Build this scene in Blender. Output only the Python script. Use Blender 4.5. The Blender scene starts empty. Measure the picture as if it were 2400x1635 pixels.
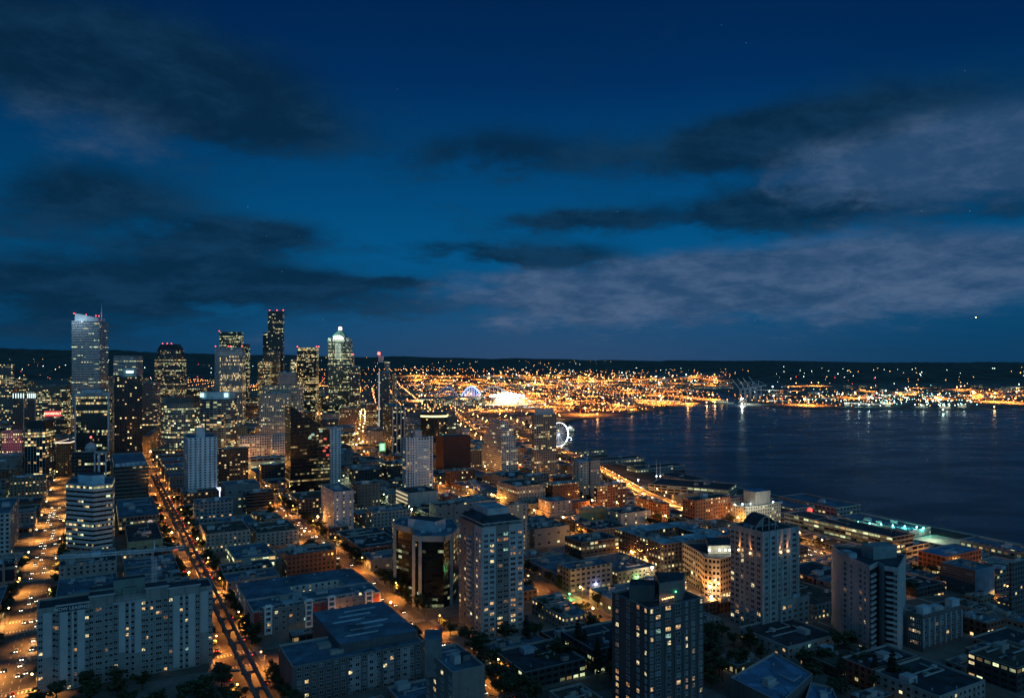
import bpy, math, random
import numpy as np
R = random.Random(11)
NR = np.random.RandomState(5)
sc = bpy.context.scene
COL = sc.collection
# ------------------------------------------------------------------ camera, world, exposure
F, HC, YH, CX = 1763.0, 195.0, 841.0, 1200.0      # focal length in source px, camera height, horizon row, centre column
cam_d = bpy.data.cameras.new('camera'); cam = bpy.data.objects.new('camera', cam_d); COL.objects.link(cam)
cam.location = (0, 0, HC); cam.rotation_euler = (math.pi/2, 0, 0)
cam_d.sensor_width = 36; cam_d.lens = F/2400*36; cam_d.shift_y = (YH-817.5)/2400
cam_d.clip_start = 1; cam_d.clip_end = 60000
sc.camera = cam
sc.view_settings.view_transform = 'Standard'; sc.view_settings.look = 'None'
sc.view_settings.exposure = 0; sc.view_settings.gamma = 1
sc.render.resolution_x = 1024; sc.render.resolution_y = 697
cy = sc.cycles
cy.max_bounces = 4; cy.diffuse_bounces = 2; cy.glossy_bounces = 2; cy.transmission_bounces = 2
cy.sample_clamp_indirect = 1.5; cy.sample_clamp_direct = 0; cy.caustics_reflective = False; cy.caustics_refractive = False
cy.use_denoising = True; cy.use_light_tree = True; cy.light_sampling_threshold = 0.01

class NT:
    def __init__(s, nt): s.nt = nt; s.n = nt.nodes; s.l = nt.links
    def node(s, t, **k):
        n = s.n.new(t)
        for a, b in k.items(): setattr(n, a, b)
        return n
    def put(s, sock, v):
        if isinstance(v, bpy.types.NodeSocket): s.l.new(v, sock)
        else: sock.default_value = v
    def m(s, op, a, b=None, c=None, clamp=False):
        n = s.n.new('ShaderNodeMath'); n.operation = op; n.use_clamp = clamp
        s.put(n.inputs[0], a)
        if b is not None: s.put(n.inputs[1], b)
        if c is not None: s.put(n.inputs[2], c)
        return n.outputs[0]
    def mix(s, f, a, b):
        n = s.n.new('ShaderNodeMix'); n.data_type = 'RGBA'
        s.put(n.inputs[0], f); s.put(n.inputs[6], c4(a)); s.put(n.inputs[7], c4(b)); return n.outputs[2]
    def rng(s, v, a, b, c, d):
        n = s.n.new('ShaderNodeMapRange'); n.interpolation_type = 'SMOOTHSTEP'
        s.put(n.inputs[0], v)
        for i, q in enumerate((a, b, c, d)): n.inputs[i+1].default_value = q
        return n.outputs[0]
    def noise(s, vec, scale, detail=3, rough=.5, dist=0):
        n = s.n.new('ShaderNodeTexNoise'); s.put(n.inputs['Vector'], vec) if vec is not None else None
        n.inputs['Scale'].default_value = scale; n.inputs['Detail'].default_value = detail
        n.inputs['Roughness'].default_value = rough; n.inputs['Distortion'].default_value = dist
        return n.outputs[0]
    def comb(s, x, y, z=0.0):
        n = s.n.new('ShaderNodeCombineXYZ'); s.put(n.inputs[0], x); s.put(n.inputs[1], y); s.put(n.inputs[2], z); return n.outputs[0]
    def white(s, vec):
        n = s.n.new('ShaderNodeTexWhiteNoise'); s.put(n.inputs[0], vec); return n.outputs[0]
def c4(c):
    if isinstance(c, bpy.types.NodeSocket): return c
    return tuple(c) + (1,) if len(c) == 3 else c

def build_world():
    w = bpy.data.worlds.new('World'); sc.world = w; w.use_nodes = True
    w.node_tree.nodes.clear(); t = NT(w.node_tree)
    tc = t.node('ShaderNodeTexCoord'); sp = t.node('ShaderNodeSeparateXYZ'); t.l.new(tc.outputs['Generated'], sp.inputs[0])
    x, y, z = sp.outputs
    el = t.m('ARCSINE', z); az = t.m('ARCTAN2', x, y)
    r = t.node('ShaderNodeValToRGB'); t.l.new(t.m('MULTIPLY_ADD', el, 1/1.6, 0.05, clamp=True), r.inputs[0])
    def E(deg): return math.radians(deg)/1.6+.05
    stops = [(E(-4), (.004, .02, .05)), (E(0), (.0045, .052, .135)), (E(4), (.0022, .074, .190)), (E(8), (.0010, .084, .228)), (E(14), (.0006, .055, .168)),
             (E(20), (.0004, .0265, .110)), (E(27), (.0003, .0165, .070)), (E(45), (.002, .045, .105)), (E(85), (.002, .048, .11))]
    cr = r.color_ramp
    while len(cr.elements) < len(stops): cr.elements.new(.5)
    for e, (p, c) in zip(cr.elements, stops): e.position = p; e.color = c4(c)
    base = r.outputs[0]
    azf = t.rng(az, -.62, -.15, .78, 1.0); azr = t.rng(az, .25, .6, 1.0, .85)
    mul = t.node('ShaderNodeVectorMath', operation='SCALE'); t.l.new(base, mul.inputs[0]); t.l.new(t.m('MULTIPLY', azf, azr), mul.inputs[3])
    base = mul.outputs[0]
    # clouds live in the sky's own azimuth / elevation
    zz = t.m('ADD', t.m('MAXIMUM', z, 0.0), .24)
    v = t.comb(t.m('DIVIDE', x, zz), t.m('DIVIDE', y, zz), 0.0)      # a flat cloud deck overhead
    n1 = t.noise(v, .85, 10, .66, .25); n2 = t.noise(v, 3.0, 9, .68, .2)
    nn = t.m('ADD', t.m('MULTIPLY', n1, .62), t.m('MULTIPLY', n2, .38))
    azw = t.m('ADD', az, t.m('MULTIPLY', t.m('SUBTRACT', n1, .5), .30)); elw = t.m('ADD', el, t.m('MULTIPLY', t.m('SUBTRACT', n2, .5), .06))
    def blob(px, py, rx, ry, wgt):
        px *= 1.0327; py *= 1.0327
        a = math.atan((px-CX)/F); e = math.atan((YH-py)/math.hypot(F, px-CX))
        dx = t.m('DIVIDE', t.m('SUBTRACT', azw, a), rx*1.03/F); dy = t.m('DIVIDE', t.m('SUBTRACT', elw, e), ry*1.03/F)
        q = t.m('ADD', t.m('MULTIPLY', dx, dx), t.m('MULTIPLY', dy, dy))
        return t.m('MULTIPLY', t.m('POWER', 2.718, t.m('MULTIPLY', q, -1.0)), wgt)
    def total(bl):
        s = None
        for b in bl:
            g = blob(*b); s = g if s is None else t.m('ADD', s, g)
        return s
    dark = total([(120, 110, 420, 120, .95), (420, 200, 330, 95, .85), (580, 300, 210, 55, .85), (60, 470, 330, 95, .85), (250, 420, 200, 60, .5), (590, 530, 150, 34, 1.3), (480, 575, 150, 28, .7), (250, 650, 430, 55, 1.05), (650, 640, 240, 38, .8),
                  (1150, 350, 220, 52, .95), (1620, 350, 200, 55, 1.25), (1800, 300, 220, 60, .9), (2050, 240, 300, 75, .8), (1300, 498, 130, 24, 1.1), (1620, 495, 270, 44, 1.1), (1830, 458, 220, 42, 1.1), (1120, 575, 210, 32, 1.15), (1300, 590, 200, 28, .7),
                  (2250, 440, 150, 60, .7), (2170, 500, 200, 36, .5), (900, 640, 120, 14, .7), (1000, 695, 350, 34, .5), (60, 740, 320, 60, .6)])
    light = total([(2130, 370, 270, 75, 1.7), (2270, 330, 170, 70, .9), (1650, 640, 430, 60, 1.2), (1950, 620, 330, 62, .95), (1330, 665, 300, 50, .8), (1500, 735, 560, 40, .3), (2150, 600, 260, 60, .6), (1800, 595, 200, 20, .5), (210, 290, 230, 70, .5), (640, 785, 120, 40, .3)])
    dm = t.rng(t.m('ADD', dark, t.m('MULTIPLY', t.m('SUBTRACT', nn, .5), 4.0)), .15, 1.05, 0, .9)
    lm = t.rng(t.m('ADD', light, t.m('MULTIPLY', t.m('SUBTRACT', nn, .5), 3.6)), .0, 1.02, 0, .95)
    up = t.rng(el, -.01, .03, 0, 1)
    lm = t.m('MULTIPLY', t.m('MULTIPLY', lm, t.rng(light, .03, .4, 0, 1)), up); dm = t.m('MULTIPLY', dm, up)
    c = t.mix(dm, base, t.mix(t.rng(n2, .4, .65, 0, 1), (.0025, .019, .047), (.006, .036, .085)))
    n3 = t.noise(v, 4.5, 9, .70, .2)
    lc = t.mix(t.rng(t.m('ADD', t.m('MULTIPLY', n3, .55), t.m('MULTIPLY', n1, .45)), .40, .64, 0, 1), (.020, .066, .150), (.072, .128, .235))
    c = t.mix(lm, c, lc)
    # city glow on the air low over the lit flats
    ga = t.m('DIVIDE', t.m('SUBTRACT', az, .06), .30); ge_ = t.m('DIVIDE', el, .055)
    gw = t.m('POWER', 2.718, t.m('MULTIPLY', t.m('ADD', t.m('MULTIPLY', ga, ga), t.m('MULTIPLY', ge_, ge_)), -1.0))
    gv = t.node('ShaderNodeVectorMath', operation='SCALE'); gv.inputs[0].default_value = (.020, .014, .014); t.l.new(gw, gv.inputs[3])
    gq = t.node('ShaderNodeVectorMath', operation='ADD'); t.l.new(c, gq.inputs[0]); t.l.new(gv.outputs[0], gq.inputs[1]); c = gq.outputs[0]
    # a few faint stars
    vo = t.node('ShaderNodeTexVoronoi'); vo.inputs['Scale'].default_value = 55
    t.l.new(tc.outputs['Generated'], vo.inputs['Vector'])
    st = t.m('MULTIPLY', t.m('LESS_THAN', vo.outputs[0], .022), t.m('GREATER_THAN', t.white(vo.outputs[2] if False else vo.outputs['Position']), .72))
    c2 = t.node('ShaderNodeVectorMath', operation='MULTIPLY_ADD'); t.put(c2.inputs[0], t.comb(st, st, st)); c2.inputs[1].default_value = (.16, .22, .30); t.l.new(c, c2.inputs[2])
    c = c2.outputs[0]
    # the afterglow in the north-west, behind the camera
    dn = t.node('ShaderNodeVectorMath', operation='DOT_PRODUCT'); t.l.new(tc.outputs['Generated'], dn.inputs[0]); dn.inputs[1].default_value = (.38, -.91, .16)
    gl = t.m('MULTIPLY', t.m('POWER', t.m('MAXIMUM', dn.outputs['Value'], 0.0), 2.5), 1.0)
    gc = t.node('ShaderNodeVectorMath', operation='SCALE'); gc.inputs[0].default_value = (.155, .39, .56); t.l.new(gl, gc.inputs[3])
    ad = t.node('ShaderNodeVectorMath', operation='ADD'); t.l.new(c, ad.inputs[0]); t.l.new(gc.outputs[0], ad.inputs[1])
    bg = t.node('ShaderNodeBackground'); t.l.new(ad.outputs[0], bg.inputs[0]); bg.inputs[1].default_value = 1.0
    o = t.node('ShaderNodeOutputWorld'); t.l.new(bg.outputs[0], o.inputs[0])
    w.cycles.sampling_method = 'MANUAL'; w.cycles.sample_map_resolution = 512
build_world()

# ------------------------------------------------------------------ materials
MATS = {}
def principled(name):
    m = bpy.data.materials.new(name); m.use_nodes = True; m.node_tree.nodes.clear(); t = NT(m.node_tree)
    b = t.node('ShaderNodeBsdfPrincipled'); o = t.node('ShaderNodeOutputMaterial'); t.l.new(b.outputs[0], o.inputs[0])
    return m, t, b
def mat(name, col, rough=.8, var=.25, scale=.15, metal=0, bump=0):
    roofy = 'roof' in name or 'membrane' in name
    if name in MATS: return MATS[name]
    m, t, b = principled(name)
    tc = t.node('ShaderNodeTexCoord'); n = t.noise(tc.outputs['Object'], scale, 5, .65); n2 = t.noise(tc.outputs['Object'], scale*9, 3, .6)
    f = t.m('ADD', t.m('MULTIPLY', n, .7), t.m('MULTIPLY', n2, .3))
    t.l.new(t.mix(t.rng(f, .35, .65, 0, 1), tuple(c*(1-var) for c in col), tuple(min(1, c*(1+var)) for c in col)), b.inputs['Base Color'])
    if roofy:
        vo = t.node('ShaderNodeTexVoronoi'); vo.inputs['Scale'].default_value = .11; vo.distance = 'CHEBYCHEV'; t.l.new(tc.outputs['Object'], vo.inputs['Vector'])
        hs = t.node('ShaderNodeHueSaturation'); src = b.inputs['Base Color'].links[0].from_socket; t.l.new(src, hs.inputs['Color']); t.l.new(t.m('MULTIPLY_ADD', t.white(vo.outputs['Position']), .75, .6), hs.inputs['Value']); t.l.new(hs.outputs[0], b.inputs['Base Color'])
    b.inputs['Roughness'].default_value = rough; b.inputs['Metallic'].default_value = metal
    if bump:
        bp = t.node('ShaderNodeBump'); bp.inputs['Strength'].default_value = bump; t.l.new(n2, bp.inputs['Height']); t.l.new(bp.outputs[0], b.inputs['Normal'])
    MATS[name] = m; return m
def glow(name, col, s):
    if name in MATS: return MATS[name]
    m, t, b = principled(name)
    b.inputs['Base Color'].default_value = (.3, .3, .3, 1); b.inputs['Emission Color'].default_value = c4(col); b.inputs['Emission Strength'].default_value = s
    m.cycles.emission_sampling = 'NONE'; MATS[name] = m; return m
def pane(name, col, s):
    """a lit room behind a window: brightness varies within and between windows"""
    if name in MATS: return MATS[name]
    m, t, b = principled(name)
    tc = t.node('ShaderNodeTexCoord'); oi = t.node('ShaderNodeObjectInfo')
    ad = t.node('ShaderNodeVectorMath', operation='ADD'); t.l.new(tc.outputs['Object'], ad.inputs[0]); t.l.new(oi.outputs['Location'], ad.inputs[1])
    n = t.noise(ad.outputs[0], 1.0, 2)
    b.inputs['Base Color'].default_value = (.05, .05, .05, 1); b.inputs['Emission Color'].default_value = c4(col)
    t.l.new(t.rng(n, .40, .60, s*.12, s*1.35), b.inputs['Emission Strength'])
    m.cycles.emission_sampling = 'NONE'; MATS[name] = m; return m
def facade(name, wall, glass=(.012, .018, .024), bay=3.0, fl=3.4, wx=.6, wy=.5, lit=.15, row=.05, warm=.7, s=1.6, cluster=.5, rough=.75, grough=.12, shop=0, fin=None):
    """wall with a grid of window openings; UV is metres along the wall / metres up"""
    if name in MATS: return MATS[name]
    if wx > .3: row, lit = row*1.9, lit*.78
    m, t, b = principled(name)
    uv = t.node('ShaderNodeUVMap'); sp = t.node('ShaderNodeSeparateXYZ'); t.l.new(uv.outputs[0], sp.inputs[0])
    u = t.m('DIVIDE', sp.outputs[0], bay); v = t.m('DIVIDE', sp.outputs[1], fl)
    cu, cv, fu, fv = t.m('FLOOR', u), t.m('FLOOR', v), t.m('FRACT', u), t.m('FRACT', v)
    ix = t.m('LESS_THAN', t.m('ABSOLUTE', t.m('SUBTRACT', fu, .5)), wx/2); iy = t.m('LESS_THAN', t.m('ABSOLUTE', t.m('SUBTRACT', fv, .45)), wy/2)
    ins = t.m('MULTIPLY', ix, iy)
    ins = t.m('MULTIPLY', ins, t.m('GREATER_THAN', sp.outputs[1], 0.0))
    oi = t.node('ShaderNodeObjectInfo'); rd = t.m('MULTIPLY', oi.outputs['Random'], 97.0)
    r1 = t.white(t.comb(cu, cv, rd)); r2 = t.white(t.comb(cu, cv, t.m('ADD', rd, 13.3))); r3 = t.white(t.comb(cv, 7.7, rd))
    r4 = t.white(t.comb(t.m('FLOOR', t.m('DIVIDE', u, 4.0)), cv, t.m('ADD', rd, 5.1)))
    rowon = t.m('LESS_THAN', r3, row); clus = t.m('LESS_THAN', r4, lit*1.3)
    p = t.m('MAXIMUM', t.m('MULTIPLY', rowon, .82), t.m('ADD', t.m('MULTIPLY', clus, cluster), lit*(1-cluster)*1.0))
    p = t.m('MULTIPLY', p, t.m('MULTIPLY_ADD', t.m('POWER', t.white(t.comb(cv, 3.3, t.m('ADD', rd, 2.2))), 1.6), 2.1, .25))
    if shop: p = t.m('MAXIMUM', p, t.m('MULTIPLY', t.m('LESS_THAN', cv, .5), t.m('MULTIPLY', t.m('LESS_THAN', r4, .5), shop*1.9)))
    on = t.m('LESS_THAN', r1, p)
    nz = t.white(t.comb(t.m('FLOOR', t.m('MULTIPLY', u, 3.0)), t.m('FLOOR', t.m('MULTIPLY', v, 3.0)), rd))
    br = t.m('MULTIPLY', t.m('ADD', t.m('MULTIPLY', t.m('POWER', r2, 2.2), 1.4), .12), t.m('ADD', t.m('MULTIPLY', nz, .7), .5))
    em = t.m('MULTIPLY', t.m('MULTIPLY', on, ins), t.m('MULTIPLY', br, s*.88))
    hue = t.white(t.comb(cu, cv, t.m('ADD', rd, 31.0)))
    wc = t.mix(t.m('LESS_THAN', hue, warm), (.86, .95, .50), (1.0, .62, .24)); wc = t.mix(t.m('LESS_THAN', hue, warm*.45), wc, (1.0, .80, .38))
    tc = t.node('ShaderNodeTexCoord'); nn = t.noise(tc.outputs['Object'], .06, 5, .65); n2 = t.noise(tc.outputs['Object'], .7, 3, .6)
    f = t.m('ADD', t.m('MULTIPLY', nn, .6), t.m('MULTIPLY', n2, .4))
    wl = t.mix(t.rng(f, .35, .65, 0, 1), tuple(c*.8 for c in wall), tuple(c*1.18 for c in wall))
    stk = t.noise(t.comb(t.m('MULTIPLY', sp.outputs[0], .55), t.m('MULTIPLY', sp.outputs[1], .035), rd), 1.0, 4, .6)
    wl = t.mix(t.rng(stk, .48, .70, 0, .55), wl, tuple(c*.45 for c in wall))
    # slab joint line
    wl = t.mix(t.m('MULTIPLY', t.m('LESS_THAN', fv, .05), .35), wl, tuple(c*.5 for c in wall))
    if fin: wl = t.mix(t.m('LESS_THAN', t.m('ABSOLUTE', t.m('SUBTRACT', fu, .5)), .5-.5*fin[0]), fin[1], wl)
    gv = t.mix(t.rng(r2, 0, 1, 0, 1), tuple(c*.5 for c in glass), tuple(c*1.8 for c in glass))
    t.l.new(t.mix(ins, wl, gv), b.inputs['Base Color'])
    t.l.new(t.m('ADD', t.m('MULTIPLY', ins, grough-rough), rough), b.inputs['Roughness'])
    t.l.new(wc, b.inputs['Emission Color']); t.l.new(em, b.inputs['Emission Strength'])
    bp = t.node('ShaderNodeBump'); bp.inputs['Strength'].default_value = .6; bp.inputs['Distance'].default_value = .3
    t.l.new(t.m('SUBTRACT', 1.0, ins), bp.inputs['Height']); t.l.new(bp.outputs[0], b.inputs['Normal'])
    m.cycles.emission_sampling = 'NONE'; MATS[name] = m; return m

ROOF_D = mat('roof_dark', (.030, .045, .062), .9, .35, .12); ROOF_B = mat('roof_grey_membrane', (.085, .155, .225), .75, .3, .1)
ROOF_L = mat('roof_pale', (.30, .42, .50), .7, .25, .12); CONC = mat('concrete', (.30, .30, .28), .85, .2, .2); CONC_D = mat('dark_concrete', (.12, .125, .13), .9, .25)
METAL = mat('painted_metal', (.38, .40, .42), .5, .15, .3); STEEL = mat('steel', (.20, .21, .22), .45, .15, .5, .6); BLACK = mat('black_paint', (.02, .02, .022), .5, .2)
WHITE = mat('white_paint', (.70, .72, .72), .6, .1); BRICK = mat('brick_wall', (.22, .085, .05), .9, .3, .3); REDW = mat('red_wall', (.30, .035, .025), .8, .25)
ASPH = mat('asphalt', (.12, .105, .09), .75, .3, .08, bump=.1); PAVE = mat('pavement_concrete', (.17, .165, .155), .85, .25, .15); MARK = mat('road_marking', (.55, .53, .46), .7, .35, 1.2)
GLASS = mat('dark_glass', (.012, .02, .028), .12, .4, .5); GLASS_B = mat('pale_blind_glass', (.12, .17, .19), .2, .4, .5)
PW = [pane('room_warm', (1, .60, .24), .8), pane('room_yellow', (1, .80, .38), 1.15), pane('room_amber', (1, .42, .13), .5), pane('room_cool', (.6, 1, .75), .55), pane('room_dim', (1, .55, .24), .16)]
SOD = glow('sodium_lamp', (1, .46, .12), 14); WHT = glow('white_lamp', (.9, 1, .75), 14); TEAL = glow('teal_lamp', (.25, 1, .85), 22); RED = glow('red_beacon', (1, .05, .04), 9)
SOD2 = glow('bright_sodium_lamp', (1, .56, .19), 22); GRN = glow('green_lamp', (.1, 1, .3), 10); BLU = glow('blue_lamp', (.25, .4, 1), 12)
LEAF = mat('leaves', (.035, .055, .022), .8, .5, .5); LEAF2 = mat('dark_needles', (.02, .035, .02), .85, .4, .5); BARK = mat('bark', (.06, .045, .03), .9, .3, 1)
HEAD = glow('headlamp', (1, .9, .65), 7); TAIL = glow('tail_lamp', (1, .04, .02), 6)

# ------------------------------------------------------------------ ground shape
s_, c_ = math.sin(math.radians(28.9)), math.cos(math.radians(28.9))
U1, V1 = (-s_, c_), (c_, s_)
s2, c2_ = math.sin(math.radians(11)), math.cos(math.radians(11))
U2, V2 = (-s2, c2_), (c2_, s2)
def pq(p, q): return (c_*p - s_*q, s_*p + c_*q)
def topq(x, y): return (c_*x + s_*y, -s_*x + c_*y)
def sst(a, b, x):
    t = np.clip((x-a)/(b-a), 0, 1); return t*t*(3-2*t)
BAY = np.array([pq(838, -900), pq(838, 1300), pq(905, 1500), (120, 2100), (200, 2370), (430, 2640), (667, 3015), (1025, 3657), (1150, 4500), (1230, 4500), (1090, 3657), (960, 3154), (1163, 2880), (1727, 2835), (2052, 3015), (2450, 3080), (4200, 3300), (9000, 2200), (9000, -3000), (1200, -2500)])
def in_bay(x, y):
    x = np.asarray(x, float); y = np.asarray(y, float); ins = np.zeros(x.shape, bool); n = len(BAY)
    for i in range(n):
        x1, y1 = BAY[i]; x2, y2 = BAY[(i+1) % n]
        cnd = ((y1 > y) != (y2 > y)) & (x < (x2-x1)*(y-y1)/((y2-y1) if y2 != y1 else 1e-9)+x1)
        ins ^= cnd
    return ins
def g(x, y):
    x = np.asarray(x, float); y = np.asarray(y, float)
    p = c_*x + s_*y; q = -s_*x + c_*y
    px = CX + F*x/np.maximum(y, 50.)
    south = 1-sst(1900, 2500, y)
    h = 3 + 35*(1-sst(430, 770, p))*(south + (1-south)*(1-sst(700, 900, px))*.6)
    h = h + np.interp(px, [0, 500, 800, 950], [60, 50, 30, 0])*sst(1300, 2300, y)*(1-sst(4000, 5200, y))
    h = h + np.interp(px, [-900, 0, 600, 1100, 1300, 1500, 1700, 1820, 2400, 3300], [100, 105, 100, 95, 60, 12, 10, 105, 125, 125])*sst(5000, 7500, y)*(1-.9*sst(9000, 13000, y))
    rn = 7*np.sin(x/410.)+5*np.sin(x/170.+1.3)+4*np.sin(x/67.+y/90.)+9*np.sin(x/1300.+2)
    h = h + (np.interp(px, [-900, 0, 500, 800, 1000, 1450, 2000, 2400, 3300], [345, 330, 280, 232, 193, 148, 70, 40, 30])+rn)*sst(9500, 14000, y)
    h = h + (rn*.7)*sst(5500, 7500, y)
    return h
def gz(x, y): return float(g(x, y))
def P(px, Y): return ((px-CX)/F*Y, Y)
def zat(py, Y): return HC-(py-YH)/F*Y
_YR = 240*1.004**np.arange(1055)
def hit(px, py, extra=0.0):
    """the point of the ground seen at a pixel of the photograph"""
    zr = HC-(py-YH)/F*_YR; below = np.nonzero(zr < g((px-CX)/F*_YR, _YR)+extra)[0]
    Y = float(_YR[below[0]]) if len(below) else 16000.0
    return (px-CX)/F*Y, Y
def proj(x, y, z): return CX+F*x/y, YH+(HC-z)*F/y

# ------------------------------------------------------------------ mesh helpers
class MB:
    def __init__(s): s.v = []; s.f = []; s.mi = []; s.uv = []; s.mats = []
    def mid(s, m):
        if m not in s.mats: s.mats.append(m)
        return s.mats.index(m)
    def face(s, pts, m, uv=None):
        b = len(s.v); s.v += [tuple(p) for p in pts]; s.f.append(tuple(range(b, b+len(pts)))); s.mi.append(s.mid(m))
        s.uv += list(uv) if uv else [(p[0], p[1]) for p in pts]
    def box(s, c, d, m, yaw=0.0, tm=None):
        """c = centre of the base, d = full sizes"""
        ca, sa = math.cos(yaw), math.sin(yaw); q = []
        for sx, sy in ((-1, -1), (1, -1), (1, 1), (-1, 1)):
            a, b = sx*d[0]/2, sy*d[1]/2; q.append((c[0]+a*ca-b*sa, c[1]+a*sa+b*ca))
        s.prism(q, c[2], c[2]+d[2], m, tm or m)
    def prism(s, pts, z0, z1, m, tm=None, bay=None, fl=None, bottom=False):
        n = len(pts); zt = z1 if isinstance(z1, (list, tuple)) else [z1]*n
        for i in range(n):
            a, b = pts[i], pts[(i+1) % n]; L = math.hypot(b[0]-a[0], b[1]-a[1]); za, zb = zt[i], zt[(i+1) % n]
            if bay: L = max(1, round(L/bay))*bay
            k = 1.0
            if fl and not isinstance(z1, (list, tuple)): k = max(1, round((z1-z0)/fl))*fl/(z1-z0)
            o = i*40*(bay or 1)
            s.face([(a[0], a[1], z0), (b[0], b[1], z0), (b[0], b[1], zb), (a[0], a[1], za)], m, [(o, 0), (o+L, 0), (o+L, (zb-z0)*k), (o, (za-z0)*k)])
        if tm is not False: s.face([(p[0], p[1], z) for p, z in zip(pts, zt)], tm or m)
        if bottom: s.face([(p[0], p[1], z0) for p in reversed(pts)], tm or m)
    def bar(s, a, b, w, m, h=None):
        a = np.array(a, float); b = np.array(b, float); d = b-a; L = np.linalg.norm(d); d /= max(L, 1e-6); h = h or w
        up = np.array((0, 0, 1.)) if abs(d[2]) < .9 else np.array((1., 0, 0))
        r = np.cross(d, up); r /= np.linalg.norm(r); u = np.cross(r, d); cs = []
        for e in (a, b):
            for i, j in ((-1, -1), (1, -1), (1, 1), (-1, 1)): cs.append(tuple(e+r*i*w/2+u*j*h/2))
        for q in ((0, 1, 5, 4), (1, 2, 6, 5), (2, 3, 7, 6), (3, 0, 4, 7), (3, 2, 1, 0), (4, 5, 6, 7)): s.face([cs[i] for i in q], m)
    def ball(s, c, r, m, n=6):
        rings = [[(c[0]+r*math.sin(math.pi*i/4)*math.cos(2*math.pi*j/n), c[1]+r*math.sin(math.pi*i/4)*math.sin(2*math.pi*j/n), c[2]+r*math.cos(math.pi*i/4)) for j in range(n)] for i in range(5)]
        for i in range(4):
            for j in range(n):
                k = (j+1) % n; f = [rings[i][j], rings[i+1][j], rings[i+1][k], rings[i][k]]
                if i == 0: f = [rings[0][0], rings[1][j], rings[1][k]]
                if i == 3: f = [rings[3][j], rings[4][0], rings[3][k]]
                s.face(f, m)
    def cyl(s, c, r0, r1, h, m, n=8, tm=None):
        a = [(c[0]+r0*math.cos(2*math.pi*j/n), c[1]+r0*math.sin(2*math.pi*j/n), c[2]) for j in range(n)]
        b = [(c[0]+r1*math.cos(2*math.pi*j/n), c[1]+r1*math.sin(2*math.pi*j/n), c[2]+h) for j in range(n)]
        for j in range(n): k = (j+1) % n; s.face([a[j], a[k], b[k], b[j]], m)
        s.face(b, tm or m)
    def mesh(s, name, org=(0, 0, 0)):
        me = bpy.data.meshes.new(name); me.from_pydata([(p[0]-org[0], p[1]-org[1], p[2]-org[2]) for p in s.v], [], s.f)
        for m in s.mats: me.materials.append(m)
        me.polygons.foreach_set('material_index', s.mi)
        ul = me.uv_layers.new(name='uv'); ul.data.foreach_set('uv', [q for p in s.uv for q in p]); return me
    def obj(s, name, parent=None, local=False):
        if not s.f: return None
        org = (0, 0, 0) if (parent is None or local) else WORLD[parent.name]
        o = bpy.data.objects.new(name, s.mesh(name, org)); COL.objects.link(o); WORLD[o.name] = org
        if parent is not None: o.parent = parent
        return o
WORLD = {}
def tag(o, label=None, cat=None, group=None, kind=None):
    if label: o['label'] = label
    if cat: o['category'] = cat
    if group: o['group'] = group
    if kind: o['kind'] = kind
    return o
def empty(name, loc, label=None, cat=None, group=None):
    o = bpy.data.objects.new(name, None); COL.objects.link(o); o.location = loc; o.empty_display_size = 1; WORLD[o.name] = tuple(loc)
    return tag(o, label, cat, group)
KIDS = {}
def copy_tree(src, loc=None, rz=None, parent=None):
    c = src.copy(); COL.objects.link(c)
    if parent is not None: c.parent = parent
    if src.name not in KIDS: KIDS[src.name] = [k for k in src.children if k.name.split('.')[0] != 'headlight_beam']
    for ch in KIDS[src.name]: copy_tree(ch, parent=c)
    if loc is not None: c.location = loc
    if rz is not None: c.rotation_euler = (0, 0, rz)
    return c
def inset(pts, d):
    n = len(pts); out = []
    for i in range(n):
        a, b, c = pts[i-1], pts[i], pts[(i+1) % n]
        e1 = (b[0]-a[0], b[1]-a[1]); e2 = (c[0]-b[0], c[1]-b[1]); l1 = math.hypot(*e1); l2 = math.hypot(*e2)
        n1 = (-e1[1]/l1, e1[0]/l1); n2 = (-e2[1]/l2, e2[0]/l2); k = 1+n1[0]*n2[0]+n1[1]*n2[1]
        k = max(k, .3); out.append((b[0]+d*(n1[0]+n2[0])/k, b[1]+d*(n1[1]+n2[1])/k))
    return out
def ccw(pts):
    a = sum(pts[i][0]*pts[(i+1) % len(pts)][1]-pts[(i+1) % len(pts)][0]*pts[i][1] for i in range(len(pts)))
    return pts if a > 0 else pts[::-1]
def light(name, loc, col, power, parent=None, r=.4, spot=None):
    d = bpy.data.lights.new(name, 'SPOT' if spot else 'POINT'); d.energy = power; d.color = col; d.shadow_soft_size = r
    o = bpy.data.objects.new(name, d); COL.objects.link(o)
    if spot:
        d.spot_size = spot[1]; d.spot_blend = .8
        from mathutils import Vector
        o.rotation_euler = Vector(spot[0]).to_track_quat('-Z', 'Y').to_euler()
    if parent is not None:
        o.parent = parent; w = WORLD[parent.name]; loc = (loc[0]-w[0], loc[1]-w[1], loc[2]-w[2])
    o.location = loc; return o

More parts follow.
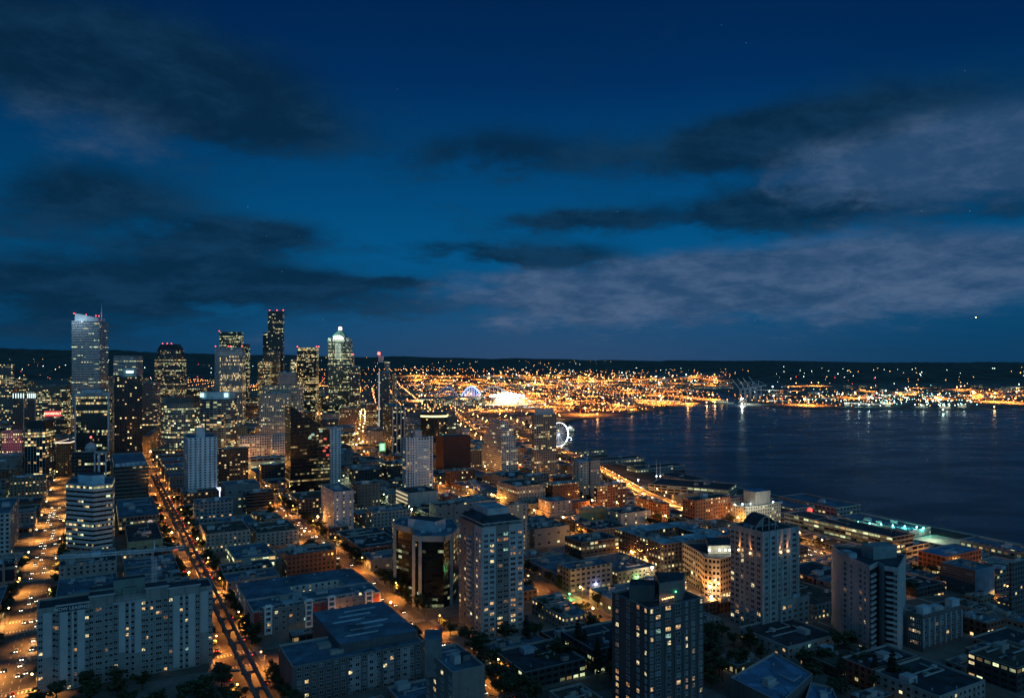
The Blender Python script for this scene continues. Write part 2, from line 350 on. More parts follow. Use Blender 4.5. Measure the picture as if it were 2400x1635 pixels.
# ------------------------------------------------------------------ terrain, water
def terrain():
    rows = np.concatenate([np.linspace(-700, 200, 19)[:-1], 200*1.0125**np.arange(392)]); ks = np.linspace(-1.35, 1.35, 560)
    Yp = rows[:, None]+0*ks[None, :]; X = ks[None, :]*(np.maximum(Yp, 200)+260); Y = Yp
    Z = np.where(in_bay(X, Y), -4.0, g(X, Y))
    nr, nc = X.shape; co = np.stack([X, Y, Z], -1).reshape(-1, 3)
    i = np.arange(nr-1)[:, None]*nc+np.arange(nc-1)[None, :]; fs = np.stack([i, i+1, i+nc+1, i+nc], -1).reshape(-1, 4)
    me = bpy.data.meshes.new('ground'); me.vertices.add(len(co)); me.vertices.foreach_set('co', co.ravel())
    me.loops.add(fs.size); me.loops.foreach_set('vertex_index', fs.ravel()); me.polygons.add(len(fs))
    me.polygons.foreach_set('loop_start', np.arange(len(fs))*4); me.polygons.foreach_set('loop_total', np.full(len(fs), 4)); me.update(calc_edges=True)
    m, t, b = principled('ground_city')
    ge = t.node('ShaderNodeNewGeometry'); n = t.noise(ge.outputs['Position'], .008, 6, .6); n2 = t.noise(ge.outputs['Position'], .12, 3, .6)
    sp = t.node('ShaderNodeSeparateXYZ'); t.l.new(ge.outputs['Position'], sp.inputs[0])
    c = t.mix(t.rng(n, .42, .58, 0, 1), (.055, .055, .05), (.13, .125, .115)); c = t.mix(t.m('MULTIPLY', n2, .5), c, (.04, .05, .035)); c = t.mix(t.rng(sp.outputs[1], 2300, 2700, 0, .7), c, t.mix(t.rng(t.noise(ge.outputs['Position'], .02, 4, .6), .45, .55, 0, 1), (.07, .065, .06), (.26, .25, .23)))
    wood = t.mix(t.rng(t.noise(ge.outputs['Position'], .004, 6, .7), .4, .6, 0, 1), (.03, .045, .035), (.08, .10, .09))
    far = t.m('MULTIPLY', t.rng(sp.outputs[1], 4800, 5300, 0, 1), t.rng(sp.outputs[2], 8, 25, 0, 1))
    t.l.new(t.mix(far, c, wood), b.inputs['Base Color']); b.inputs['Roughness'].default_value = .9
    me.materials.append(m); o = bpy.data.objects.new('ground', me); COL.objects.link(o); tag(o, kind='structure')
    w = MB(); m, t, b = principled('sea_water')
    b.inputs['Base Color'].default_value = (.002, .012, .028, 1); b.inputs['Roughness'].default_value = .16; b.inputs['IOR'].default_value = 1.33; b.inputs['Specular IOR Level'].default_value = .38
    ge = t.node('ShaderNodeNewGeometry'); mp = t.node('ShaderNodeMapping'); mp.inputs['Scale'].default_value = (1, 2.2, 1); t.l.new(ge.outputs['Position'], mp.inputs[0])
    n = t.noise(mp.outputs[0], .10, 6, .7, .5); nb = t.noise(mp.outputs[0], .006, 4, .6)
    bp = t.node('ShaderNodeBump'); bp.inputs['Strength'].default_value = 1.0; bp.inputs['Distance'].default_value = .15
    t.l.new(n, bp.inputs['Height']); t.l.new(bp.outputs[0], b.inputs['Normal'])
    t.l.new(t.rng(nb, .35, .65, .24, .33), b.inputs['Roughness'])
    w.face([(-400, -3000, 0), (9500, -3000, 0), (9500, 6000, 0), (-400, 6000, 0)], m)
    tag(w.obj('bay_water'), kind='structure')
terrain()

# ------------------------------------------------------------------ buildings
REG = []      # (root, footprint, z0, z1, short name or None)
def footprint(xl, xc, xr, Y, phi=28.9, dl=None, dr=None):
    s, c = math.sin(math.radians(phi)), math.cos(math.radians(phi)); u, v = (-s, c), (c, s)
    kc = (xc-CX)/F; C = (kc*Y, Y)
    right_visible = kc < -math.tan(math.radians(phi))      # avenue walls seen on the right of the corner
    dL, dR = ((-v[0], -v[1]), u) if right_visible else (u, v)
    def ext(d, px):
        k = (px-CX)/F; return (k*C[1]-C[0])/(d[0]-k*d[1])
    a = dl if dl is not None else ext(dL, xl); b = dr if dr is not None else ext(dR, xr)
    a = min(max(a, 2), 160); b = min(max(b, 2), 160)
    A = (C[0]+dL[0]*a, C[1]+dL[1]*a); B_ = (C[0]+dR[0]*b, C[1]+dR[1]*b); D = (A[0]+dR[0]*b, A[1]+dR[1]*b)
    return [C, B_, D, A]
def building(name, label, cat, pts, z0, z1, fac, roof=None, units=1, group=None, short=None, bay=3.0, fl=3.4, par=1.0, ped=None, slant=None, unit_mat=None, small=False):
    pts = ccw(list(pts)); cx = sum(p[0] for p in pts)/len(pts); cyy = sum(p[1] for p in pts)/len(pts)
    root = empty(name, (cx, cyy, z0), label, cat, group); roof = roof or ROOF_B
    zb = z0-6
    w = MB()
    if slant: w.prism(pts, z0, slant, fac, roof, bay, fl)
    else:
        w.prism(pts, z0, z1, fac, False, bay, fl)
    w.prism(pts, zb, z0, CONC_D, False)
    w.obj('wall', root)
    if not slant:
        r = MB(); ins = inset(pts, .45); r.face([(p[0], p[1], z1-par) for p in ins], roof)
        n = len(pts)
        for i in range(n):
            j = (i+1) % n
            r.face([(pts[i][0], pts[i][1], z1), (pts[j][0], pts[j][1], z1), (ins[j][0], ins[j][1], z1), (ins[i][0], ins[i][1], z1)], ped or METAL)
            r.face([(ins[i][0], ins[i][1], z1), (ins[j][0], ins[j][1], z1), (ins[j][0], ins[j][1], z1-par), (ins[i][0], ins[i][1], z1-par)], CONC)
        r.obj('roof', root)
        e1 = (pts[1][0]-pts[0][0], pts[1][1]-pts[0][1]); e2 = (pts[-1][0]-pts[0][0], pts[-1][1]-pts[0][1]); yaw = math.atan2(e1[1], e1[0])
        L1, L2 = math.hypot(*e1), math.hypot(*e2)
        for k in range(units):
            b = MB(); a1, a2 = R.uniform(.22, .7), R.uniform(.25, .75); sz = (min(L1*.3, R.uniform(2.5, 8)), min(L2*.3, R.uniform(2.5, 7)), R.uniform(1.4, 3.6))
            if small: a1, a2 = R.uniform(.1, .9), R.uniform(.12, .88); sz = (R.uniform(.9, 2.8), R.uniform(.9, 2.6), R.uniform(.6, 1.8)) if k else (min(L1*.3, 6), min(L2*.3, 5), 2.6)
            b.box((pts[0][0]+e1[0]*a1+e2[0]*a2, pts[0][1]+e1[1]*a1+e2[1]*a2, z1-par+.003), sz, unit_mat or R.choice([METAL, CONC, ROOF_L]), yaw)
            b.obj('roof_unit', root)
        if cyy < 780:
            def on(a1, a2): return (pts[0][0]+e1[0]*a1+e2[0]*a2, pts[0][1]+e1[1]*a1+e2[1]*a2)
            if n == 4:
                for k in range(2):
                    b = MB(); a1, a2, a3 = R.uniform(.1, .5), R.uniform(.15, .85), R.uniform(.55, .92); q0, q1 = on(a1, a2), on(a3, a2)
                    b.bar((*q0, z1-par+.55), (*q1, z1-par+.55), .6, METAL, .5); q2 = on(a3, min(.9, a2+.2)); b.bar((*q1, z1-par+.55), (*q2, z1-par+.55), .6, METAL, .5); b.obj('roof_duct', root)
                for k in range(5):
                    b = MB(); b.cyl((*on(R.uniform(.06, .94), R.uniform(.06, .94)), z1-par), .35, .28, R.uniform(.7, 1.5), R.choice([METAL, STEEL, ROOF_L]), 6); b.obj('roof_vent', root)
                if R.random() < .6:
                    b = MB(); q0 = on(R.uniform(.15, .8), R.uniform(.15, .8)); b.box((*q0, z1-par), (3.2, 2.6, 2.5), R.choice([CONC, CONC_D, METAL]), yaw); b.box((q0[0], q0[1], z1-par+2.502), (3.6, 3.0, .2), ROOF_D, yaw); b.obj('stair_head', root)
    REG.append((root, pts, z0, z1, short)); return root
HEROES = []
def hero(name, label, short, cat, xl, xc, xr, yt, fac, Y=None, base=None, phi=28.9, dl=None, dr=None, roof=None, units=2, bay=3.0, fl=3.4, gg=None, **k):
    if base is not None: Y = hit(xc, base)[1]
    pts = footprint(xl, xc, xr, Y, phi, dl, dr); z0 = min(gz(*p) for p in pts) if gg is None else gg; z1 = zat(yt, Y)
    r = building(name, label, cat, pts, z0, z1, fac, roof, units, short=short, bay=bay, fl=fl, **k)
    return r, pts, z0, z1
def beacon(loc, r=.9, m=None, label='red aircraft warning beacon', parent=None):
    r *= .72
    b = MB(); b.ball(loc, r, m or RED); b.bar((loc[0], loc[1], loc[2]-r-2), (loc[0], loc[1], loc[2]-r+.2), .25, STEEL)
    return b.obj('warning_light', parent)
def sub(root, name, fn):
    b = MB(); fn(b); return b.obj(name, root)
def C4(pts): return (sum(p[0] for p in pts)/len(pts), sum(p[1] for p in pts)/len(pts))

OT, AT = 'office_tower', 'apartment_tower'
f_blueband = facade('pale_banded_wall', (.50, .60, .66), bay=3, fl=3.9, wx=1.0, wy=.5, lit=.05, row=.04, warm=.25, s=1.1, cluster=.8)
# --- far downtown skyline (grid turned 11 degrees)
r, p, z0, z1 = hero(OT, 'tall pale horizontally banded skyscraper with sloping crown and white spire', 'the tall banded skyscraper', 'skyscraper', 168, 233, 254, 752, f_blueband, Y=1750, phi=11, fl=3.9, units=0, par=1)
cx, cyy = C4(p)
def crown1(b):
    q = inset(p, 5); q2 = [q[0], q[1], q[2], q[3]]; zz = []
    for a in q2: zz.append(zat(735, 1770) if a[0] < cx else zat(746, 1770))
    b.prism(q2, z1-1, zz, mat('pale_crown', (.45, .60, .68), .4), WHITE)
sub(r, 'crown', crown1); light('crown_floodlight', (cx-6, cyy-60, z1+2), (.75, .9, 1), 26000, r, 3)
sub(r, 'spire', lambda b: b.cyl((p[0][0] if False else max(q[0] for q in p)-3, 1765, z1), 1.6, .2, zat(714, 1765)-z1, WHITE))
for px in (173, 202, 225, 232):
    X, Y = P(px, 1756); beacon((X, Y, zat(736+(px-173)*.1, 1756)+1.5), 1.6, parent=r)
# dark re-entrant strip on the right side
hero('office_tower', 'short pale banded tower beside the tall banded skyscraper, lit top floor', 'the short banded tower', 'tower', 266, 318, 335, 834, f_blueband, Y=2050, phi=11, fl=3.9)
f_dkgrid = facade('dark_stone_grid', (.10, .10, .11), bay=2.6, fl=3.8, wx=.62, wy=.55, lit=.26, row=.1, warm=.6, s=1.5, cluster=.5)
Y = 1900; oct_ = lambda x0, x1, Y, ch: (lambda a, b: [(a[0]+ch, a[1]), (b[0]-ch, b[1]), (b[0], b[1]+ch), (b[0], b[1]+ch+18), (b[0]-ch, b[1]+2*ch+18), (a[0]+ch, a[1]+2*ch+18), (a[0], a[1]+ch+18), (a[0], a[1]+ch)])(P(x0, Y), P(x1, Y))
o8 = oct_(357, 424, Y, 13); r = building(OT, 'dark stepped tower with tapering black crown and three red beacons', 'skyscraper', o8, gz(*o8[0]), zat(838, Y), f_dkgrid, ROOF_D, 0, short='the dark stepped tower', bay=2.6, fl=3.8)
o8b = inset(o8, 5); sub(r, 'upper_storeys', lambda b: b.prism(o8b, zat(838, Y)-1, zat(820, Y), f_dkgrid, ROOF_D, 2.6, 3.8))
o8c = inset(o8, 13)
def crown2(b):
    zb, zt = zat(820, Y), zat(806, Y); n = 8
    for i in range(n):
        j = (i+1) % n; b.face([(*o8b[i], zb), (*o8b[j], zb), (*o8c[j], zt), (*o8c[i], zt)], ROOF_D)
    b.face([(*q, zt) for q in o8c], ROOF_D)
sub(r, 'crown', crown2)
for px in (381, 392, 402): X, Yb = P(px, 1915); beacon((X, Yb, zat(805, 1915)), 1.6, parent=r)
f_dkapt = facade('dark_apartment_wall', (.035, .045, .05), (.01, .014, .018), bay=3.4, fl=3.0, wx=.55, wy=.55, lit=.085, row=0, warm=.95, s=2.6, cluster=.2)
r, p, z0, z1 = hero(AT, 'tall near-black apartment tower with scattered warm windows and a lit rooftop sign box', 'the near-black apartment tower', 'tower', 258, 268, 333, 883, f_dkapt, Y=1130, fl=3.0, bay=3.4, roof=ROOF_D)
def sgn(b):
    X, Y = P(303, 1145); b.box((X, Y, z1), (19, 9, zat(864, 1145)-z1), mat('teal_plant_wall', (.10, .22, .26), .6), .5)
sub(r, 'roof_plant_room', sgn)
X, Y = P(304, 1136); sub(r, 'lit_sign', lambda b: b.box((X, Y, zat(873, 1136)), (9.5, .5, 2.4), glow('sign_white', (.8, .95, 1), 5), .5))
f_pkband = facade('pink_banded_wall', (.36, .32, .33), bay=3, fl=3.5, wx=1, wy=.48, lit=.16, row=.05, warm=.8, s=1.4, cluster=.7)
hero(OT, 'pinkish banded tower half hidden behind the near-black apartment tower', 'the pinkish banded tower', 'tower', 322, 368, 376, 897, f_pkband, Y=1300, phi=11, bay=3, fl=3.5)
# rounded banded tower
f_round = facade('pale_grid_wall', (.34, .37, .36), (.02, .03, .035), bay=3.2, fl=3.5, wx=.84, wy=.62, lit=.22, row=.13, warm=.45, s=1.5, cluster=.7)
Y = 1150; a, b_ = P(377, Y+14), P(456, Y+14); arc = [(a[0]+(b_[0]-a[0])*i/10, Y+14-13*math.sin(math.pi*i/10)) for i in range(11)]
pts = arc+[(b_[0]+3, Y+40), (a[0]-3, Y+40)]
r = building(OT, 'curved pale gridded tower with a bright top floor, dark hipped roof behind its parapet', 'tower', pts, gz(*a), zat(945, Y), f_round, ROOF_D, 2, short='the curved gridded tower', bay=3.2, fl=3.5)
sub(r, 'roof_plant_room', lambda b: b.box(((a[0]+b_[0])/2, Y+24, zat(945, Y)), (40, 16, 8), CONC_D, 0, ROOF_D))
sub(r, 'podium', lambda b: b.box(((a[0]+b_[0])/2, Y+10, gz(*a)), (58, 36, 20), facade('brown_podium', (.22, .12, .08), bay=5, fl=6, wx=.6, wy=.6, lit=.5, s=1.3), 0, ROOF_D))
f_blk = facade('black_curtain_wall', (.018, .024, .028), (.010, .016, .020), bay=1.6, fl=3.7, wx=.86, wy=.7, lit=.07, row=.09, warm=.6, s=1.2, cluster=.8, rough=.35)
r, p, z0, z1 = hero(OT, 'black glass tower with pale corner edges, pale parapet band and one lit floor', 'the black glass tower with pale edges', 'tower', 177, 254, 258, 921, f_blk, Y=1000, phi=11, bay=1.6, fl=3.7, roof=ROOF_B, units=3)
PALEB = mat('pale_blue_trim', (.40, .50, .56), .5)
for k in (0, 3): sub(r, 'corner_pilaster', lambda b: b.box((p[k][0], p[k][1], z0), (1.6, 1.6, z1-z0+1), PALEB, 0.19))
C = C4(p); sub(r, 'roof_plant_room', lambda b: b.box((C[0]+2, C[1]-3, z1), (24, 12, 5), PALEB, .19)); sub(r, 'parapet_band', lambda b: b.prism(inset(p, -.3), z1-3.4, z1+.4, PALEB, False))
f_warmgrid = facade('grey_stone_grid', (.16, .16, .15), bay=3.4, fl=3.6, wx=.6, wy=.5, lit=.28, row=.22, warm=.85, s=1.9, cluster=.6)
hero(OT, 'grey gridded tower cut by the left edge of the view, rows of warm windows', 'the grey tower at the left edge', 'tower', -60, 30, 34, 853, f_warmgrid, Y=1500, phi=11, bay=3.4, fl=3.6)
f_fin = facade('brown_fin_wall', (.14, .09, .08), bay=3.2, fl=3.5, wx=.55, wy=.5, lit=.06, row=0, warm=.9, s=1.6)
for xl, xr, yt, lab in ((30, 57, 920, 'slim brown tower with white uplit crown, left of its twin'), (64, 84, 920, 'slim brown tower with white uplit crown, right of its twin')):
    r, p, z0, z1 = hero(OT, lab, 'the uplit-crown tower', 'tower', xl, xr-1, xr+1, yt, f_fin, Y=1300, phi=11, bay=3.2, fl=3.5, roof=ROOF_L, units=1)
    for i in range(5):
        X, Y = P(xl+1+(xr-xl-3)*i/4, 1297); sub(r, 'crown_light', lambda b: b.box((X, Y, z1-9), (1.2, .6, 8), glow('crown_uplight', (.75, 1, .95), 1.6)))
    X, Y = P(xr-1, 1299); sub(r, 'corner_fin', lambda b: b.box((X, Y, z0), (1.4, 1.4, z1-z0), mat('pink_fin', (.5, .36, .33), .7)))
f_yel = facade('bronze_banded_wall', (.15, .15, .13), bay=2.6, fl=3.6, wx=.9, wy=.45, lit=.42, row=.2, warm=.55, s=1.7, cluster=.75)
r, p, z0, z1 = hero(OT, 'broad banded office block full of yellow lit rows behind the red rooftop sign', 'the yellow-lit banded block', 'office building', 70, 155, 166, 903, f_yel, Y=1400, phi=11, bay=2.6, fl=3.6)
# red hotel sign: a thing of its own on a low building
def text_mesh(body, size, ext=.05):
    cu = bpy.data.curves.new('txt', 'FONT'); cu.body = body; cu.size = size; cu.extrude = ext; cu.align_x = 'CENTER'; cu.align_y = 'CENTER'
    o = bpy.data.objects.new('txt', cu); COL.objects.link(o); bpy.context.view_layer.update()
    me = bpy.data.meshes.new_from_object(o.evaluated_get(bpy.context.evaluated_depsgraph_get())); bpy.data.objects.remove(o); return me
def lettering(body, size, loc, yaw, m, parent=None, name='lettering', ext=.05, tilt=0):
    me = text_mesh(body, size, ext); me.materials.clear(); me.materials.append(m); o = bpy.data.objects.new(name, me); COL.objects.link(o)
    if parent is not None: w = WORLD[parent.name]; loc = tuple(loc[i]-w[i] for i in range(3)); o.parent = parent
    o.location = loc; o.rotation_euler = (math.pi/2-tilt, 0, yaw); return o
r, p, z0, z1 = hero('hotel_block', 'dark brick hotel under the red rooftop sign', 'the dark brick hotel', 'hotel', 92, 150, 158, 982, facade('dark_hotel_brick', (.10, .06, .05), bay=3, fl=3.3, wx=.4, wy=.5, lit=.15, s=1.3), Y=1290, phi=11)
X, Y = P(124, 1292); zc = zat(969, 1292)
sg = empty('rooftop_sign', (X, Y, z1-1), 'red glowing rooftop sign with cream letters spelling ROOSEVELT', 'sign')
sub(sg, 'sign_board', lambda b: b.box((X, Y, zc-4.6), (26, .8, 9.2), glow('sign_red', (1, .02, .01), .75), .19))
sub(sg, 'sign_support', lambda b: [b.bar((X+i*8, Y+1+i*1.5, z1-1), (X+i*8, Y+1+i*1.5, zc+4), .4, STEEL) for i in (-1, 0, 1)])
lettering('ROOSEVELT', 5.0, (X, Y-.9, zc), .19, glow('sign_cream', (1, .8, .5), 2.2), sg, 'sign_lettering', .1)
# fins building, pink building
f_finw = facade('vertical_fin_wall', (.03, .04, .05), (.01, .014, .02), bay=3.3, fl=3.6, wx=.86, wy=.62, lit=.33, row=.16, warm=.75, s=1.8, cluster=.55, fin=(.09, (.45, .52, .56)))
r, p, z0, z1 = hero(OT, 'dark office tower ribbed with thin white vertical fins, its lower floors brightly lit', 'the white-ribbed office tower', 'office building', 58, 106, 131, 1004, f_finw, base=1135, phi=11, bay=3.3, fl=3.6, roof=ROOF_D, dr=30)
sub(r, 'upper_storeys', lambda b: b.prism(inset(p, 1.2), z1-1, zat(986, 960), BLACK, ROOF_D))
f_pink = facade('pink_stucco_wall', (.34, .20, .20), (.02, .015, .02), bay=3.1, fl=3.7, wx=.45, wy=.48, lit=.13, row=.08, warm=.85, s=1.8, cluster=.5)
r, p, z0, z1 = hero('hotel_tower', 'rose-pink hotel with paired dark windows and red neon strokes', 'the rose-pink hotel', 'hotel', 4, 51, 56, 1008, f_pink, base=1090, phi=11, bay=3.1, fl=3.7)
light('neon_wash', (p[0][0]-6, p[0][1]-26, z1-20), (1, .25, .35), 9000, r, 2)
for px, py in ((36, 1037), (45, 1037), (35, 1042), (46, 1042)):
    X, Y = P(px, 1048); sub(r, 'neon_stroke', lambda b: b.box((X, 1040 if False else p[0][1]-1.2+(X-p[0][0])*.19, zat(py, 1050)), (3.4, .3, .8), glow('neon_red', (1, .05, .08), 4), .19))
r, p, z0, z1 = hero('office_block', 'brown corner building with a bright lit roof edge beside the sloping avenue', 'the brown building with lit roof edge', 'office building', 131, 163, 180, 1036, facade('amber_brown_wall', (.30, .17, .10), bay=2.8, fl=3.5, wx=.4, wy=.6, lit=.06, s=1.2), Y=1010, phi=11, dr=60, roof=ROOF_D)
sub(r, 'lit_cornice', lambda b: b.prism(inset(p, -.5), z1-.9, z1+.3, glow('cornice_light', (1, .8, .6), 1.6), False))
# Columbia-like stepped black tower
f_tall = facade('black_tower_wall', (.02, .022, .026), (.008, .012, .014), bay=2.6, fl=3.8, wx=.8, wy=.6, lit=.13, row=.03, warm=.5, s=1.5, cluster=.7, rough=.4)
r, p, z0, z1 = hero(OT, 'tallest tower of the skyline, black and stepped, with red corner beacons', 'the tallest black tower', 'skyscraper', 628, 663, 668, 729, f_tall, Y=2167, phi=11, bay=2.6, fl=3.8, roof=ROOF_D, dr=40)
X, Y = P(616, 2175); X2 = P(629, 2175)[0]; sub(r, 'lower_shoulder', lambda b: b.prism(ccw([(X, Y), (X2, Y), (X2, Y+40), (X, Y+40)]), z0, zat(779, 2175), f_tall, ROOF_D, 2.6, 3.8))
for px in (632, 649, 664): X, Y = P(px, 2172); beacon((X, Y, z1+3), 1.9, parent=r)
f_brn = facade('brown_ribbed_wall', (.20, .155, .12), bay=2.2, fl=3.6, wx=.5, wy=.72, lit=.17, row=.05, warm=.8, s=1.4, cluster=.6)
hero(OT, 'brown ribbed office slab in front of the tallest black tower', 'the brown ribbed slab', 'office building', 617, 650, 657, 823, f_brn, Y=1900, phi=11, bay=2.2, fl=3.6)
f_brl = facade('brown_lit_wall', (.20, .15, .10), bay=2.6, fl=3.6, wx=.7, wy=.5, lit=.5, row=.3, warm=.75, s=1.7)
hero(OT, 'lower brown block glowing with yellow rows, left foot of the brown ribbed slab', 'the yellow-lit brown block', 'office building', 604, 632, 636, 847, f_brl, Y=1860, phi=11)
f_mun = facade('black_green_wall', (.02, .028, .03), (.008, .014, .016), bay=2.4, fl=3.7, wx=.85, wy=.6, lit=.28, row=.1, warm=.25, s=1.4, cluster=.7, rough=.4)
r, p, z0, z1 = hero(OT, 'black tower with greenish lit rows and widening lower floors behind the striped tower', 'the black tower with green-lit rows', 'skyscraper', 514, 566, 571, 778, f_mun, Y=2200, phi=11, bay=2.4, fl=3.7, roof=ROOF_D)
X, Y = P(570, 2205); X2 = P(579, 2205)[0]; sub(r, 'side_wing', lambda b: b.prism([(X, Y), (X2, Y), (X2, Y+25), (X, Y+25)], z0, zat(806, 2205), f_mun, ROOF_D, 2.4, 3.7))
X, Y = P(514, 2198); beacon((X, Y, z1+3), 1.8, parent=r)
f_strp = facade('white_vertical_stripes', (.46, .43, .40), (.02, .02, .02), bay=2.3, fl=3.8, wx=.45, wy=.93, lit=.16, row=.26, warm=.9, s=1.6, cluster=.7)
hero(OT, 'pale banded slab directly behind the white striped tower, red beacons on its roof', 'the pale slab behind the striped tower', 'office building', 503, 565, 569, 815, f_blueband, Y=1640, phi=11, fl=3.9)
r, p, z0, z1 = hero(OT, 'white tower with narrow vertical stripes, blank pale top and yellow lit rows', 'the white striped tower', 'skyscraper', 515, 568, 576, 833, f_strp, Y=1500, phi=11, bay=2.3, fl=3.8, roof=ROOF_L)
sub(r, 'blank_top_storey', lambda b: b.prism(p, z1-.9, zat(822, 1500), mat('pale_stone', (.46, .44, .42), .7), ROOF_L))
for px in (505, 535, 541, 567): X, Y = P(px, 1636); beacon((X, Y, zat(811, 1636)), 1.5, parent=r)
f_bkwarm = facade('dark_bronze_wall', (.045, .035, .03), (.012, .01, .01), bay=2.2, fl=3.7, wx=.7, wy=.55, lit=.25, row=.22, warm=.8, s=1.9, cluster=.75)
r, p, z0, z1 = hero(OT, 'dark bronze tower with blazing yellow floors halfway up', 'the dark bronze tower', 'skyscraper', 696, 742, 747, 814, f_bkwarm, Y=1700, phi=11, bay=2.2, fl=3.7, roof=ROOF_D)
for px in (697, 742, 747): X, Y = P(px, 1702); beacon((X, Y, z1+2), 1.6, parent=r)
hero(OT, 'small bright floodlit tower seen between the tallest and the dark bronze towers', 'the small floodlit tower', 'tower', 680, 694, 698, 842, facade('bright_white_rows', (.4, .35, .28), bay=3, fl=4, wx=.9, wy=.6, lit=.9, row=.9, warm=.8, s=2.6), Y=2150, phi=11)
# postmodern tower with lit pyramid
f_1201 = facade('green_grey_tower_wall', (.20, .22, .20), (.016, .02, .02), bay=2.6, fl=3.8, wx=.62, wy=.6, lit=.30, row=.13, warm=.35, s=1.6, cluster=.6)
Y = 1730; a, b_ = P(768, Y), P(817, Y); w_ = b_[0]-a[0]
pts = [(a[0], Y+3), (a[0]+10, Y+3), (a[0]+12, Y), (b_[0]-12, Y), (b_[0]-10, Y+3), (b_[0], Y+3), (b_[0], Y+42), (a[0], Y+42)]
r = building(OT, 'grey-green tower with a green lit pyramid roof, white arched gable and glowing tip', 'skyscraper', pts, gz(*a), zat(800, Y), f_1201, ROOF_D, 0, short='the pyramid-topped tower', bay=2.6, fl=3.8)
mx = (a[0]+b_[0])/2; zb = zat(800, Y)
PYR = mat('copper_green_roof', (.30, .52, .42), .5); LIM = mat('limestone', (.55, .55, .48), .7)
sub(r, 'corner_turret', lambda b: [b.box((mx+sx*(w_/2-3), Y+6+sy*30, zb-1), (6, 6, 9), LIM) for sx in (-1, 1) for sy in (0, 1)])
sub(r, 'upper_storeys', lambda b: b.prism([(mx-14, Y+6), (mx+14, Y+6), (mx+14, Y+36), (mx-14, Y+36)], zb-1, zat(788, Y+6), LIM, ROOF_D))
def arch(b):
    n = 10; q = [(mx+13*math.cos(math.pi*i/n), zat(794, Y)+5+10*math.sin(math.pi*i/n)-6) for i in range(n+1)]
    b.face([(x, Y+3, z) for x, z in q], glow('arch_glow', (1, 1, .85), 1.1)); b.face([(x, Y+5.9, z) for x, z in q[::-1]], LIM)
    for i in range(n): b.face([(q[i][0], Y+3, q[i][1]), (q[i+1][0], Y+3, q[i+1][1]), (q[i+1][0], Y+5.9, q[i+1][1]), (q[i][0], Y+5.9, q[i][1])], LIM)
sub(r, 'arched_gable', arch)
def pyr(b):
    z1_, z2 = zat(788, Y+6), zat(773, Y+20); q = [(mx-14.5, Y+5.5), (mx+14.5, Y+5.5), (mx+14.5, Y+36.5), (mx-14.5, Y+36.5)]; t_ = [(mx-3, Y+18), (mx+3, Y+18), (mx+3, Y+24), (mx-3, Y+24)]
    for i in range(4): j = (i+1) % 4; b.face([(*q[i], z1_), (*q[j], z1_), (*t_[j], z2), (*t_[i], z2)], PYR)
    b.face([(*k, z2) for k in t_], PYR)
sub(r, 'pyramid_roof', pyr)
sub(r, 'lantern', lambda b: b.box((mx, Y+21, zat(773, Y+20)-.5), (6.5, 6.5, 7), glow('lantern_glow', (1, .75, .6), 3.5)))
beacon((mx, Y+21, zat(767, Y+20)), 2.6, parent=r)
light('crown_floodlight', (mx, Y-14, zat(792, Y)), (.8, 1, .75), 16000, r, 2); light('crown_floodlight', (mx-17, Y-4, zat(786, Y)), (.7, 1, .8), 9000, r, 2)
for i in range(5): sub(r, 'lit_pilaster', lambda b: b.box((mx-6+i*3, Y-.6, zat(840, Y)), (.8, .5, 34), glow('pilaster_glow', (.8, 1, .8), .7)))
hero(OT, 'dark office tower just right of the pyramid-topped tower, small red lamp above', 'the dark tower right of the pyramid', 'tower', 819, 843, 847, 859, f_dkgrid, Y=1600, phi=11, bay=2.6, fl=3.8)
r, p, z0, z1 = hero(OT, 'thin dark slab with a red beacon peeping behind the pyramid-topped tower', 'the thin dark slab', 'tower', 817, 828, 831, 834, f_dkgrid, Y=1860, phi=11); X, Y = P(827, 1862); beacon((X, Y, z1+4), 2.4, parent=r)
f_hot = facade('cream_hotel_grid', (.52, .44, .37), (.03, .022, .018), bay=2.9, fl=3.2, wx=.52, wy=.5, lit=.24, row=.09, warm=.85, s=1.5, cluster=.4)
r, p, z0, z1 = hero('hotel_tower', 'broad cream hotel with a dense grid of small square windows', 'the broad cream hotel', 'hotel', 607, 681, 690, 922, f_hot, Y=1250, phi=11, bay=2.9, fl=3.2, roof=ROOF_D, dr=24)
X, Y = P(614, 1266); X2 = P(703, 1266)[0]; sub(r, 'rear_wing', lambda b: b.prism([(X, Y+2), (X2, Y+2), (X2, Y+24), (X, Y+24)], z0, zat(903, 1266), f_hot, ROOF_D, 2.9, 3.2))
hero('office_block', 'blank grey windowless slab above the cream hotel', 'the blank grey slab', 'office building', 653, 692, 696, 872, facade('blank_grey_top', (.30, .29, .28), bay=60, fl=60, wx=.01, wy=.01, lit=0), Y=1450, phi=11, gg=40)
f_cyan = facade('blue_glass_grid', (.22, .30, .33), (.015, .03, .036), bay=4, fl=3.3, wx=.9, wy=.72, lit=.2, row=.06, warm=.6, s=1.3, cluster=.5)
Y = 1130; a, b_ = P(469, Y+10), P(540, Y+10); arc = [(a[0]+(b_[0]-a[0])*i/8, Y+10-8*math.sin(math.pi*i/8)) for i in range(9)]; pts = arc+[(b_[0], Y+36), (a[0], Y+36)]
r = building(AT, 'rounded dark blue glass tower with a cyan lit crown ring', 'tower', pts, gz(*a), zat(935, Y), f_cyan, ROOF_L, 2, short='the cyan-crowned tower', bay=4, fl=3.3)
sub(r, 'crown', lambda b: b.prism(inset(pts, 1.5), zat(935, Y)-1, zat(919, Y), mat('pale_cyan_crown', (.35, .62, .70), .4), ROOF_L))
for i in (0, 1): sub(r, 'crown_light', lambda b: b.box(((a[0]+5+i*36), Y+4.5+i*1.5, zat(931, Y)), (6, .5, 6.5), glow('crown_strip', (.7, 1, .95), 1.1)))
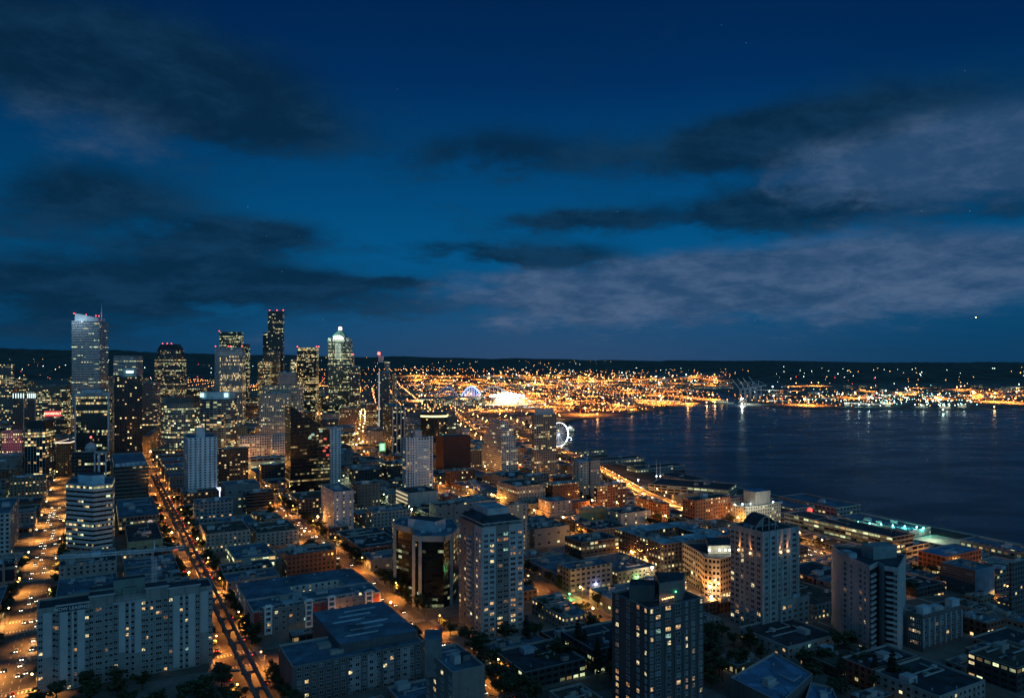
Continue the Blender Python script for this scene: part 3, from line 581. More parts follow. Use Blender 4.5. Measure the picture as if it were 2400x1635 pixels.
# right-hand downtown cluster
f_bglass = facade('blue_glass_wall', (.10, .14, .18), (.014, .026, .036), bay=3, fl=3.1, wx=.9, wy=.74, lit=.12, row=.02, warm=.5, s=1.3, cluster=.4, rough=.4)
r, p, z0, z1 = hero(AT, 'slim blue glass tower with a bright white vertical edge and rooftop fin', 'the slim blue glass tower', 'tower', 874, 889, 912, 873, f_bglass, Y=1520, phi=11, fl=3.1)
sub(r, 'lit_edge', lambda b: b.box((p[0][0]-.3, p[0][1]-.5, z0+20), (1.0, 1.0, z1-z0-18), glow('edge_light', (.7, .85, 1), .7)))
r, p, z0, z1 = hero(OT, 'grey tower with a huge red beacon, behind the slim blue glass tower', 'the red-beacon tower', 'tower', 877, 905, 914, 848, facade('grey_tower_rows', (.26, .29, .31), bay=3, fl=3.8, wx=.6, wy=.5, lit=.12, row=.12, s=1.6), Y=1780, phi=11)
X, Y = P(893, 1785); sub(r, 'rooftop_fin', lambda b: b.box((X, Y, z1-1), (11, 8, zat(834, 1785)-z1+1), METAL)); X, Y = P(888, 1778); beacon((X, Y, zat(828, 1778)), 5.2, glow('huge_red_beacon', (1, .08, .05), 7), parent=r)
hero(AT, 'pale narrow tower right of the slim blue glass tower', 'the pale narrow tower', 'tower', 912, 925, 930, 879, facade('pale_narrow_wall', (.36, .36, .34), bay=3, fl=3.2, wx=.5, wy=.5, lit=.2, s=1.2), Y=1560, phi=11)
f_dg = facade('deep_green_glass', (.035, .05, .052), (.01, .02, .022), bay=3.2, fl=3.2, wx=.85, wy=.7, lit=.07, row=.01, warm=.6, s=1.4, cluster=.3, rough=.5)
r, p, z0, z1 = hero(AT, 'dark green-grey tower with pale vertical pilasters below the slim blue tower', 'the green-grey pilaster tower', 'tower', 897, 920, 948, 953, f_dg, Y=1180, phi=18, fl=3.2, bay=3.2)
for t_ in (0.02, .35, .7, .98): sub(r, 'pilaster', lambda b: b.box((p[0][0]+(p[1][0]-p[0][0])*t_, p[0][1]+(p[1][1]-p[0][1])*t_, z0), (1.6, 1.6, z1-z0), METAL, .3))
Y = 1270; a, b_ = P(985, Y), P(1046, Y); n = 9; arc = [(a[0]+(b_[0]-a[0])*i/n, Y+8-8*math.sin(math.pi*i/n)) for i in range(n+1)]; pts = arc+[(b_[0], Y+34), (a[0], Y+34)]
r = building(OT, 'dark glass office with a curved front and a glowing yellow crown line', 'office building', pts, gz(*a), zat(967, Y), f_dg, ROOF_B, 3, short='the yellow-crowned dark glass office', bay=3.2, fl=3.2)
sub(r, 'crown_strip', lambda b: b.prism(inset(pts, -.4), zat(977.5, Y), zat(973.5, Y), glow('crown_yellow', (1, .85, .35), 2.2), False))
f_wgr = facade('white_window_grid', (.36, .40, .42), bay=3, fl=3.4, wx=.55, wy=.5, lit=.13, s=1.2)
hero('office_block', 'pale gridded office attached right of the yellow-crowned dark glass office', 'the pale gridded office', 'office building', 1044, 1048, 1072, 975, f_bglass, Y=1290)
hero('office_block', 'pale grid-fronted building between the brown windowless box and the glass office', 'the pale grid-fronted building', 'office building', 1068, 1084, 1100, 1003, f_wgr, Y=1240)
# --- Belltown (grid turned 28.9 degrees)
r, p, z0, z1 = hero('data_building', 'windowless red-brown box building with chamfered corners', 'the windowless red-brown box', 'building', 1022, 1040, 1103, 1023, facade('red_brown_blank', (.080, .028, .022), bay=60, fl=90, wx=.001, wy=.001, lit=0), base=1115, roof=ROOF_D, units=0)
f_cb = facade('white_condo_grid', (.70, .74, .74), (.02, .025, .03), bay=3.3, fl=3.0, wx=.66, wy=.6, lit=.10, row=0, warm=.7, s=1.4)
r, p, z0, z1 = hero(AT, 'slender white condominium tower with stacked balconies on a concrete podium', 'the slender white condominium', 'tower', 943, 953, 1013, 1027, f_cb, base=1168, bay=3.3, fl=3.0, roof=ROOF_D, units=1)
C = C4(p); sub(r, 'roof_plant_room', lambda b: b.box((C[0], C[1], z1-1), (8, 8, 9), METAL, .5))
nf = int((z1-z0)/3.0)
dv = ((p[1][0]-p[0][0]), (p[1][1]-p[0][1])); Lv = math.hypot(*dv)
for i in range(3, nf):
    def bal(b):
        t0, t1 = .42, .86; q = [(p[0][0]+dv[0]*t0, p[0][1]+dv[1]*t0), (p[0][0]+dv[0]*t1, p[0][1]+dv[1]*t1)]; nx, ny = dv[1]/Lv*1.5, -dv[0]/Lv*1.5
        b.prism(ccw([q[0], q[1], (q[1][0]+nx, q[1][1]+ny), (q[0][0]+nx, q[0][1]+ny)]), z0+i*3.0, z0+i*3.0+1.1, WHITE)
    sub(r, 'balcony', bal)
for t_ in (0.0, .12, .3, .4, .88, 1.0): sub(r, 'white_pilaster', lambda b: b.box((p[0][0]+dv[0]*t_, p[0][1]+dv[1]*t_, z0), (1.3, 1.3, z1-z0+1.5), WHITE, .5))
r, p, z0, z1 = hero('parking_podium', 'blank concrete podium with a lit open garage side under the slender white condominium', 'the blank concrete podium', 'garage', 928, 957, 1027, 1155, facade('podium_blank', (.36, .38, .37), bay=80, fl=40, wx=.001, wy=.001, lit=0), base=1196, roof=ROOF_D, units=2)
e = (p[3][0]-p[0][0], p[3][1]-p[0][1])
for i in range(4): sub(r, 'lit_parking_deck', lambda b: b.bar((p[0][0]+e[0]*.04-.3, p[0][1]+e[1]*.04, z0+2.2+i*4.2), (p[0][0]+e[0]*.96-.3, p[0][1]+e[1]*.96, z0+2.2+i*4.2), .6, glow('deck_light', (1, .8, .45), .6), 1.7))
# ziggurat condo
f_zig = facade('white_balcony_grid', (.72, .73, .70), (.025, .025, .025), bay=3.6, fl=3.1, wx=.72, wy=.58, lit=.20, row=.03, warm=.7, s=1.5)
Yz = hit(1175, 1110)[1]; r = None
for i, (xl, xc, xr, yt) in enumerate(((1129, 1176, 1213, 1050), (1134, 1175, 1208, 1025), (1141, 1174, 1203, 1005), (1148, 1173, 1192, 989))):
    pts = footprint(xl, xc, xr, Yz+i*3)
    if r is None: r = building(AT, 'white stepped condominium tower, narrowing upward, many lit balconies', 'tower', pts, gz(*pts[0]), zat(yt, Yz), f_zig, ROOF_L, 0, short='the white stepped condominium', bay=3.6, fl=3.1); zp = zat(yt, Yz)
    else: z_ = zat(yt, Yz+i*3); sub(r, 'stepped_storeys', lambda b: b.prism(ccw(pts), zp-1, z_, f_zig, ROOF_L, 3.6, 3.1)); zp = z_
f_brc = facade('brown_condo_grid', (.30, .27, .23), (.025, .022, .02), bay=3.2, fl=3.0, wx=.7, wy=.6, lit=.17, row=.02, warm=.9, s=1.3)
r, p, z0, z1 = hero(AT, 'tall brown-grey condominium tower with a dense balcony grid at the water, blank pale crown', 'the tall brown-grey condominium', 'tower', 1247, 1252, 1304, 972, f_brc, base=1135, bay=3.2, fl=3.0, units=1)
sub(r, 'crown', lambda b: b.prism(inset(p, 2.5), z1-1, zat(958, p[0][1]), METAL, ROOF_L))
r, p, z0, z1 = hero(AT, 'grey concrete tower with a rounded pale bay, near the waterfront', 'the grey rounded-bay tower', 'tower', 1346, 1384, 1407, 1079, facade('grey_conc_sparse', (.28, .28, .26), bay=4.5, fl=3.1, wx=.3, wy=.4, lit=.13, s=1.4), base=1172, units=1)
def cylbay(b):
    X, Y = P(1362, p[0][1]-2); n = 14; rr = 9.5; q = [(X+rr*math.cos(2*math.pi*j/n), Y+6+rr*math.sin(2*math.pi*j/n)) for j in range(n)]; b.prism(q, z0, zat(1081, Y), facade('pale_bay_wall', (.38, .37, .33), bay=4, fl=3.1, wx=.35, wy=.5, lit=.14, s=1.4), ROOF_L, 4, 3.1)
sub(r, 'rounded_bay', cylbay)
# black wedge tower
f_wedge = facade('black_mirror_wall', (.010, .011, .012), (.008, .009, .010), bay=2.6, fl=3.8, wx=.9, wy=.42, lit=.20, row=.07, warm=.95, s=.75, cluster=.75, rough=.25)
Yw = hit(681, 1172)[1]; pts = footprint(668, 681, 773, Yw); zl, zr_ = zat(951, Yw), None
Bp = pts[1]; zr_ = zat(1008, Bp[1]); zz = [zl, zr_, zr_, zl]
cc = ccw(list(pts)); zz = [zl if (q in (pts[0], pts[3])) else zr_ for q in cc]
r = building(OT, 'black glass tower sliced by a steep diagonal roof, speckled with amber reflections', 'skyscraper', pts, gz(*pts[0]), zl, f_wedge, mat('black_roof_glass', (.012, .012, .014), .2), 0, short='the black wedge-topped tower', bay=2.6, fl=3.8, slant=zz)
for (px, py, c, s) in ((733, 1020, (.5, 1, .8), .5), (726, 1028, (.5, 1, .8), .4), (752, 1012, (.5, 1, .8), .4), (765, 1050, (1, .05, .02), .9), (760, 1058, (1, .1, .03), .7), (768, 1068, (1, .05, .02), .7), (752, 1035, (1, .55, .15), .5), (762, 1030, (1, .55, .15), .5)):  # coloured reflections in the dark glass, built as small glowing patches
    k = (px-CX)/F; d = (pts[1][0]-pts[0][0], pts[1][1]-pts[0][1]); t_ = (k*pts[0][1]-pts[0][0])/(d[0]-k*d[1]); X, Y = pts[0][0]+d[0]*t_, pts[0][1]+d[1]*t_
    sub(r, 'glowing_reflection', lambda b: b.box((X+.1, Y-.2, zat(py, Y)), (3.4, .2, 2.2), glow('tint_%d' % int(px*10+s*100), c, s), math.radians(28.9)))
f_bw = facade('pale_blue_hotel_wall', (.52, .70, .78), (.03, .05, .07), bay=4.6, fl=2.9, wx=.42, wy=.5, lit=.03, row=0, warm=.9, s=1.4)
hero('hotel_tower', 'narrow pale blue hotel tower just right of the black wedge tower', 'the narrow pale blue hotel', 'hotel', 770, 775, 799, 1003, f_bw, Y=940, bay=4.6, fl=2.9)
r, p, z0, z1 = hero('hotel_tower', 'pale blue-white hotel tower with columns of paired dark windows over a blank podium', 'the pale blue-white hotel tower', 'hotel', 430, 441, 509, 1026, f_bw, base=1180, bay=4.6, fl=2.9, units=1)
X, Y = P(469, p[0][1]+14); sub(r, 'roof_plant_room', lambda b: b.box((X, Y, z1-1), (9, 9, 11), mat('pale_blue_wall', (.40, .52, .58), .7), .5))
r, p, z0, z1 = hero('hotel_podium', 'blank pale blue podium under the pale blue-white hotel tower', 'the pale blue podium', 'building', 423, 432, 514, 1155, facade('pale_blue_blank', (.40, .54, .60), bay=80, fl=40, wx=.001, wy=.001, lit=0), Y=Y-22, units=1)
f_amb = facade('dark_amber_grid', (.10, .085, .075), (.02, .018, .016), bay=3.2, fl=3.0, wx=.6, wy=.5, lit=.22, row=.02, warm=1, s=1.1)
hero('apartment_block', 'dark gridded apartment block with amber windows right of the blue-white hotel', 'the dark amber-windowed block', 'apartment building', 508, 512, 582, 1053, f_amb, base=1146, bay=3.2, fl=3.0, roof=ROOF_D)
f_band = facade('white_ribbon_wall', (.48, .49, .50), (.02, .022, .026), bay=1.5, fl=3.9, wx=1.0, wy=.42, lit=.07, row=.06, warm=.45, s=1.5, cluster=.9)
# banded office with a shallow V front
Yv = hit(219, 1306)[1]; Cv = P(219, Yv); La = P(155, Yv+9); Ra = P(263.5, Yv+10)
pts = [La, Cv, Ra, (Ra[0]-16, Ra[1]+34), (La[0]-16, La[1]+36)]
r = building('office_block', 'white office block banded with dark ribbon windows, shallow V-shaped front', 'office building', pts, gz(*Cv), zat(1137, Yv), f_band, ROOF_B, 1, short='the white ribbon-windowed office', bay=1.5, fl=3.9)
z1 = zat(1137, Yv)
sub(r, 'roof_plant_room', lambda b: b.prism([P(184, Yv+14), P(215, Yv+10), P(245, Yv+14), P(243, Yv+30), P(182, Yv+30)], z1-1, zat(1113, Yv+12), mat('pale_blue_metal', (.34, .52, .62), .5), ROOF_D))
r, p, z0, z1 = hero('office_block', 'dark teal windowless-looking office box with pale units along its roof edge', 'the dark teal office box', 'office building', 262, 267, 348, 1094, facade('dark_teal_bands', (.06, .085, .09), (.012, .018, .02), bay=3, fl=4, wx=1, wy=.4, lit=.01, s=.8), base=1200, roof=ROOF_B, units=0)
for i in range(6): 
    X, Y = P(276+i*12, p[0][1]+6+i*3.5); sub(r, 'roof_unit', lambda b: b.box((X, Y, z1-1), (4.4, 4, 3.8), mat('blue_roof_unit', (.30, .45, .56), .5), .5))
r, p, z0, z1 = hero('office_block', 'dark office with a tall white rectangular frame and red-lit rooftop dome', 'the white-framed dark office', 'office building', 168, 250, 257, 1058, facade('dk_frame_office', (.035, .045, .05), bay=3, fl=3.6, wx=.8, wy=.5, lit=.12, s=1.2), Y=790, phi=11, roof=ROOF_D)
def frame(b):
    for x0, x1, y0, y1 in ((221, 223, 1060, 1120), (230, 234, 1060, 1120), (247, 249.5, 1060, 1135), (221, 249.5, 1059, 1062), (234, 248, 1082, 1084)):
        a, c = P(x0, 778), P(x1, 778); b.box(((a[0]+c[0])/2, 778, zat(y1, 778)), (c[0]-a[0], 1.2, zat(y0, 778)-zat(y1, 778)), PALEB)
sub(r, 'white_frame', frame)
X, Y = P(213, 800); sub(r, 'dome', lambda b: b.ball((X, Y, z1+3), 6, METAL, 12)); beacon((X, Y, zat(1038, 800)), 1.6, parent=r); beacon((X, Y, zat(1024, 800)), 1.5, parent=r)
sub(r, 'dome_mast', lambda b: b.bar((X, Y, z1+8), (X, Y, zat(1024, 800)), .5, STEEL))
f_apt2 = facade('violet_grey_wall', (.40, .40, .43), bay=5.2, fl=2.9, wx=.2, wy=.45, lit=.35, row=0, warm=.9, s=1.2)
r, p, z0, z1 = hero('apartment_block', 'violet-grey apartment block with a column of small lit windows beside the tree-lined avenue', 'the violet-grey apartment block', 'apartment building', 752, 783, 829, 1152, f_apt2, base=1252, roof=ROOF_B, bay=5.2, fl=2.9)
hero('apartment_block', 'dark apartment block behind the violet-grey one, sparse window columns', 'the dark block behind the violet-grey one', 'apartment building', 826, 838, 893, 1135, facade('dk_apt_b', (.09, .09, .10), bay=3.6, fl=3, wx=.3, wy=.5, lit=.12, s=1.3), base=1212, roof=ROOF_D)
f_cl = facade('white_classic_wall', (.54, .53, .53), bay=3.4, fl=3.7, wx=.62, wy=.52, lit=.13, s=1.4)
hero('office_block', 'white classical block with dark hipped roof in front of the cream hotel', 'the white classical block', 'office building', 556, 562, 636, 1022, f_cl, Y=1120, roof=ROOF_D, bay=3.4, fl=3.7)
hero('office_block', 'white boxy block joined right of the white classical block', 'the white boxy block', 'office building', 634, 638, 684, 1018, f_cl, Y=1110, roof=ROOF_B, bay=3.4, fl=3.7)
hero('shop_block', 'long low block with a bright white glazed storey below the classical block', 'the glazed low block', 'shop', 582, 588, 672, 1074, facade('lit_glazed_row', (.35, .36, .34), bay=8, fl=5, wx=.85, wy=.5, lit=.7, row=.8, warm=.1, s=1.0), Y=1010, roof=ROOF_B, bay=8, fl=5)
hero('office_block', 'orange-washed stone block at the foot of the curved gridded tower', 'the orange-washed stone block', 'building', 536, 541, 580, 1000, facade('orange_stone', (.38, .24, .13), bay=3, fl=3.6, wx=.4, wy=.5, lit=.1, s=1.2), Y=1180)
hero('office_block', 'golden floodlit stone block beside the avenue left of the curved gridded tower', 'the golden stone block', 'building', 334, 352, 376, 1022, facade('gold_stone', (.40, .28, .15), bay=2.6, fl=3.4, wx=.3, wy=.5, lit=.05, s=1.2), Y=1190, phi=20)
r, p, z0, z1 = hero('billboard_block', 'low building with a blue roof and a bright vertical screen at its corner', 'the blue-roofed low block with screen', 'building', 508, 516, 606, 1150, facade('grey_low_blank', (.22, .25, .28), bay=60, fl=30, wx=.001, wy=.001, lit=0), base=1176, roof=ROOF_B, units=4)
sub(r, 'screen', lambda b: b.box((p[0][0]-1.5, p[0][1]-.5, z0+3), (4.5, .5, 13), glow('screen_glow', (.7, .75, 1), 2.2), .5))
hero('office_block', 'blue-grey low office with a pale roof edge, left of the restaurant roofs', 'the blue-grey low office', 'office building', 452, 458, 546, 1178, facade('blue_grey_office', (.16, .23, .27), bay=3.6, fl=3.6, wx=.5, wy=.4, lit=.06, s=1.2), base=1226, roof=ROOF_B)
hero('parking_garage', 'dark open parking garage with thin slab lines', 'the dark parking garage', 'garage', 570, 578, 642, 1156, facade('garage_lines', (.08, .08, .085), (.01, .01, .01), bay=6, fl=3, wx=1, wy=.6, lit=.04, s=.8, row=0), base=1206, roof=ROOF_D)
r, p, z0, z1 = hero('office_block', 'two-storey office with flat blue roof and glowing ground-floor windows', 'the two-storey office with blue roof', 'office building', 530, 551, 646, 1309, facade('two_storey_office', (.24, .27, .27), (.02, .03, .03), bay=5, fl=4.2, wx=.9, wy=.5, lit=.35, row=.5, warm=.15, s=1.3), base=1339, roof=ROOF_B, units=3, bay=5, fl=4.2)
hero('shop_block', 'long low blue-roofed shed right of the two-storey office, two lit windows', 'the long blue-roofed shed', 'building', 640, 652, 760, 1300, facade('shed_wall', (.17, .22, .23), bay=7, fl=6, wx=.3, wy=.5, lit=.3, s=1.3, warm=.3), Y=575, roof=ROOF_B, units=5, dr=45)
hero('shop_block', 'flat blue roof building stepping behind the two-storey office', 'the stepped blue-roof building', 'building', 505, 520, 602, 1232, facade('step_wall', (.24, .29, .31), bay=4, fl=4, wx=.6, wy=.4, lit=.1, s=1), Y=660, roof=ROOF_B, units=4)
r, p, z0, z1 = hero('brewery_block', 'low block with a blue parapet, red side wall and round pale clock emblem', 'the red-walled block with clock', 'building', 272, 278, 374, 1213, facade('dk_loft_grid', (.10, .14, .15), bay=3, fl=3.4, wx=.7, wy=.6, lit=.1, s=1), Y=672, roof=ROOF_B, units=5, bay=3)
def on_wall(p, i, j, px):
    a, c = p[i], p[j]; d = (c[0]-a[0], c[1]-a[1]); k = (px-CX)/F; t_ = (k*a[1]-a[0])/(d[0]-k*d[1]); return a[0]+d[0]*t_, a[1]+d[1]*t_
a, c = on_wall(p, 0, 1, 328), on_wall(p, 0, 1, 373); sub(r, 'red_wall_panel', lambda b: b.prism(ccw([a, c, (c[0]+.3, c[1]-.6), (a[0]+.3, a[1]-.6)]), z0, z1-6, REDW))
a = on_wall(p, 0, 1, 353); 
def clk(b):
    n = 16; q = [(a[0]+2.3*math.cos(2*math.pi*i/n)*c_, a[1]-.9+2.3*math.cos(2*math.pi*i/n)*s_, z1-6.5+2.3*math.sin(2*math.pi*i/n)) for i in range(n)]; b.face(q, glow('clock_face', (1, .7, .6), .55))
    b.bar((a[0], a[1]-1.0, z1-6.5), (a[0], a[1]-1.0, z1-4.9), .25, BLACK); b.bar((a[0], a[1]-1.0, z1-6.5), (a[0]+1, a[1]-.6, z1-6.5), .25, BLACK)
sub(r, 'clock_face', clk)
hero('shop_block', 'low golden-lit wall with faint painted figures beyond the crane', 'the golden-lit low wall building', 'building', 292, 299, 382, 1270, facade('gold_wall', (.42, .32, .17), bay=9, fl=8, wx=.3, wy=.3, lit=.0, s=1), base=1296, roof=ROOF_D)
r, p, z0, z1 = hero('office_block', 'pale block at the left edge with square dark windows and a long receding side', 'the pale block at the left edge', 'office building', -40, 23.5, 45, 1201, facade('left_pale_wall', (.34, .38, .40), (.015, .02, .03), bay=3.3, fl=3.5, wx=.5, wy=.5, lit=.06, s=1.6), base=1306, phi=28.9, roof=ROOF_B, bay=3.3, fl=3.5)
hero('shop_block', 'glass-fronted low building in the lower left corner', 'the glass-fronted low building', 'building', -30, 34, 40, 1318, facade('corner_glass', (.30, .22, .18), bay=9, fl=9, wx=.85, wy=.8, lit=0, s=1), Y=500, roof=ROOF_D)
# orange/terracotta group around first avenue
f_sal = facade('salmon_wall', (.44, .33, .26), bay=6, fl=3, wx=.22, wy=.5, lit=.4, warm=.9, s=1.6)
hero('apartment_block', 'salmon stucco apartment block with a lit stair column behind the big pale tower', 'the salmon stair-column block', 'apartment building', 1186, 1192, 1236, 1183, f_sal, Y=590, bay=6, fl=3)
r, p, z0, z1 = hero('apartment_block', 'salmon block with broad blank piers and a wide overhanging base', 'the salmon block with blank piers', 'apartment building', 1262, 1290, 1341, 1176, f_sal, base=1222, bay=6, fl=3, roof=ROOF_B)
sub(r, 'overhanging_base', lambda b: b.prism(inset(p, -2.2), z0+3, z0+8, mat('salmon_plain', (.44, .33, .25), .8), ROOF_B))
hero('hotel_block', 'yellow-ochre washed building with three small high windows', 'the yellow-ochre building', 'building', 1350, 1357, 1420, 1194, facade('ochre_wall', (.46, .33, .15), bay=6, fl=9, wx=.15, wy=.15, lit=.5, s=1.5), base=1230, roof=ROOF_D)
hero('apartment_block', 'low pale gabled-wall block with orange flank left of the big courtyard building', 'the pale block with orange flank', 'apartment building', 1418, 1455, 1526, 1203, facade('pale_orange_flank', (.36, .36, .33), bay=14, fl=3.2, wx=.12, wy=.5, lit=.4, s=1.5), base=1240, roof=ROOF_D, bay=14)
f_brk = facade('brick_condo_wall', (.26, .12, .075), (.02, .018, .018), bay=3, fl=3.1, wx=.55, wy=.55, lit=.22, warm=.95, s=1.4)
r, p, z0, z1 = hero('apartment_block', 'brick condominium block with pale units scattered over a dark roof, beside the lit highway', 'the brick condominium by the highway', 'apartment building', 1490, 1556, 1569, 1180, f_brk, base=1226, roof=ROOF_D, units=7, unit_mat=ROOF_L)
hero('apartment_block', 'red-brown block with glowing orange balconies right of the grey rounded-bay tower', 'the glowing balcony block', 'apartment building', 1392, 1400, 1468, 1138, facade('rb_balc', (.20, .10, .07), bay=3.4, fl=3, wx=.6, wy=.5, lit=.42, warm=1, s=1.7), base=1190, roof=ROOF_L)
hero('apartment_block', 'orange-lit brick warehouse block with a pale lilac party wall', 'the brick block with lilac party wall', 'apartment building', 1600, 1630, 1712, 1172, facade('brick_lofts', (.30, .14, .08), bay=3.4, fl=3.6, wx=.4, wy=.5, lit=.35, warm=1, s=1.6), base=1222, roof=ROOF_D)
r, p, z0, z1 = hero('parking_garage', 'long pale multi-level garage with dark roof along the waterfront', 'the long waterfront garage', 'garage', 1530, 1706, 1728, 1148, facade('garage_pale', (.36, .36, .32), (.01, .012, .012), bay=9, fl=4, wx=.86, wy=.55, lit=.35, warm=.2, s=.8, row=.1), Y=1010, phi=-28, dl=110, roof=ROOF_D, units=3, bay=9, fl=4)
hero('apartment_block', 'plain grey-green windowless block in front of the long waterfront garage', 'the grey-green windowless block', 'building', 1575, 1580, 1658, 1160, facade('greygreen_blank', (.17, .18, .155), bay=8, fl=20, wx=.5, wy=.0, lit=0), Y=960, roof=ROOF_D, units=3)
f_whot = facade('floodlit_hotel_wall', (.52, .50, .42), (.03, .03, .03), bay=3.4, fl=3.4, wx=.4, wy=.5, lit=.3, warm=.8, s=1.5)
r, p, z0, z1 = hero('hotel_block', 'pale floodlit hotel with lit rooftop terraces near the pier', 'the pale floodlit hotel', 'hotel', 1712, 1748, 1830, 1188, f_whot, base=1236, roof=ROOF_L, units=2, bay=3.4)
for i in range(4): X, Y = P(1755+i*20, p[0][1]-8+i*4); light('facade_floodlight', (X, Y, z1+2), (1, .95, .75), 2500, r, .6)
for i in range(6): X, Y = P(1722+i*18, p[0][1]+10+i*3); sub(r, 'terrace_lamp', lambda b: b.ball((X, Y, z1+.6), .7, WHT))
sub(r, 'roof_plant_room', lambda b: b.box((*P(1774, p[0][1]+25), z1-1), (22, 16, 14), facade('plant_ribs', (.34, .35, .33), bay=1.2, fl=30, wx=.3, wy=.0, lit=0), .5, mat('bright_blue_roof', (.10, .22, .42), .6)))
f_crv = facade('orange_stucco_wall', (.44, .30, .19), (.012, .010, .010), bay=3.4, fl=3.7, wx=.62, wy=.48, lit=.05, warm=.8, s=1.8)
Yc = hit(1688, 1404)[1]; L0 = P(1600, Yc+44); pts = [L0, P(1640, Yc+17)]+[(lambda X, Y: (X, Y))(*P(1650+i*9.5, Yc+10-10*math.sin(.5+1.1*i/4))) for i in range(5)]+[P(1713, Yc+8), P(1713, Yc+45)]
r = building('office_block', 'six-storey orange-lit stucco office with a curved corner and four bright wall lamps on top', 'office building', pts, gz(*pts[3]), zat(1309, Yc), f_crv, ROOF_D, 1, short='the orange curved-corner office', bay=3.4, fl=3.7)
z1 = zat(1309, Yc); sub(r, 'penthouse', lambda b: b.prism([P(1660, Yc+16), P(1712, Yc+18), P(1712, Yc+40), P(1655, Yc+40)], z1-1, z1+4.5, mat('penthouse_wall', (.36, .36, .32), .8), ROOF_D))
for px in (1663, 1686, 1700, 1710): X, Y = P(px, Yc+15); sub(r, 'wall_lamp', lambda b: b.ball((X, Y, z1+2), .6, WHT)); light('wall_lamp_light', (X, Y-1.5, z1+2.2), (1, .85, .6), 500, r)
for i in range(5): X, Y = P(1610+i*24, Yc-14+(30-i*8 if i < 4 else 4)); light('street_wash_light', (X, Y, gz(X, Y)+9), (1, .5, .16), 3400, r)
# courtyard condominium (big blue roof)
f_court = facade('courtyard_brick', (.17, .12, .10), (.015, .016, .018), bay=3.4, fl=3.1, wx=.5, wy=.55, lit=.13, warm=.95, s=1.3)
Yk = hit(1556, 1352)[1]; pts = footprint(1437, 1556, 1712, 1272, 28.9) if False else None
C = P(1556, Yk); zt = zat(1275, Yk)
k1 = (1440-CX)/F; aa = (k1*C[1]-C[0])/(U1[0]-k1*U1[1]); k2 = (1716-CX)/F; bb = (k2*C[1]-C[0])/(V1[0]-k2*V1[1]); aa, bb = min(aa, 110), min(bb, 78)
cor = lambda a, b: (C[0]+U1[0]*a+V1[0]*b, C[1]+U1[1]*a+V1[1]*b)
r = building('apartment_block', 'large brick courtyard condominium block with pale blue roof rim', 'apartment building', [cor(0, 0), cor(0, 17), cor(aa, 17), cor(aa, 0)], gz(*C), zt, f_court, ROOF_L, 3, short='the large courtyard condominium', bay=3.4, fl=3.1, ped=ROOF_L)
for nm, q in (('north_wing', [cor(.0, 17), cor(0, bb), cor(17, bb), cor(17, 17)]), ('east_wing', [cor(17, bb-17), cor(17, bb), cor(aa, bb), cor(aa, bb-17)]), ('south_wing', [cor(aa-18, 17), cor(aa-18, bb-17), cor(aa, bb-17), cor(aa, 17)])):
    def wing(b):
        qq = ccw(q); z_ = zt-(.4 if nm != 'east_wing' else 1.5); b.prism(qq, gz(*C)-5, z_, f_court, False, 3.4, 3.1); i_ = inset(qq, .6); b.face([(*v, z_-.9) for v in i_], ROOF_L)
        for i in range(4): j = (i+1) % 4; b.face([(*qq[i], z_), (*qq[j], z_), (*i_[j], z_), (*i_[i], z_)], ROOF_L); b.face([(*i_[i], z_), (*i_[j], z_), (*i_[j], z_-.9), (*i_[i], z_-.9)], ROOF_L)
    sub(r, 'wing', wing)
REG.append((r, [cor(0, 0), cor(0, bb), cor(aa, bb), cor(aa, 0)], 0, 0, None))
for i in range(16):
    a_, b2 = R.choice([(R.uniform(3, aa-3), R.uniform(3, 14)), (R.uniform(2, 14), R.uniform(5, bb-5)), (R.uniform(5, aa-5), R.uniform(bb-14, bb-3))]); sub(r, 'roof_unit', lambda b: b.box((*cor(a_, b2), zt-.85), (R.uniform(2, 5), R.uniform(2, 4), R.uniform(.8, 2.4)), R.choice([ROOF_L, METAL]), .5))
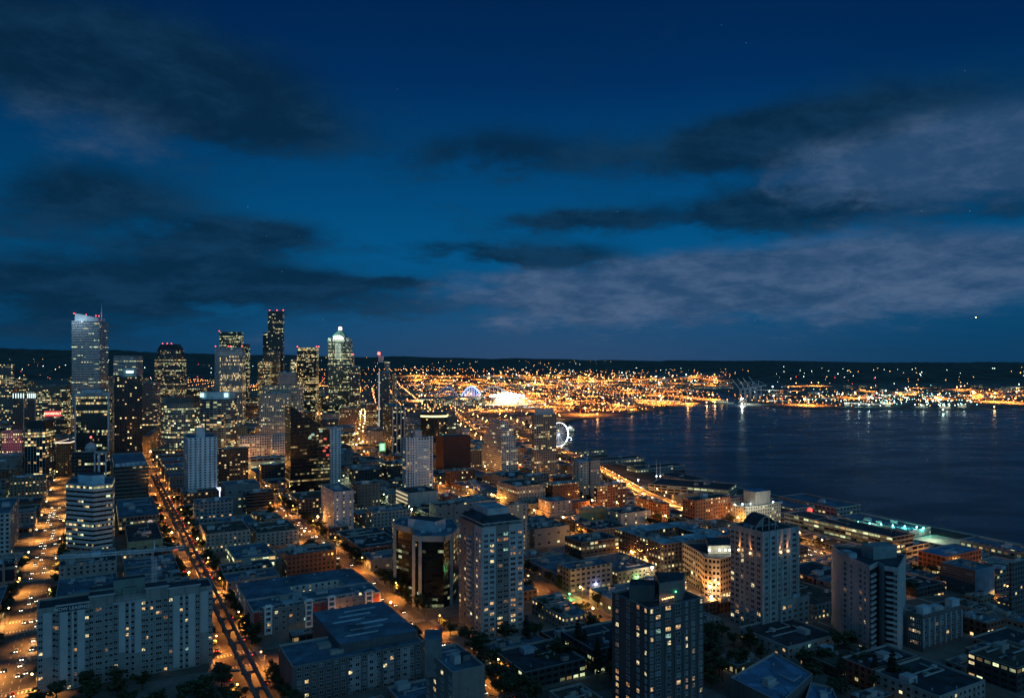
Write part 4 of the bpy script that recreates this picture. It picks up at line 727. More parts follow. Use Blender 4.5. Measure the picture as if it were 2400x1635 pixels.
# ---------------------------------------------------------------- near buildings with real windows
WCACHE = {}
def window_mesh(w, h, m, mull):
    k = (w, h, m.name, mull)
    if k in WCACHE: return WCACHE[k]
    b = MB(); fr = FRAME; t = .09
    b.face([(0, -.05, 0), (w, -.05, 0), (w, -.05, h), (0, -.05, h)], m)
    for (x0, x1, z0, z1) in ((-t, 0, -t, h+t), (w, w+t, -t, h+t), (0, w, -t, 0), (0, w, h, h+t)):
        b.prism([(x0, -.14), (x1, -.14), (x1, 0.02), (x0, 0.02)], z0, z1, fr, fr, bottom=True)
    for i in range(mull): x = w*(i+1)/(mull+1); b.prism([(x-.05, -.12), (x+.05, -.12), (x+.05, -.04), (x-.05, -.04)], 0, h, fr)
    WCACHE[k] = b.mesh('window'); return WCACHE[k]
FRAME = mat('window_frame', (.50, .52, .53), .6)
class Windows:
    def __init__(s, root): s.root = root; s.L = []
    def wall(s, a, b, z0, cols, floors, fh, h=1.5, sill=.95, lit=.15, skip=None, mull=1, pal=(3, 3, 2, 1, 2), blind=.2):
        """a->b wall seen from outside left to right; cols = (offset, width)"""
        L = math.hypot(b[0]-a[0], b[1]-a[1]); d = ((b[0]-a[0])/L, (b[1]-a[1])/L); yaw = math.atan2(d[1], d[0])
        for k in range(floors):
            for o, w in cols:
                if skip and skip(o, k): continue
                if R.random() < lit: m = R.choices(PW, pal)[0]
                else: m = GLASS_B if R.random() < blind else GLASS
                s.L.append((a[0]+d[0]*(o-w/2), a[1]+d[1]*(o-w/2), z0+k*fh+sill, yaw, w, h, m, mull))
    def done(s, most=100):
        s.L.sort(key=lambda q: (0 if q[6] in PW else 1, math.hypot(q[0], q[1])-q[2]*1.2)); org = WORLD[s.root.name]
        for q in s.L[:most]:
            o = bpy.data.objects.new('window', window_mesh(q[4], q[5], q[6], q[7])); COL.objects.link(o); o.parent = s.root
            o.location = (q[0]-org[0], q[1]-org[1], q[2]-org[2]); o.rotation_euler = (0, 0, q[3])
        if len(s.L) > most:
            b = MB()
            for q in s.L[most:]:
                me = window_mesh(q[4], q[5], q[6], q[7]); ca, sa = math.cos(q[3]), math.sin(q[3]); vs = [v.co for v in me.vertices]
                for f in me.polygons: b.face([(q[0]+vs[i].x*ca-vs[i].y*sa, q[1]+vs[i].x*sa+vs[i].y*ca, q[2]+vs[i].z) for i in f.vertices], me.materials[f.material_index])
            o = b.obj('window_array', s.root); o['kind'] = 'stuff'
def plain(name, col): return facade(name, col, bay=200, fl=3.0, wx=0, wy=0, lit=0)
def cols_even(L, n, w, m=1.5): return [(m+w/2+(L-2*m-w)*i/(n-1), w) for i in range(n)]
def wl(a, b): return math.hypot(b[0]-a[0], b[1]-a[1])
def off(p, q, d):     # shift wall outward (towards the viewer)
    L = wl(p, q); nx, ny = (q[1]-p[1])/L, -(q[0]-p[0])/L; return (p[0]+nx*d, p[1]+ny*d), (q[0]+nx*d, q[1]+ny*d)
# (1) big pale apartment tower in the middle
W1, W1b = plain('tower_pale_render', (.40, .42, .43)), plain('tower_grey_render', (.20, .19, .18))
r, p, z0, z1 = hero(AT, 'big pale twenty-storey apartment tower with dark flat-hipped roof, centre foreground', 'the big pale apartment tower', 'tower', 1076, 1129, 1227.5, 1236, W1, base=1500, phi=27, roof=ROOF_D, units=0)
A_, B_, C_, D_ = p; fh = 2.95; nfl = int((z1-z0-1)/fh)
L = wl(A_, B_); Ls = wl(A_, D_)
def recess(b):      # darker centre strip of the right front
    q0 = (A_[0]+(B_[0]-A_[0])*.34, A_[1]+(B_[1]-A_[1])*.34); q1 = (A_[0]+(B_[0]-A_[0])*.64, A_[1]+(B_[1]-A_[1])*.64); o0, o1 = off(q0, q1, .35); b.prism(ccw([q0, q1, o1, o0]), z0, z1+.5, W1b, ROOF_D)
sub(r, 'grey_centre_bay', recess)
def recess2(b):
    q0 = (A_[0]+(D_[0]-A_[0])*.32, A_[1]+(D_[1]-A_[1])*.32); q1 = (A_[0]+(D_[0]-A_[0])*.98, A_[1]+(D_[1]-A_[1])*.98); L2 = wl(q0, q1); nx, ny = -(q1[1]-q0[1])/L2, (q1[0]-q0[0])/L2
    o0, o1 = (q0[0]+nx*.35, q0[1]+ny*.35), (q1[0]+nx*.35, q1[1]+ny*.35); b.prism(ccw([q0, q1, o1, o0]), z0, z1+.5, W1b, ROOF_D)
sub(r, 'grey_side_bay', recess2)
up = inset(p, 1.8); zu = zat(1208, A_[1]+8)
sub(r, 'top_storey', lambda b: b.prism(up, z1-1, zu-3, W1b, ROOF_D))
sub(r, 'hipped_roof', lambda b: (lambda o, i_: [b.face([(*o[k], zu-3), (*o[(k+1) % 4], zu-3), (*i_[(k+1) % 4], zu), (*i_[k], zu)], ROOF_D) for k in range(4)]+[b.face([(*k, zu) for k in i_], ROOF_D), b.prism(o, zu-3.6, zu-3, METAL, ROOF_D)])(inset(p, .6), inset(p, 6)))
C0 = C4(p); sub(r, 'roof_plant_room', lambda b: b.prism(inset(p, 6.6), zu-.01, zu+3.6, mat('plant_room_pale', (.42, .44, .46), .6), ROOF_L))
w = Windows(r)
w.wall(*off(A_, B_, .0), z0, [(L*.10, 2.3), (L*.24, 2.4)], nfl, fh, lit=.13, mull=2); w.wall(*off(A_, B_, .36), z0, [(L*.42, 3.0), (L*.56, 2.8)], nfl, fh, lit=.36, mull=2)
w.wall(A_, B_, z0, [(L*.74, 2.9), (L*.91, 2.4)], nfl, fh, lit=.30, mull=2, blind=.35)
q = (D_, A_); w.wall(*off(D_, A_, 0), z0, [(Ls*.93, 1.3), (Ls*.80, 1.8)], nfl, fh, lit=.2, mull=1); w.wall(*off(D_, A_, .36), z0, [(Ls*.08, 1.8), (Ls*.30, 2.2), (Ls*.58, 2.2)], nfl, fh, lit=.18, mull=1)
w.wall((up[0]), up[1], z1-1, [(L*.08, 1.6), (L*.2, 2.2), (L*.4, 2.4), (L*.57, 2.6), (L*.75, 2.2)], 1, 3, h=2, lit=.1, mull=2)
w.done(100)
for k in range(3, nfl-1):
    def bal(b):
        t0, t1 = .40, .56; dd = (D_[0]-A_[0], D_[1]-A_[1]); q0 = (A_[0]+dd[0]*t0, A_[1]+dd[1]*t0); q1 = (A_[0]+dd[0]*t1, A_[1]+dd[1]*t1); nx, ny = -dd[1]/Ls*1.5, dd[0]/Ls*1.5
        if nx > 0: nx, ny = -nx, -ny
        b.prism(ccw([q0, q1, (q1[0]+nx, q1[1]+ny), (q0[0]+nx, q0[1]+ny)]), z0+k*fh, z0+k*fh+1.15, METAL)
    sub(r, 'balcony', bal)
# (2) right hero tower with orange wall washers
f2 = plain('cool_grey_render', (.33, .35, .35)); f2b = plain('dark_grey_render', (.12, .125, .13))
r, p, z0, z1 = hero(AT, 'grey terraced apartment tower with four flame-like orange uplights and a barrel-vault roof screen', 'the uplit terraced tower', 'tower', 1712, 1788, 1871, 1246, f2, base=1490, phi=28.9, roof=ROOF_D, units=2)
A_, B_, C_, D_ = p; L, Ls = wl(A_, B_), wl(A_, D_); fh = 3.1; nfl = int((z1-z0-1)/fh)
w = Windows(r); w.wall(A_, B_, z0, [(L*.10, 2.2), (L*.29, 2.6), (L*.46, 1.4), (L*.62, 2.4), (L*.88, 3.0)], nfl, fh, h=1.8, sill=.8, lit=.07, mull=2, pal=(4, 4, 1, 1, 2))
w.wall(D_, A_, z0, [(Ls*.07, 2.2), (Ls*.22, 2.6), (Ls*.38, 1.8), (Ls*.54, 1.8), (Ls*.70, 2.4), (Ls*.88, 2.6)], nfl, fh, h=1.8, sill=.8, lit=.08, mull=1)
w.done(100)
for t_ in (.0, .19, .38, .54, .76, .995): sub(r, 'pale_pilaster', lambda b: b.box((A_[0]+(B_[0]-A_[0])*t_, A_[1]+(B_[1]-A_[1])*t_-.1, z0), (.9, .9, z1-z0), mat('pale_pilaster', (.42, .44, .44), .7), .5))
X, Y = P(1800, A_[1]+18)
def vault(b):
    n = 10; a0, b0 = P(1772, A_[1]+6), P(1822, A_[1]+12)
    for i in range(n):
        t0, t1 = i/n, (i+1)/n; z_a, z_b = z1+7*math.sin(math.pi*t0*.85+.25), z1+7*math.sin(math.pi*t1*.85+.25); xa, xb = a0[0]+(b0[0]-a0[0])*t0, a0[0]+(b0[0]-a0[0])*t1; ya, yb = a0[1]+t0*6, a0[1]+t1*6
        b.face([(xa, ya, z_a), (xb, yb, z_b), (xb-3, yb+14, z_b), (xa-3, ya+14, z_a)], ROOF_D); b.face([(xa, ya, z_a-.5), (xb, yb, z_b-.5), (xb, yb, z_b), (xa, ya, z_a)], METAL)
        if i % 3 == 0: b.bar((xa, ya, z1-1), (xa, ya, z_a), .4, METAL)
sub(r, 'barrel_vault_screen', vault)
for (i, j, px) in ((0, 3, 1733), (0, 3, 1760), (0, 1, 1828), (0, 1, 1845)):
    x, y = on_wall(p, i, j, px); nrm = (-c_, -s_) if i == 0 and j == 3 else (s_, -c_)
    zb_ = z1-14 if px < 1800 else z1-13; sub(r, 'uplight', lambda b: b.ball((x+nrm[0]*.7, y+nrm[1]*.7, zb_), .5, SOD)); light('uplight_light', (x+nrm[0]*.55, y+nrm[1]*.55, zb_+.6), (1, .34, .08), 7000, r, .1, ((-nrm[0]*.10, -nrm[1]*.10, 1), .7))
X0, Y0 = P(1880, A_[1]-4)
r2, p, z0, z1 = hero('apartment_block', 'lower wing stepping down right of the uplit terraced tower, a few bright living rooms', 'the lower wing of the uplit tower', 'apartment building', 1822, 1830, 1897, 1408, f2, base=1484, roof=ROOF_D, units=1, dr=24)
A_, B_, C_, D_ = p; L = wl(A_, B_); w = Windows(r2); w.wall(A_, B_, z0, cols_even(L, 5, 2.4), int((z1-z0)/3.1), 3.1, h=1.8, sill=.8, lit=.3, mull=2); w.done()
r3, p, z0, z1 = hero('apartment_block', 'low terraced block with a rounded rooftop garden below the uplit tower', 'the terraced block with rooftop garden', 'apartment building', 1800, 1846, 1972, 1515, f2, Y=392, roof=ROOF_D, units=2, dl=34, dr=38)
A_, B_, C_, D_ = p; w = Windows(r3); w.wall(A_, B_, z0, cols_even(wl(A_, B_), 8, 1.9), int((z1-z0)/3.1), 3.1, lit=.10); w.wall(D_, A_, z0, cols_even(wl(A_, D_), 7, 1.8), int((z1-z0)/3.1), 3.1, lit=.1); w.done()
# (3) dark tower, bottom right of centre
f3 = plain('charcoal_render', (.07, .08, .085))
r, p, z0, z1 = hero(AT, 'charcoal apartment tower rising from the bottom edge, pale roof terrace lights', 'the charcoal apartment tower', 'tower', 1460, 1521, 1649, 1425, f3, Y=318, roof=ROOF_D, units=1, dl=26)
A_, B_, C_, D_ = p; L, Ls = wl(A_, B_), wl(A_, D_); fh = 3.0; nfl = int((z1-z0)/fh); w = Windows(r)
w.wall(A_, B_, z1-nfl*fh, [(L*.05, 1.3), (L*.16, 2.4), (L*.34, 2.8), (L*.52, 2.6), (L*.68, 1.0), (L*.80, 1.8), (L*.95, 1.2)], nfl, fh, h=1.7, sill=.7, lit=.22, mull=2, blind=.35)
w.wall(D_, A_, z1-nfl*fh, [(Ls*.15, 2), (Ls*.45, 2.2), (Ls*.72, 1.6), (Ls*.92, 1.2)], nfl, fh, h=1.7, sill=.7, lit=.3, mull=2); w.done(100)
for t_ in (.28, .45, .61, .74, .88): sub(r, 'vertical_pier', lambda b: b.prism(ccw([*[(A_[0]+(B_[0]-A_[0])*(t_+dt)+s_*.5*k, A_[1]+(B_[1]-A_[1])*(t_+dt)-c_*.5*k) for dt, k in ((0, 0), (.035, 0), (.035, 1), (0, 1))]]), z0, z1-14, mat('pier_grey', (.11, .12, .125), .8)))
sub(r, 'penthouse', lambda b: b.prism([P(1545, A_[1]+9), P(1600, A_[1]+14), P(1606, A_[1]+26), P(1535, A_[1]+26)], z1-1, z1+8, mat('penthouse_dark', (.16, .16, .15), .8), ROOF_D))
sub(r, 'side_penthouse', lambda b: b.prism([P(1475, A_[1]+12), P(1535, A_[1]+12), P(1538, A_[1]+20), P(1478, A_[1]+22)], z1-1, z1+6, f3, ROOF_D))
for i in range(6): X, Y = P(1553+i*5, A_[1]+8.4+i*.7); sub(r, 'terrace_lamp', lambda b: b.ball((X, Y, z1+1.2), .22, SOD))
X, Y = P(1584, A_[1]+12); sub(r, 'green_lamp', lambda b: b.ball((X, Y, z1+3.4), .3, GRN))
# (4) tall white balcony tower, right
f4 = plain('white_conc_render', (.44, .45, .46))
Yb = hit(2100, 1540)[1]
A_, M1, M2, B2, E_ = P(1975, Yb+26), P(2038, Yb+2), P(2058, Yb+10), P(2073, Yb+2), P(2106, Yb-2)
F_ = P(2123, Yb+26); pts = [A_, M1, M2, B2, E_, F_, (F_[0]-16, F_[1]+16), (A_[0]+3, A_[1]+22)]
zg, zt = gz(*E_), zat(1330, Yb-2)
r = building(AT, 'pale concrete apartment tower with stacked balcony bays and a deep dark recess', 'tower', pts, zg, zt, f4, ROOF_D, 3, short='the pale balcony tower')
w = Windows(r); fh = 2.95; nfl = int((zt-zg-2)/fh); L = wl(A_, M1)
w.wall(A_, M1, zg, [(L*.10, 2.6), (L*.34, 1.5), (L*.68, 2.0), (L*.84, 1.4)], nfl, fh, lit=.07, blind=.05); w.wall(*[(lambda a: a)(v) for v in (B2, E_)], zg, [(wl(B2, E_)*.8, 1.3)], nfl, fh, lit=.05); w.wall(E_, F_, zg, [(wl(E_, F_)*.5, 1.5)], nfl, fh, lit=.05); w.done(100)
for k in range(1, nfl):
    for (a, b_, t0, t1) in ((M1, A_, -.02, .0), ):
        pass
    def balc(b, a=None, c=None):
        b.prism(ccw([a, c, (c[0], c[1]-2.0), (a[0], a[1]-2.0)]), zg+k*fh+.3, zg+k*fh+1.35, mat('balcony_pale', (.42, .44, .45), .7))
    for q0, q1 in ((M1, M2), (B2, E_)):
        e0 = (q0[0]+(q1[0]-q0[0])*.02, q0[1]+(q1[1]-q0[1])*.02); e1 = (q0[0]+(q1[0]-q0[0])*.62, q0[1]+(q1[1]-q0[1])*.62); sub(r, 'balcony', lambda b: balc(b, e0, e1))
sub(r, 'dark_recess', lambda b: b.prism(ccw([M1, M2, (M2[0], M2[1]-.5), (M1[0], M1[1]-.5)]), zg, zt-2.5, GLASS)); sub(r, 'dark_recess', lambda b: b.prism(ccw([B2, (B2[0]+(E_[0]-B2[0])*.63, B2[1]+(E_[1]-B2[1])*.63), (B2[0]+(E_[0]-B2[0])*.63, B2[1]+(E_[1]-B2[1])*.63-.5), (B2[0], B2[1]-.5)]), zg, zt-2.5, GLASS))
sub(r, 'roof_plant_room', lambda b: b.box((*P(2060, Yb+24), zt-1), (16, 9, 7), mat('plant_teal', (.18, .26, .29), .7), .3))
# (5) ribbed dark block
f5 = plain('ribbed_dark_render', (.11, .11, .12))
r, p, z0, z1 = hero('apartment_block', 'dark low-rise block striped with slim pale vertical fins, right of the pale balcony tower', 'the slim-finned dark block', 'apartment building', 2124, 2163, 2252, 1441, f5, base=1532, roof=ROOF_D, units=3)
A_, B_, C_, D_ = p; L = wl(A_, B_); w = Windows(r); nfl = int((z1-z0-3)/3.0); w.wall(A_, B_, z0+3, cols_even(L, 7, 2.2), nfl, 3.0, lit=.12); w.wall(D_, A_, z0+3, cols_even(wl(A_, D_), 5, 1.8), nfl, 3.0, lit=.1); w.done(100)
for i in range(8): sub(r, 'pale_fin', lambda b: b.box((A_[0]+(B_[0]-A_[0])*i/7+.2, A_[1]+(B_[1]-A_[1])*i/7-.4, z0+3), (.4, .8, z1-z0-5), PALEB, .5))
for i, a_ in enumerate((.1, .85)): sub(r, 'penthouse', lambda b: b.box((A_[0]+(B_[0]-A_[0])*a_, A_[1]+(B_[1]-A_[1])*a_+3, z1-1), (7, 4, 4.5), PALEB, .5))
# (6) oval dark glass office with concrete portal frames
f6 = facade('black_office_glass', (.012, .018, .018), (.008, .014, .014), bay=3.4, fl=3.8, wx=.94, wy=.45, lit=.30, row=.08, warm=.10, s=.42, cluster=.85, rough=.2)
Yo = hit(1010, 1424)[1]; pts = [P(920, Yo+42), P(926, Yo+34), P(966, Yo+22), P(970, Yo+2), P(985, Yo-1), P(1040, Yo-1), P(1058, Yo+5), P(1074, Yo+26), P(1060, Yo+52), P(940, Yo+60)]
z0 = gz(*pts[4]); z1 = zat(1255, Yo)
r = building('office_tower', 'black glass office with concrete portal frames, green-white lit floors and cluttered blue roof', 'office building', pts, z0, z1, f6, ROOF_B, 0, short='the portal-framed black glass office', bay=3.4, fl=3.8)
CF = mat('portal_concrete', (.30, .31, .29), .8)
for i in (1, 3, 4, 6): sub(r, 'concrete_column', lambda b: b.box((pts[i][0], pts[i][1]-.8, z0), (2.0, 2.0, z1-z0), CF, .1))
for i, j in ((1, 2), (3, 4), (4, 5), (5, 6), (6, 7)):
    q0, q1 = off(pts[i], pts[j], 1.3); sub(r, 'concrete_beam', lambda b: b.prism(ccw([pts[i], pts[j], q1, q0]), z1-3.2, z1+.4, CF))
X, Y = P(1000, Yo+24); sub(r, 'roof_plant_room', lambda b: b.box((X, Y, z1-1), (22, 12, 7), mat('plant_blue', (.30, .42, .50), .6), -.5, ROOF_D))
for i in range(12): X, Y = P(R.uniform(935, 1060), Yo+R.uniform(12, 46)); sub(r, 'roof_unit', lambda b: b.box((X, Y, z1-.995), (R.uniform(1.5, 4), R.uniform(1.5, 3), R.uniform(1, 2.4)), R.choice([ROOF_L, METAL]), R.random()))
# (7) the long apartment slab with a leasing banner
Y0 = 352; A_ = P(87, Y0); k2 = (498-CX)/F; dd = V1; L = (k2*A_[1]-A_[0])/(dd[0]-k2*dd[1]); B_ = (A_[0]+dd[0]*L, A_[1]+dd[1]*L)
z0 = 36.0; z1 = zat(1427, Y0); dep = 17; D_ = (A_[0]+U1[0]*dep, A_[1]+U1[1]*dep); C_ = (B_[0]+U1[0]*dep, B_[1]+U1[1]*dep)
f7 = plain('slab_grey_render', (.235, .25, .25)); f7l = mat('slab_pale_panel', (.40, .43, .44), .8, .08); 
r = building('apartment_block', 'long grey apartment slab with pale panels and a now-leasing banner, lower left foreground', 'apartment building', [A_, B_, C_, D_], z0, z1, f7, ROOF_D, 0, short='the long banner-hung apartment slab')
def at7(zx):      # offset along the front wall for a column of the photograph (zoomed px)
    k = (zx*.2151-CX)/F; return (k*A_[1]-A_[0])/(dd[0]-k*dd[1])
def pt7(o, out=0.0): return (A_[0]+dd[0]*o-U1[0]*out, A_[1]+dd[1]*o-U1[1]*out)
bays = [(615, 970, 1.6, 1.0), (1835, 2170, 1.6, 2.2), (975, 1240, .7, 3.0), (1590, 1832, .7, 3.4), (1242, 1588, .35, -2.0)]
BO = []
for a, c, out, dz in bays:
    o0, o1 = at7(a), at7(c); BO.append((o0, o1, out, dz)); sub(r, 'projecting_bay', lambda b: (b.prism(ccw([pt7(o0, out), pt7(o1, out), pt7(o1, -8 if dz > 0 else .05), pt7(o0, -8 if dz > 0 else .05)]), z0, z1+dz, f7, ROOF_D), b.prism(ccw([pt7(o0-.5, out+.7), pt7(o1+.5, out+.7), pt7(o1+.5, out+.01), pt7(o0-.5, out+.01)]), z1+dz-.5, z1+dz+.15, METAL)))
def out7(o):
    for o0, o1, out, dz in BO:
        if o0 <= o <= o1: return out
    return 0.0
for a, c, zb in ((470, 565, 1135), (655, 740, 1440), (782, 806, 1440), (845, 925, 1440), (1295, 1365, 1080), (1405, 1425, 1080), (1470, 1540, 1080), (1885, 1955, 1230), (1990, 2012, 1230), (2050, 2120, 1215), (2180, 2265, 860)):
    o0, o1 = at7(a), at7(c); ou = out7((o0+o1)/2); yb_ = 1295+zb*.2152; zz_ = zat(yb_, pt7((o0+o1)/2)[1]); sub(r, 'pale_panel', lambda b: b.prism(ccw([pt7(o0, ou), pt7(o1, ou), pt7(o1, ou+.25), pt7(o0, ou+.25)]), zz_, z1-2.4, f7l))
w = Windows(r); fh = 2.88; nfl = 13; zb0 = z1-2.6-nfl*fh
for zx, wd, mu in ((440, 1.6, 1), (590, 1.2, 0), (622, 1.2, 1), (755, 1.2, 0), (822, 1.2, 0), (948, 1.4, 1), (995, 1.5, 1), (1075, 2.6, 2), (1158, 1.1, 0), (1208, 1.4, 1), (1262, 1.5, 1), (1386, 1.2, 0), (1447, 1.2, 0), (1563, 1.4, 1), (1601, 1.0, 0), (1652, 1.1, 0), (1728, 2.5, 2), (1803, 1.5, 1), (1858, 1.4, 1), (1972, 1.2, 0), (2032, 1.2, 0), (2148, 1.5, 1), (2292, 1.5, 1)):
    o = at7(zx); ou = out7(o); w.wall(pt7(0, ou+.02), pt7(L, ou+.02), zb0, [(o, wd)], nfl, fh, h=1.35, lit=.13, mull=mu, pal=(5, 5, 3, 1, 3), blind=.15)
w.done(100)
for a, c, zt_ in ((975, 1240, 4), (1240, 1590, 7), (1340, 1495, 3)): 
    o0, o1 = at7(a), at7(c); sub(r, 'roof_plant_room', lambda b: b.prism(ccw([pt7(o0, -5-zt_*.3), pt7(o1, -5-zt_*.3), pt7(o1, -12), pt7(o0, -12)]), z1-1, z1+zt_, mat('plant_green', (.15, .21, .20), .8), ROOF_D))
o0, o1 = at7(625), at7(955); bn = empty('leasing_banner', (*pt7(o0, 1.9), z1-1.8), 'long dark banner with pale letters reading NOW LEASING, hung under the roof edge', 'banner')
sub(bn, 'banner_cloth', lambda b: b.prism(ccw([pt7(o0, 2.0), pt7(o1, 2.0), pt7(o1, 1.9), pt7(o0, 1.9)]), z1-2.3, z1+.2, mat('banner_blue', (.03, .045, .06), .8)))
lettering('NOW LEASING!', 2.1, (*pt7((o0+o1)/2, 2.05), z1-1.05), math.radians(28.9), mat('banner_letters', (.85, .86, .88), .7, .05), bn, 'banner_lettering', .02)
# (8) red and white courtyard apartments
f8 = plain('grey_siding', (.20, .20, .205)); Y8 = 420; A_ = P(592, Y8); z0 = gz(*A_); z1 = zat(1432, Y8)
def run(dv, px, A): k = (px-CX)/F; return (k*A[1]-A[0])/(dv[0]-k*dv[1])
L = run(V1, 893, A_); dep = run(U1, 551, A_); dep = min(dep, 72)
q8 = lambda a, b: (A_[0]+V1[0]*a+U1[0]*b, A_[1]+V1[1]*a+U1[1]*b)
cy0, cy1, cx0, cx1 = dep*.38, dep*.62, L*.38, L*.80
r = building('apartment_block', 'five-storey grey and red apartment block with white stair bays and a sunken courtyard', 'apartment building', [q8(0, 0), q8(L, 0), q8(L, cy0), q8(0, cy0)], z0, z1, f8, ROOF_B, 6, short='the grey and red courtyard apartments', ped=WHITE)
REG.append((r, [q8(0, 0), q8(L, 0), q8(L, dep), q8(0, dep)], 0, 0, None))
for a0, a1, b0, b1 in ((0, cx0, cy0, cy1), (cx1, L, cy0, cy1), (0, L, cy1, dep)):
    def wing(b):
        qq = ccw([q8(a0, b0), q8(a1, b0), q8(a1, b1), q8(a0, b1)]); b.prism(qq, z0-5, z1-.2, facade('court_white_wall', (.42, .47, .48), bay=4, fl=3.1, wx=.3, wy=.5, lit=.3, s=1.2), ROOF_B, 4, 3.1)
    sub(r, 'wing', wing)
w = Windows(r); w.wall(q8(0, .0), q8(L, 0), z0+2.6, cols_even(L, 17, 1.6, 4), 5, 3.1, lit=.12, mull=1); w.wall(q8(0, dep), q8(0, 0), z0+2.6, cols_even(dep, 14, 1.5, 3), 5, 3.1, lit=.1); w.done(100)
for zx0, zx1, m_ in ((560, 655, REDW), (1088, 1235, REDW), (1632, 1700, REDW)):
    o0, o1 = run(V1, 450+zx0*.2582, A_), run(V1, 450+zx1*.2582, A_); sub(r, 'red_panel', lambda b: b.prism(ccw([q8(o0, 0), q8(o1, 0), q8(o1, -.04), q8(o0, -.04)]), z0+3, z1-1.2, m_))
for zx in (690, 1060, 1265, 1605):
    o0, o1 = run(V1, 450+(zx-28)*.2582, A_), run(V1, 450+(zx+28)*.2582, A_)
    def st(b):
        for o in (o0, o1): b.prism(ccw([q8(o-.35, 0), q8(o+.35, 0), q8(o+.35, -1.2), q8(o-.35, -1.2)]), z0+2, z1+1.2, WHITE)
        for k in range(6): b.prism(ccw([q8(o0, 0), q8(o1, 0), q8(o1, -1.15), q8(o0, -1.15)]), z0+2.4+k*3.1, z0+3.2+k*3.1, WHITE)
        b.prism(ccw([q8(o0-1.2, .5), q8(o1+1.2, .5), q8(o1+1.2, -1.6), q8(o0-1.2, -1.6)]), z1+1.2, z1+1.6, WHITE)
    sub(r, 'white_stair_bay', st)
for k in range(14): sub(r, 'skylight', lambda b: b.box((*q8(R.uniform(3, L-3), R.choice([R.uniform(3, cy0-3), R.uniform(cy1+3, dep-3)])), z1-1), (1.6, .9, 1.2), ROOF_L, .5))
X, Y = q8(L*.66, -3); light('archway_light', (X, Y, z0+5), (1, .38, .10), 3500, r); sub(r, 'archway_lamp', lambda b: b.ball((X, Y+1, z0+5), .35, SOD))
# (9) dark stepped block along the bottom
f9 = plain('slate_render', (.10, .11, .12)); Y9 = 338; A_ = P(686, Y9); z0 = gz(*A_); z1 = zat(1562, Y9); L = run(V1, 993, A_); dep = 30
r = building('apartment_block', 'long slate-grey stepped apartment block along the bottom edge, blue flat roofs', 'apartment building', [q for q in (A_, (A_[0]+V1[0]*L, A_[1]+V1[1]*L), (A_[0]+V1[0]*L+U1[0]*dep, A_[1]+V1[1]*L+U1[1]*dep), (A_[0]+U1[0]*dep, A_[1]+U1[1]*dep))], z0, z1, f9, ROOF_B, 3, short='the long slate-grey block')
q9 = lambda a, b: (A_[0]+V1[0]*a+U1[0]*b, A_[1]+V1[1]*a+U1[1]*b)
w = Windows(r); w.wall(q9(0, 0), q9(L, 0), z0, cols_even(L, 18, 1.7, 2), int((z1-z0)/3.1), 3.1, lit=.10, blind=.3); w.done(100)
sub(r, 'upper_block', lambda b: b.prism(ccw([q9(L*.38, 8), q9(L, 8), q9(L, 60), q9(L*.38, 60)]), z0-3, z1+3, f9, ROOF_B)); REG.append((r, [q9(0, 0), q9(L, 0), q9(L, 60), q9(0, 60)], 0, 0, None))
for k in range(6): sub(r, 'pale_roof_edge', lambda b: b.prism(ccw([q9(L*(.45+.08*(k % 3)), 16+k*7), q9(L*(.72+.08*(k % 3)), 16+k*7), q9(L*(.72+.08*(k % 3)), 16.5+k*7), q9(L*(.45+.08*(k % 3)), 16.5+k*7)]), z1+2.9, z1+3.7, ROOF_L))
for k in range(4): a_ = L*(.42+.13*k); sub(r, 'pale_panel', lambda b: b.prism(ccw([q9(a_, 0), q9(a_+5, 0), q9(a_+5, -.03), q9(a_, -.03)]), z0+2, z1-1, mat('slate_panel', (.26, .28, .30), .8)))
# (10) brown-windowed block at bottom centre
r, p, z0, z1 = hero('apartment_block', 'beige-grey block with a blue flat roof cut by the bottom edge, green-lit window', 'the beige block at the bottom edge', 'apartment building', 991, 1060, 1137, 1574, plain('beige_side', (.20, .18, .17)), Y=285, dl=26, roof=ROOF_B, units=1)
A_, B_, C_, D_ = p; w = Windows(r); w.wall(D_, A_, z1-30, cols_even(wl(A_, D_), 4, 2.2, 1), 9, 3.1, lit=.22, mull=2, pal=(3, 3, 1, 3, 1)); w.done()
sub(r, 'lift_tower', lambda b: b.prism([P(995, 300), P(1036, 300), P(1036, 311), P(995, 311)], z1-8, zat(1497, 300), mat('lift_tower_wall', (.14, .16, .17), .8), ROOF_B))
# (11) blue-roofed buildings bottom right
for i, (xl, xc, xr, yt, Y, lab) in enumerate(((1700, 1818, 1990, 1572, 352, 'wide bright blue flat-roofed building half hidden by trees at the bottom right'),)):
    X, Yv2 = P(1709, 352); q0, q1, q2, q3 = P(1712, 348), P(1815, 378), P(1905, 352), P(1830, 322); zt = 48
    building('shop_block', lab, 'building', [q0, q3, q2, q1], gz(*q0), zt, plain('shop_dark', (.12, .13, .14)), mat('blue_flat_roof', (.10, .24, .42), .7, .2), 1, short='the bright blue flat roof')
building('shop_block', 'smaller blue-roofed annex right of the wide bright blue roof', 'building', [P(1880, 322), P(1975, 320), P(1950, 345), P(1900, 350)], 34, 45, plain('shop_dark2', (.12, .13, .14)), MATS['blue_flat_roof'], 1, short='the blue-roofed annex')
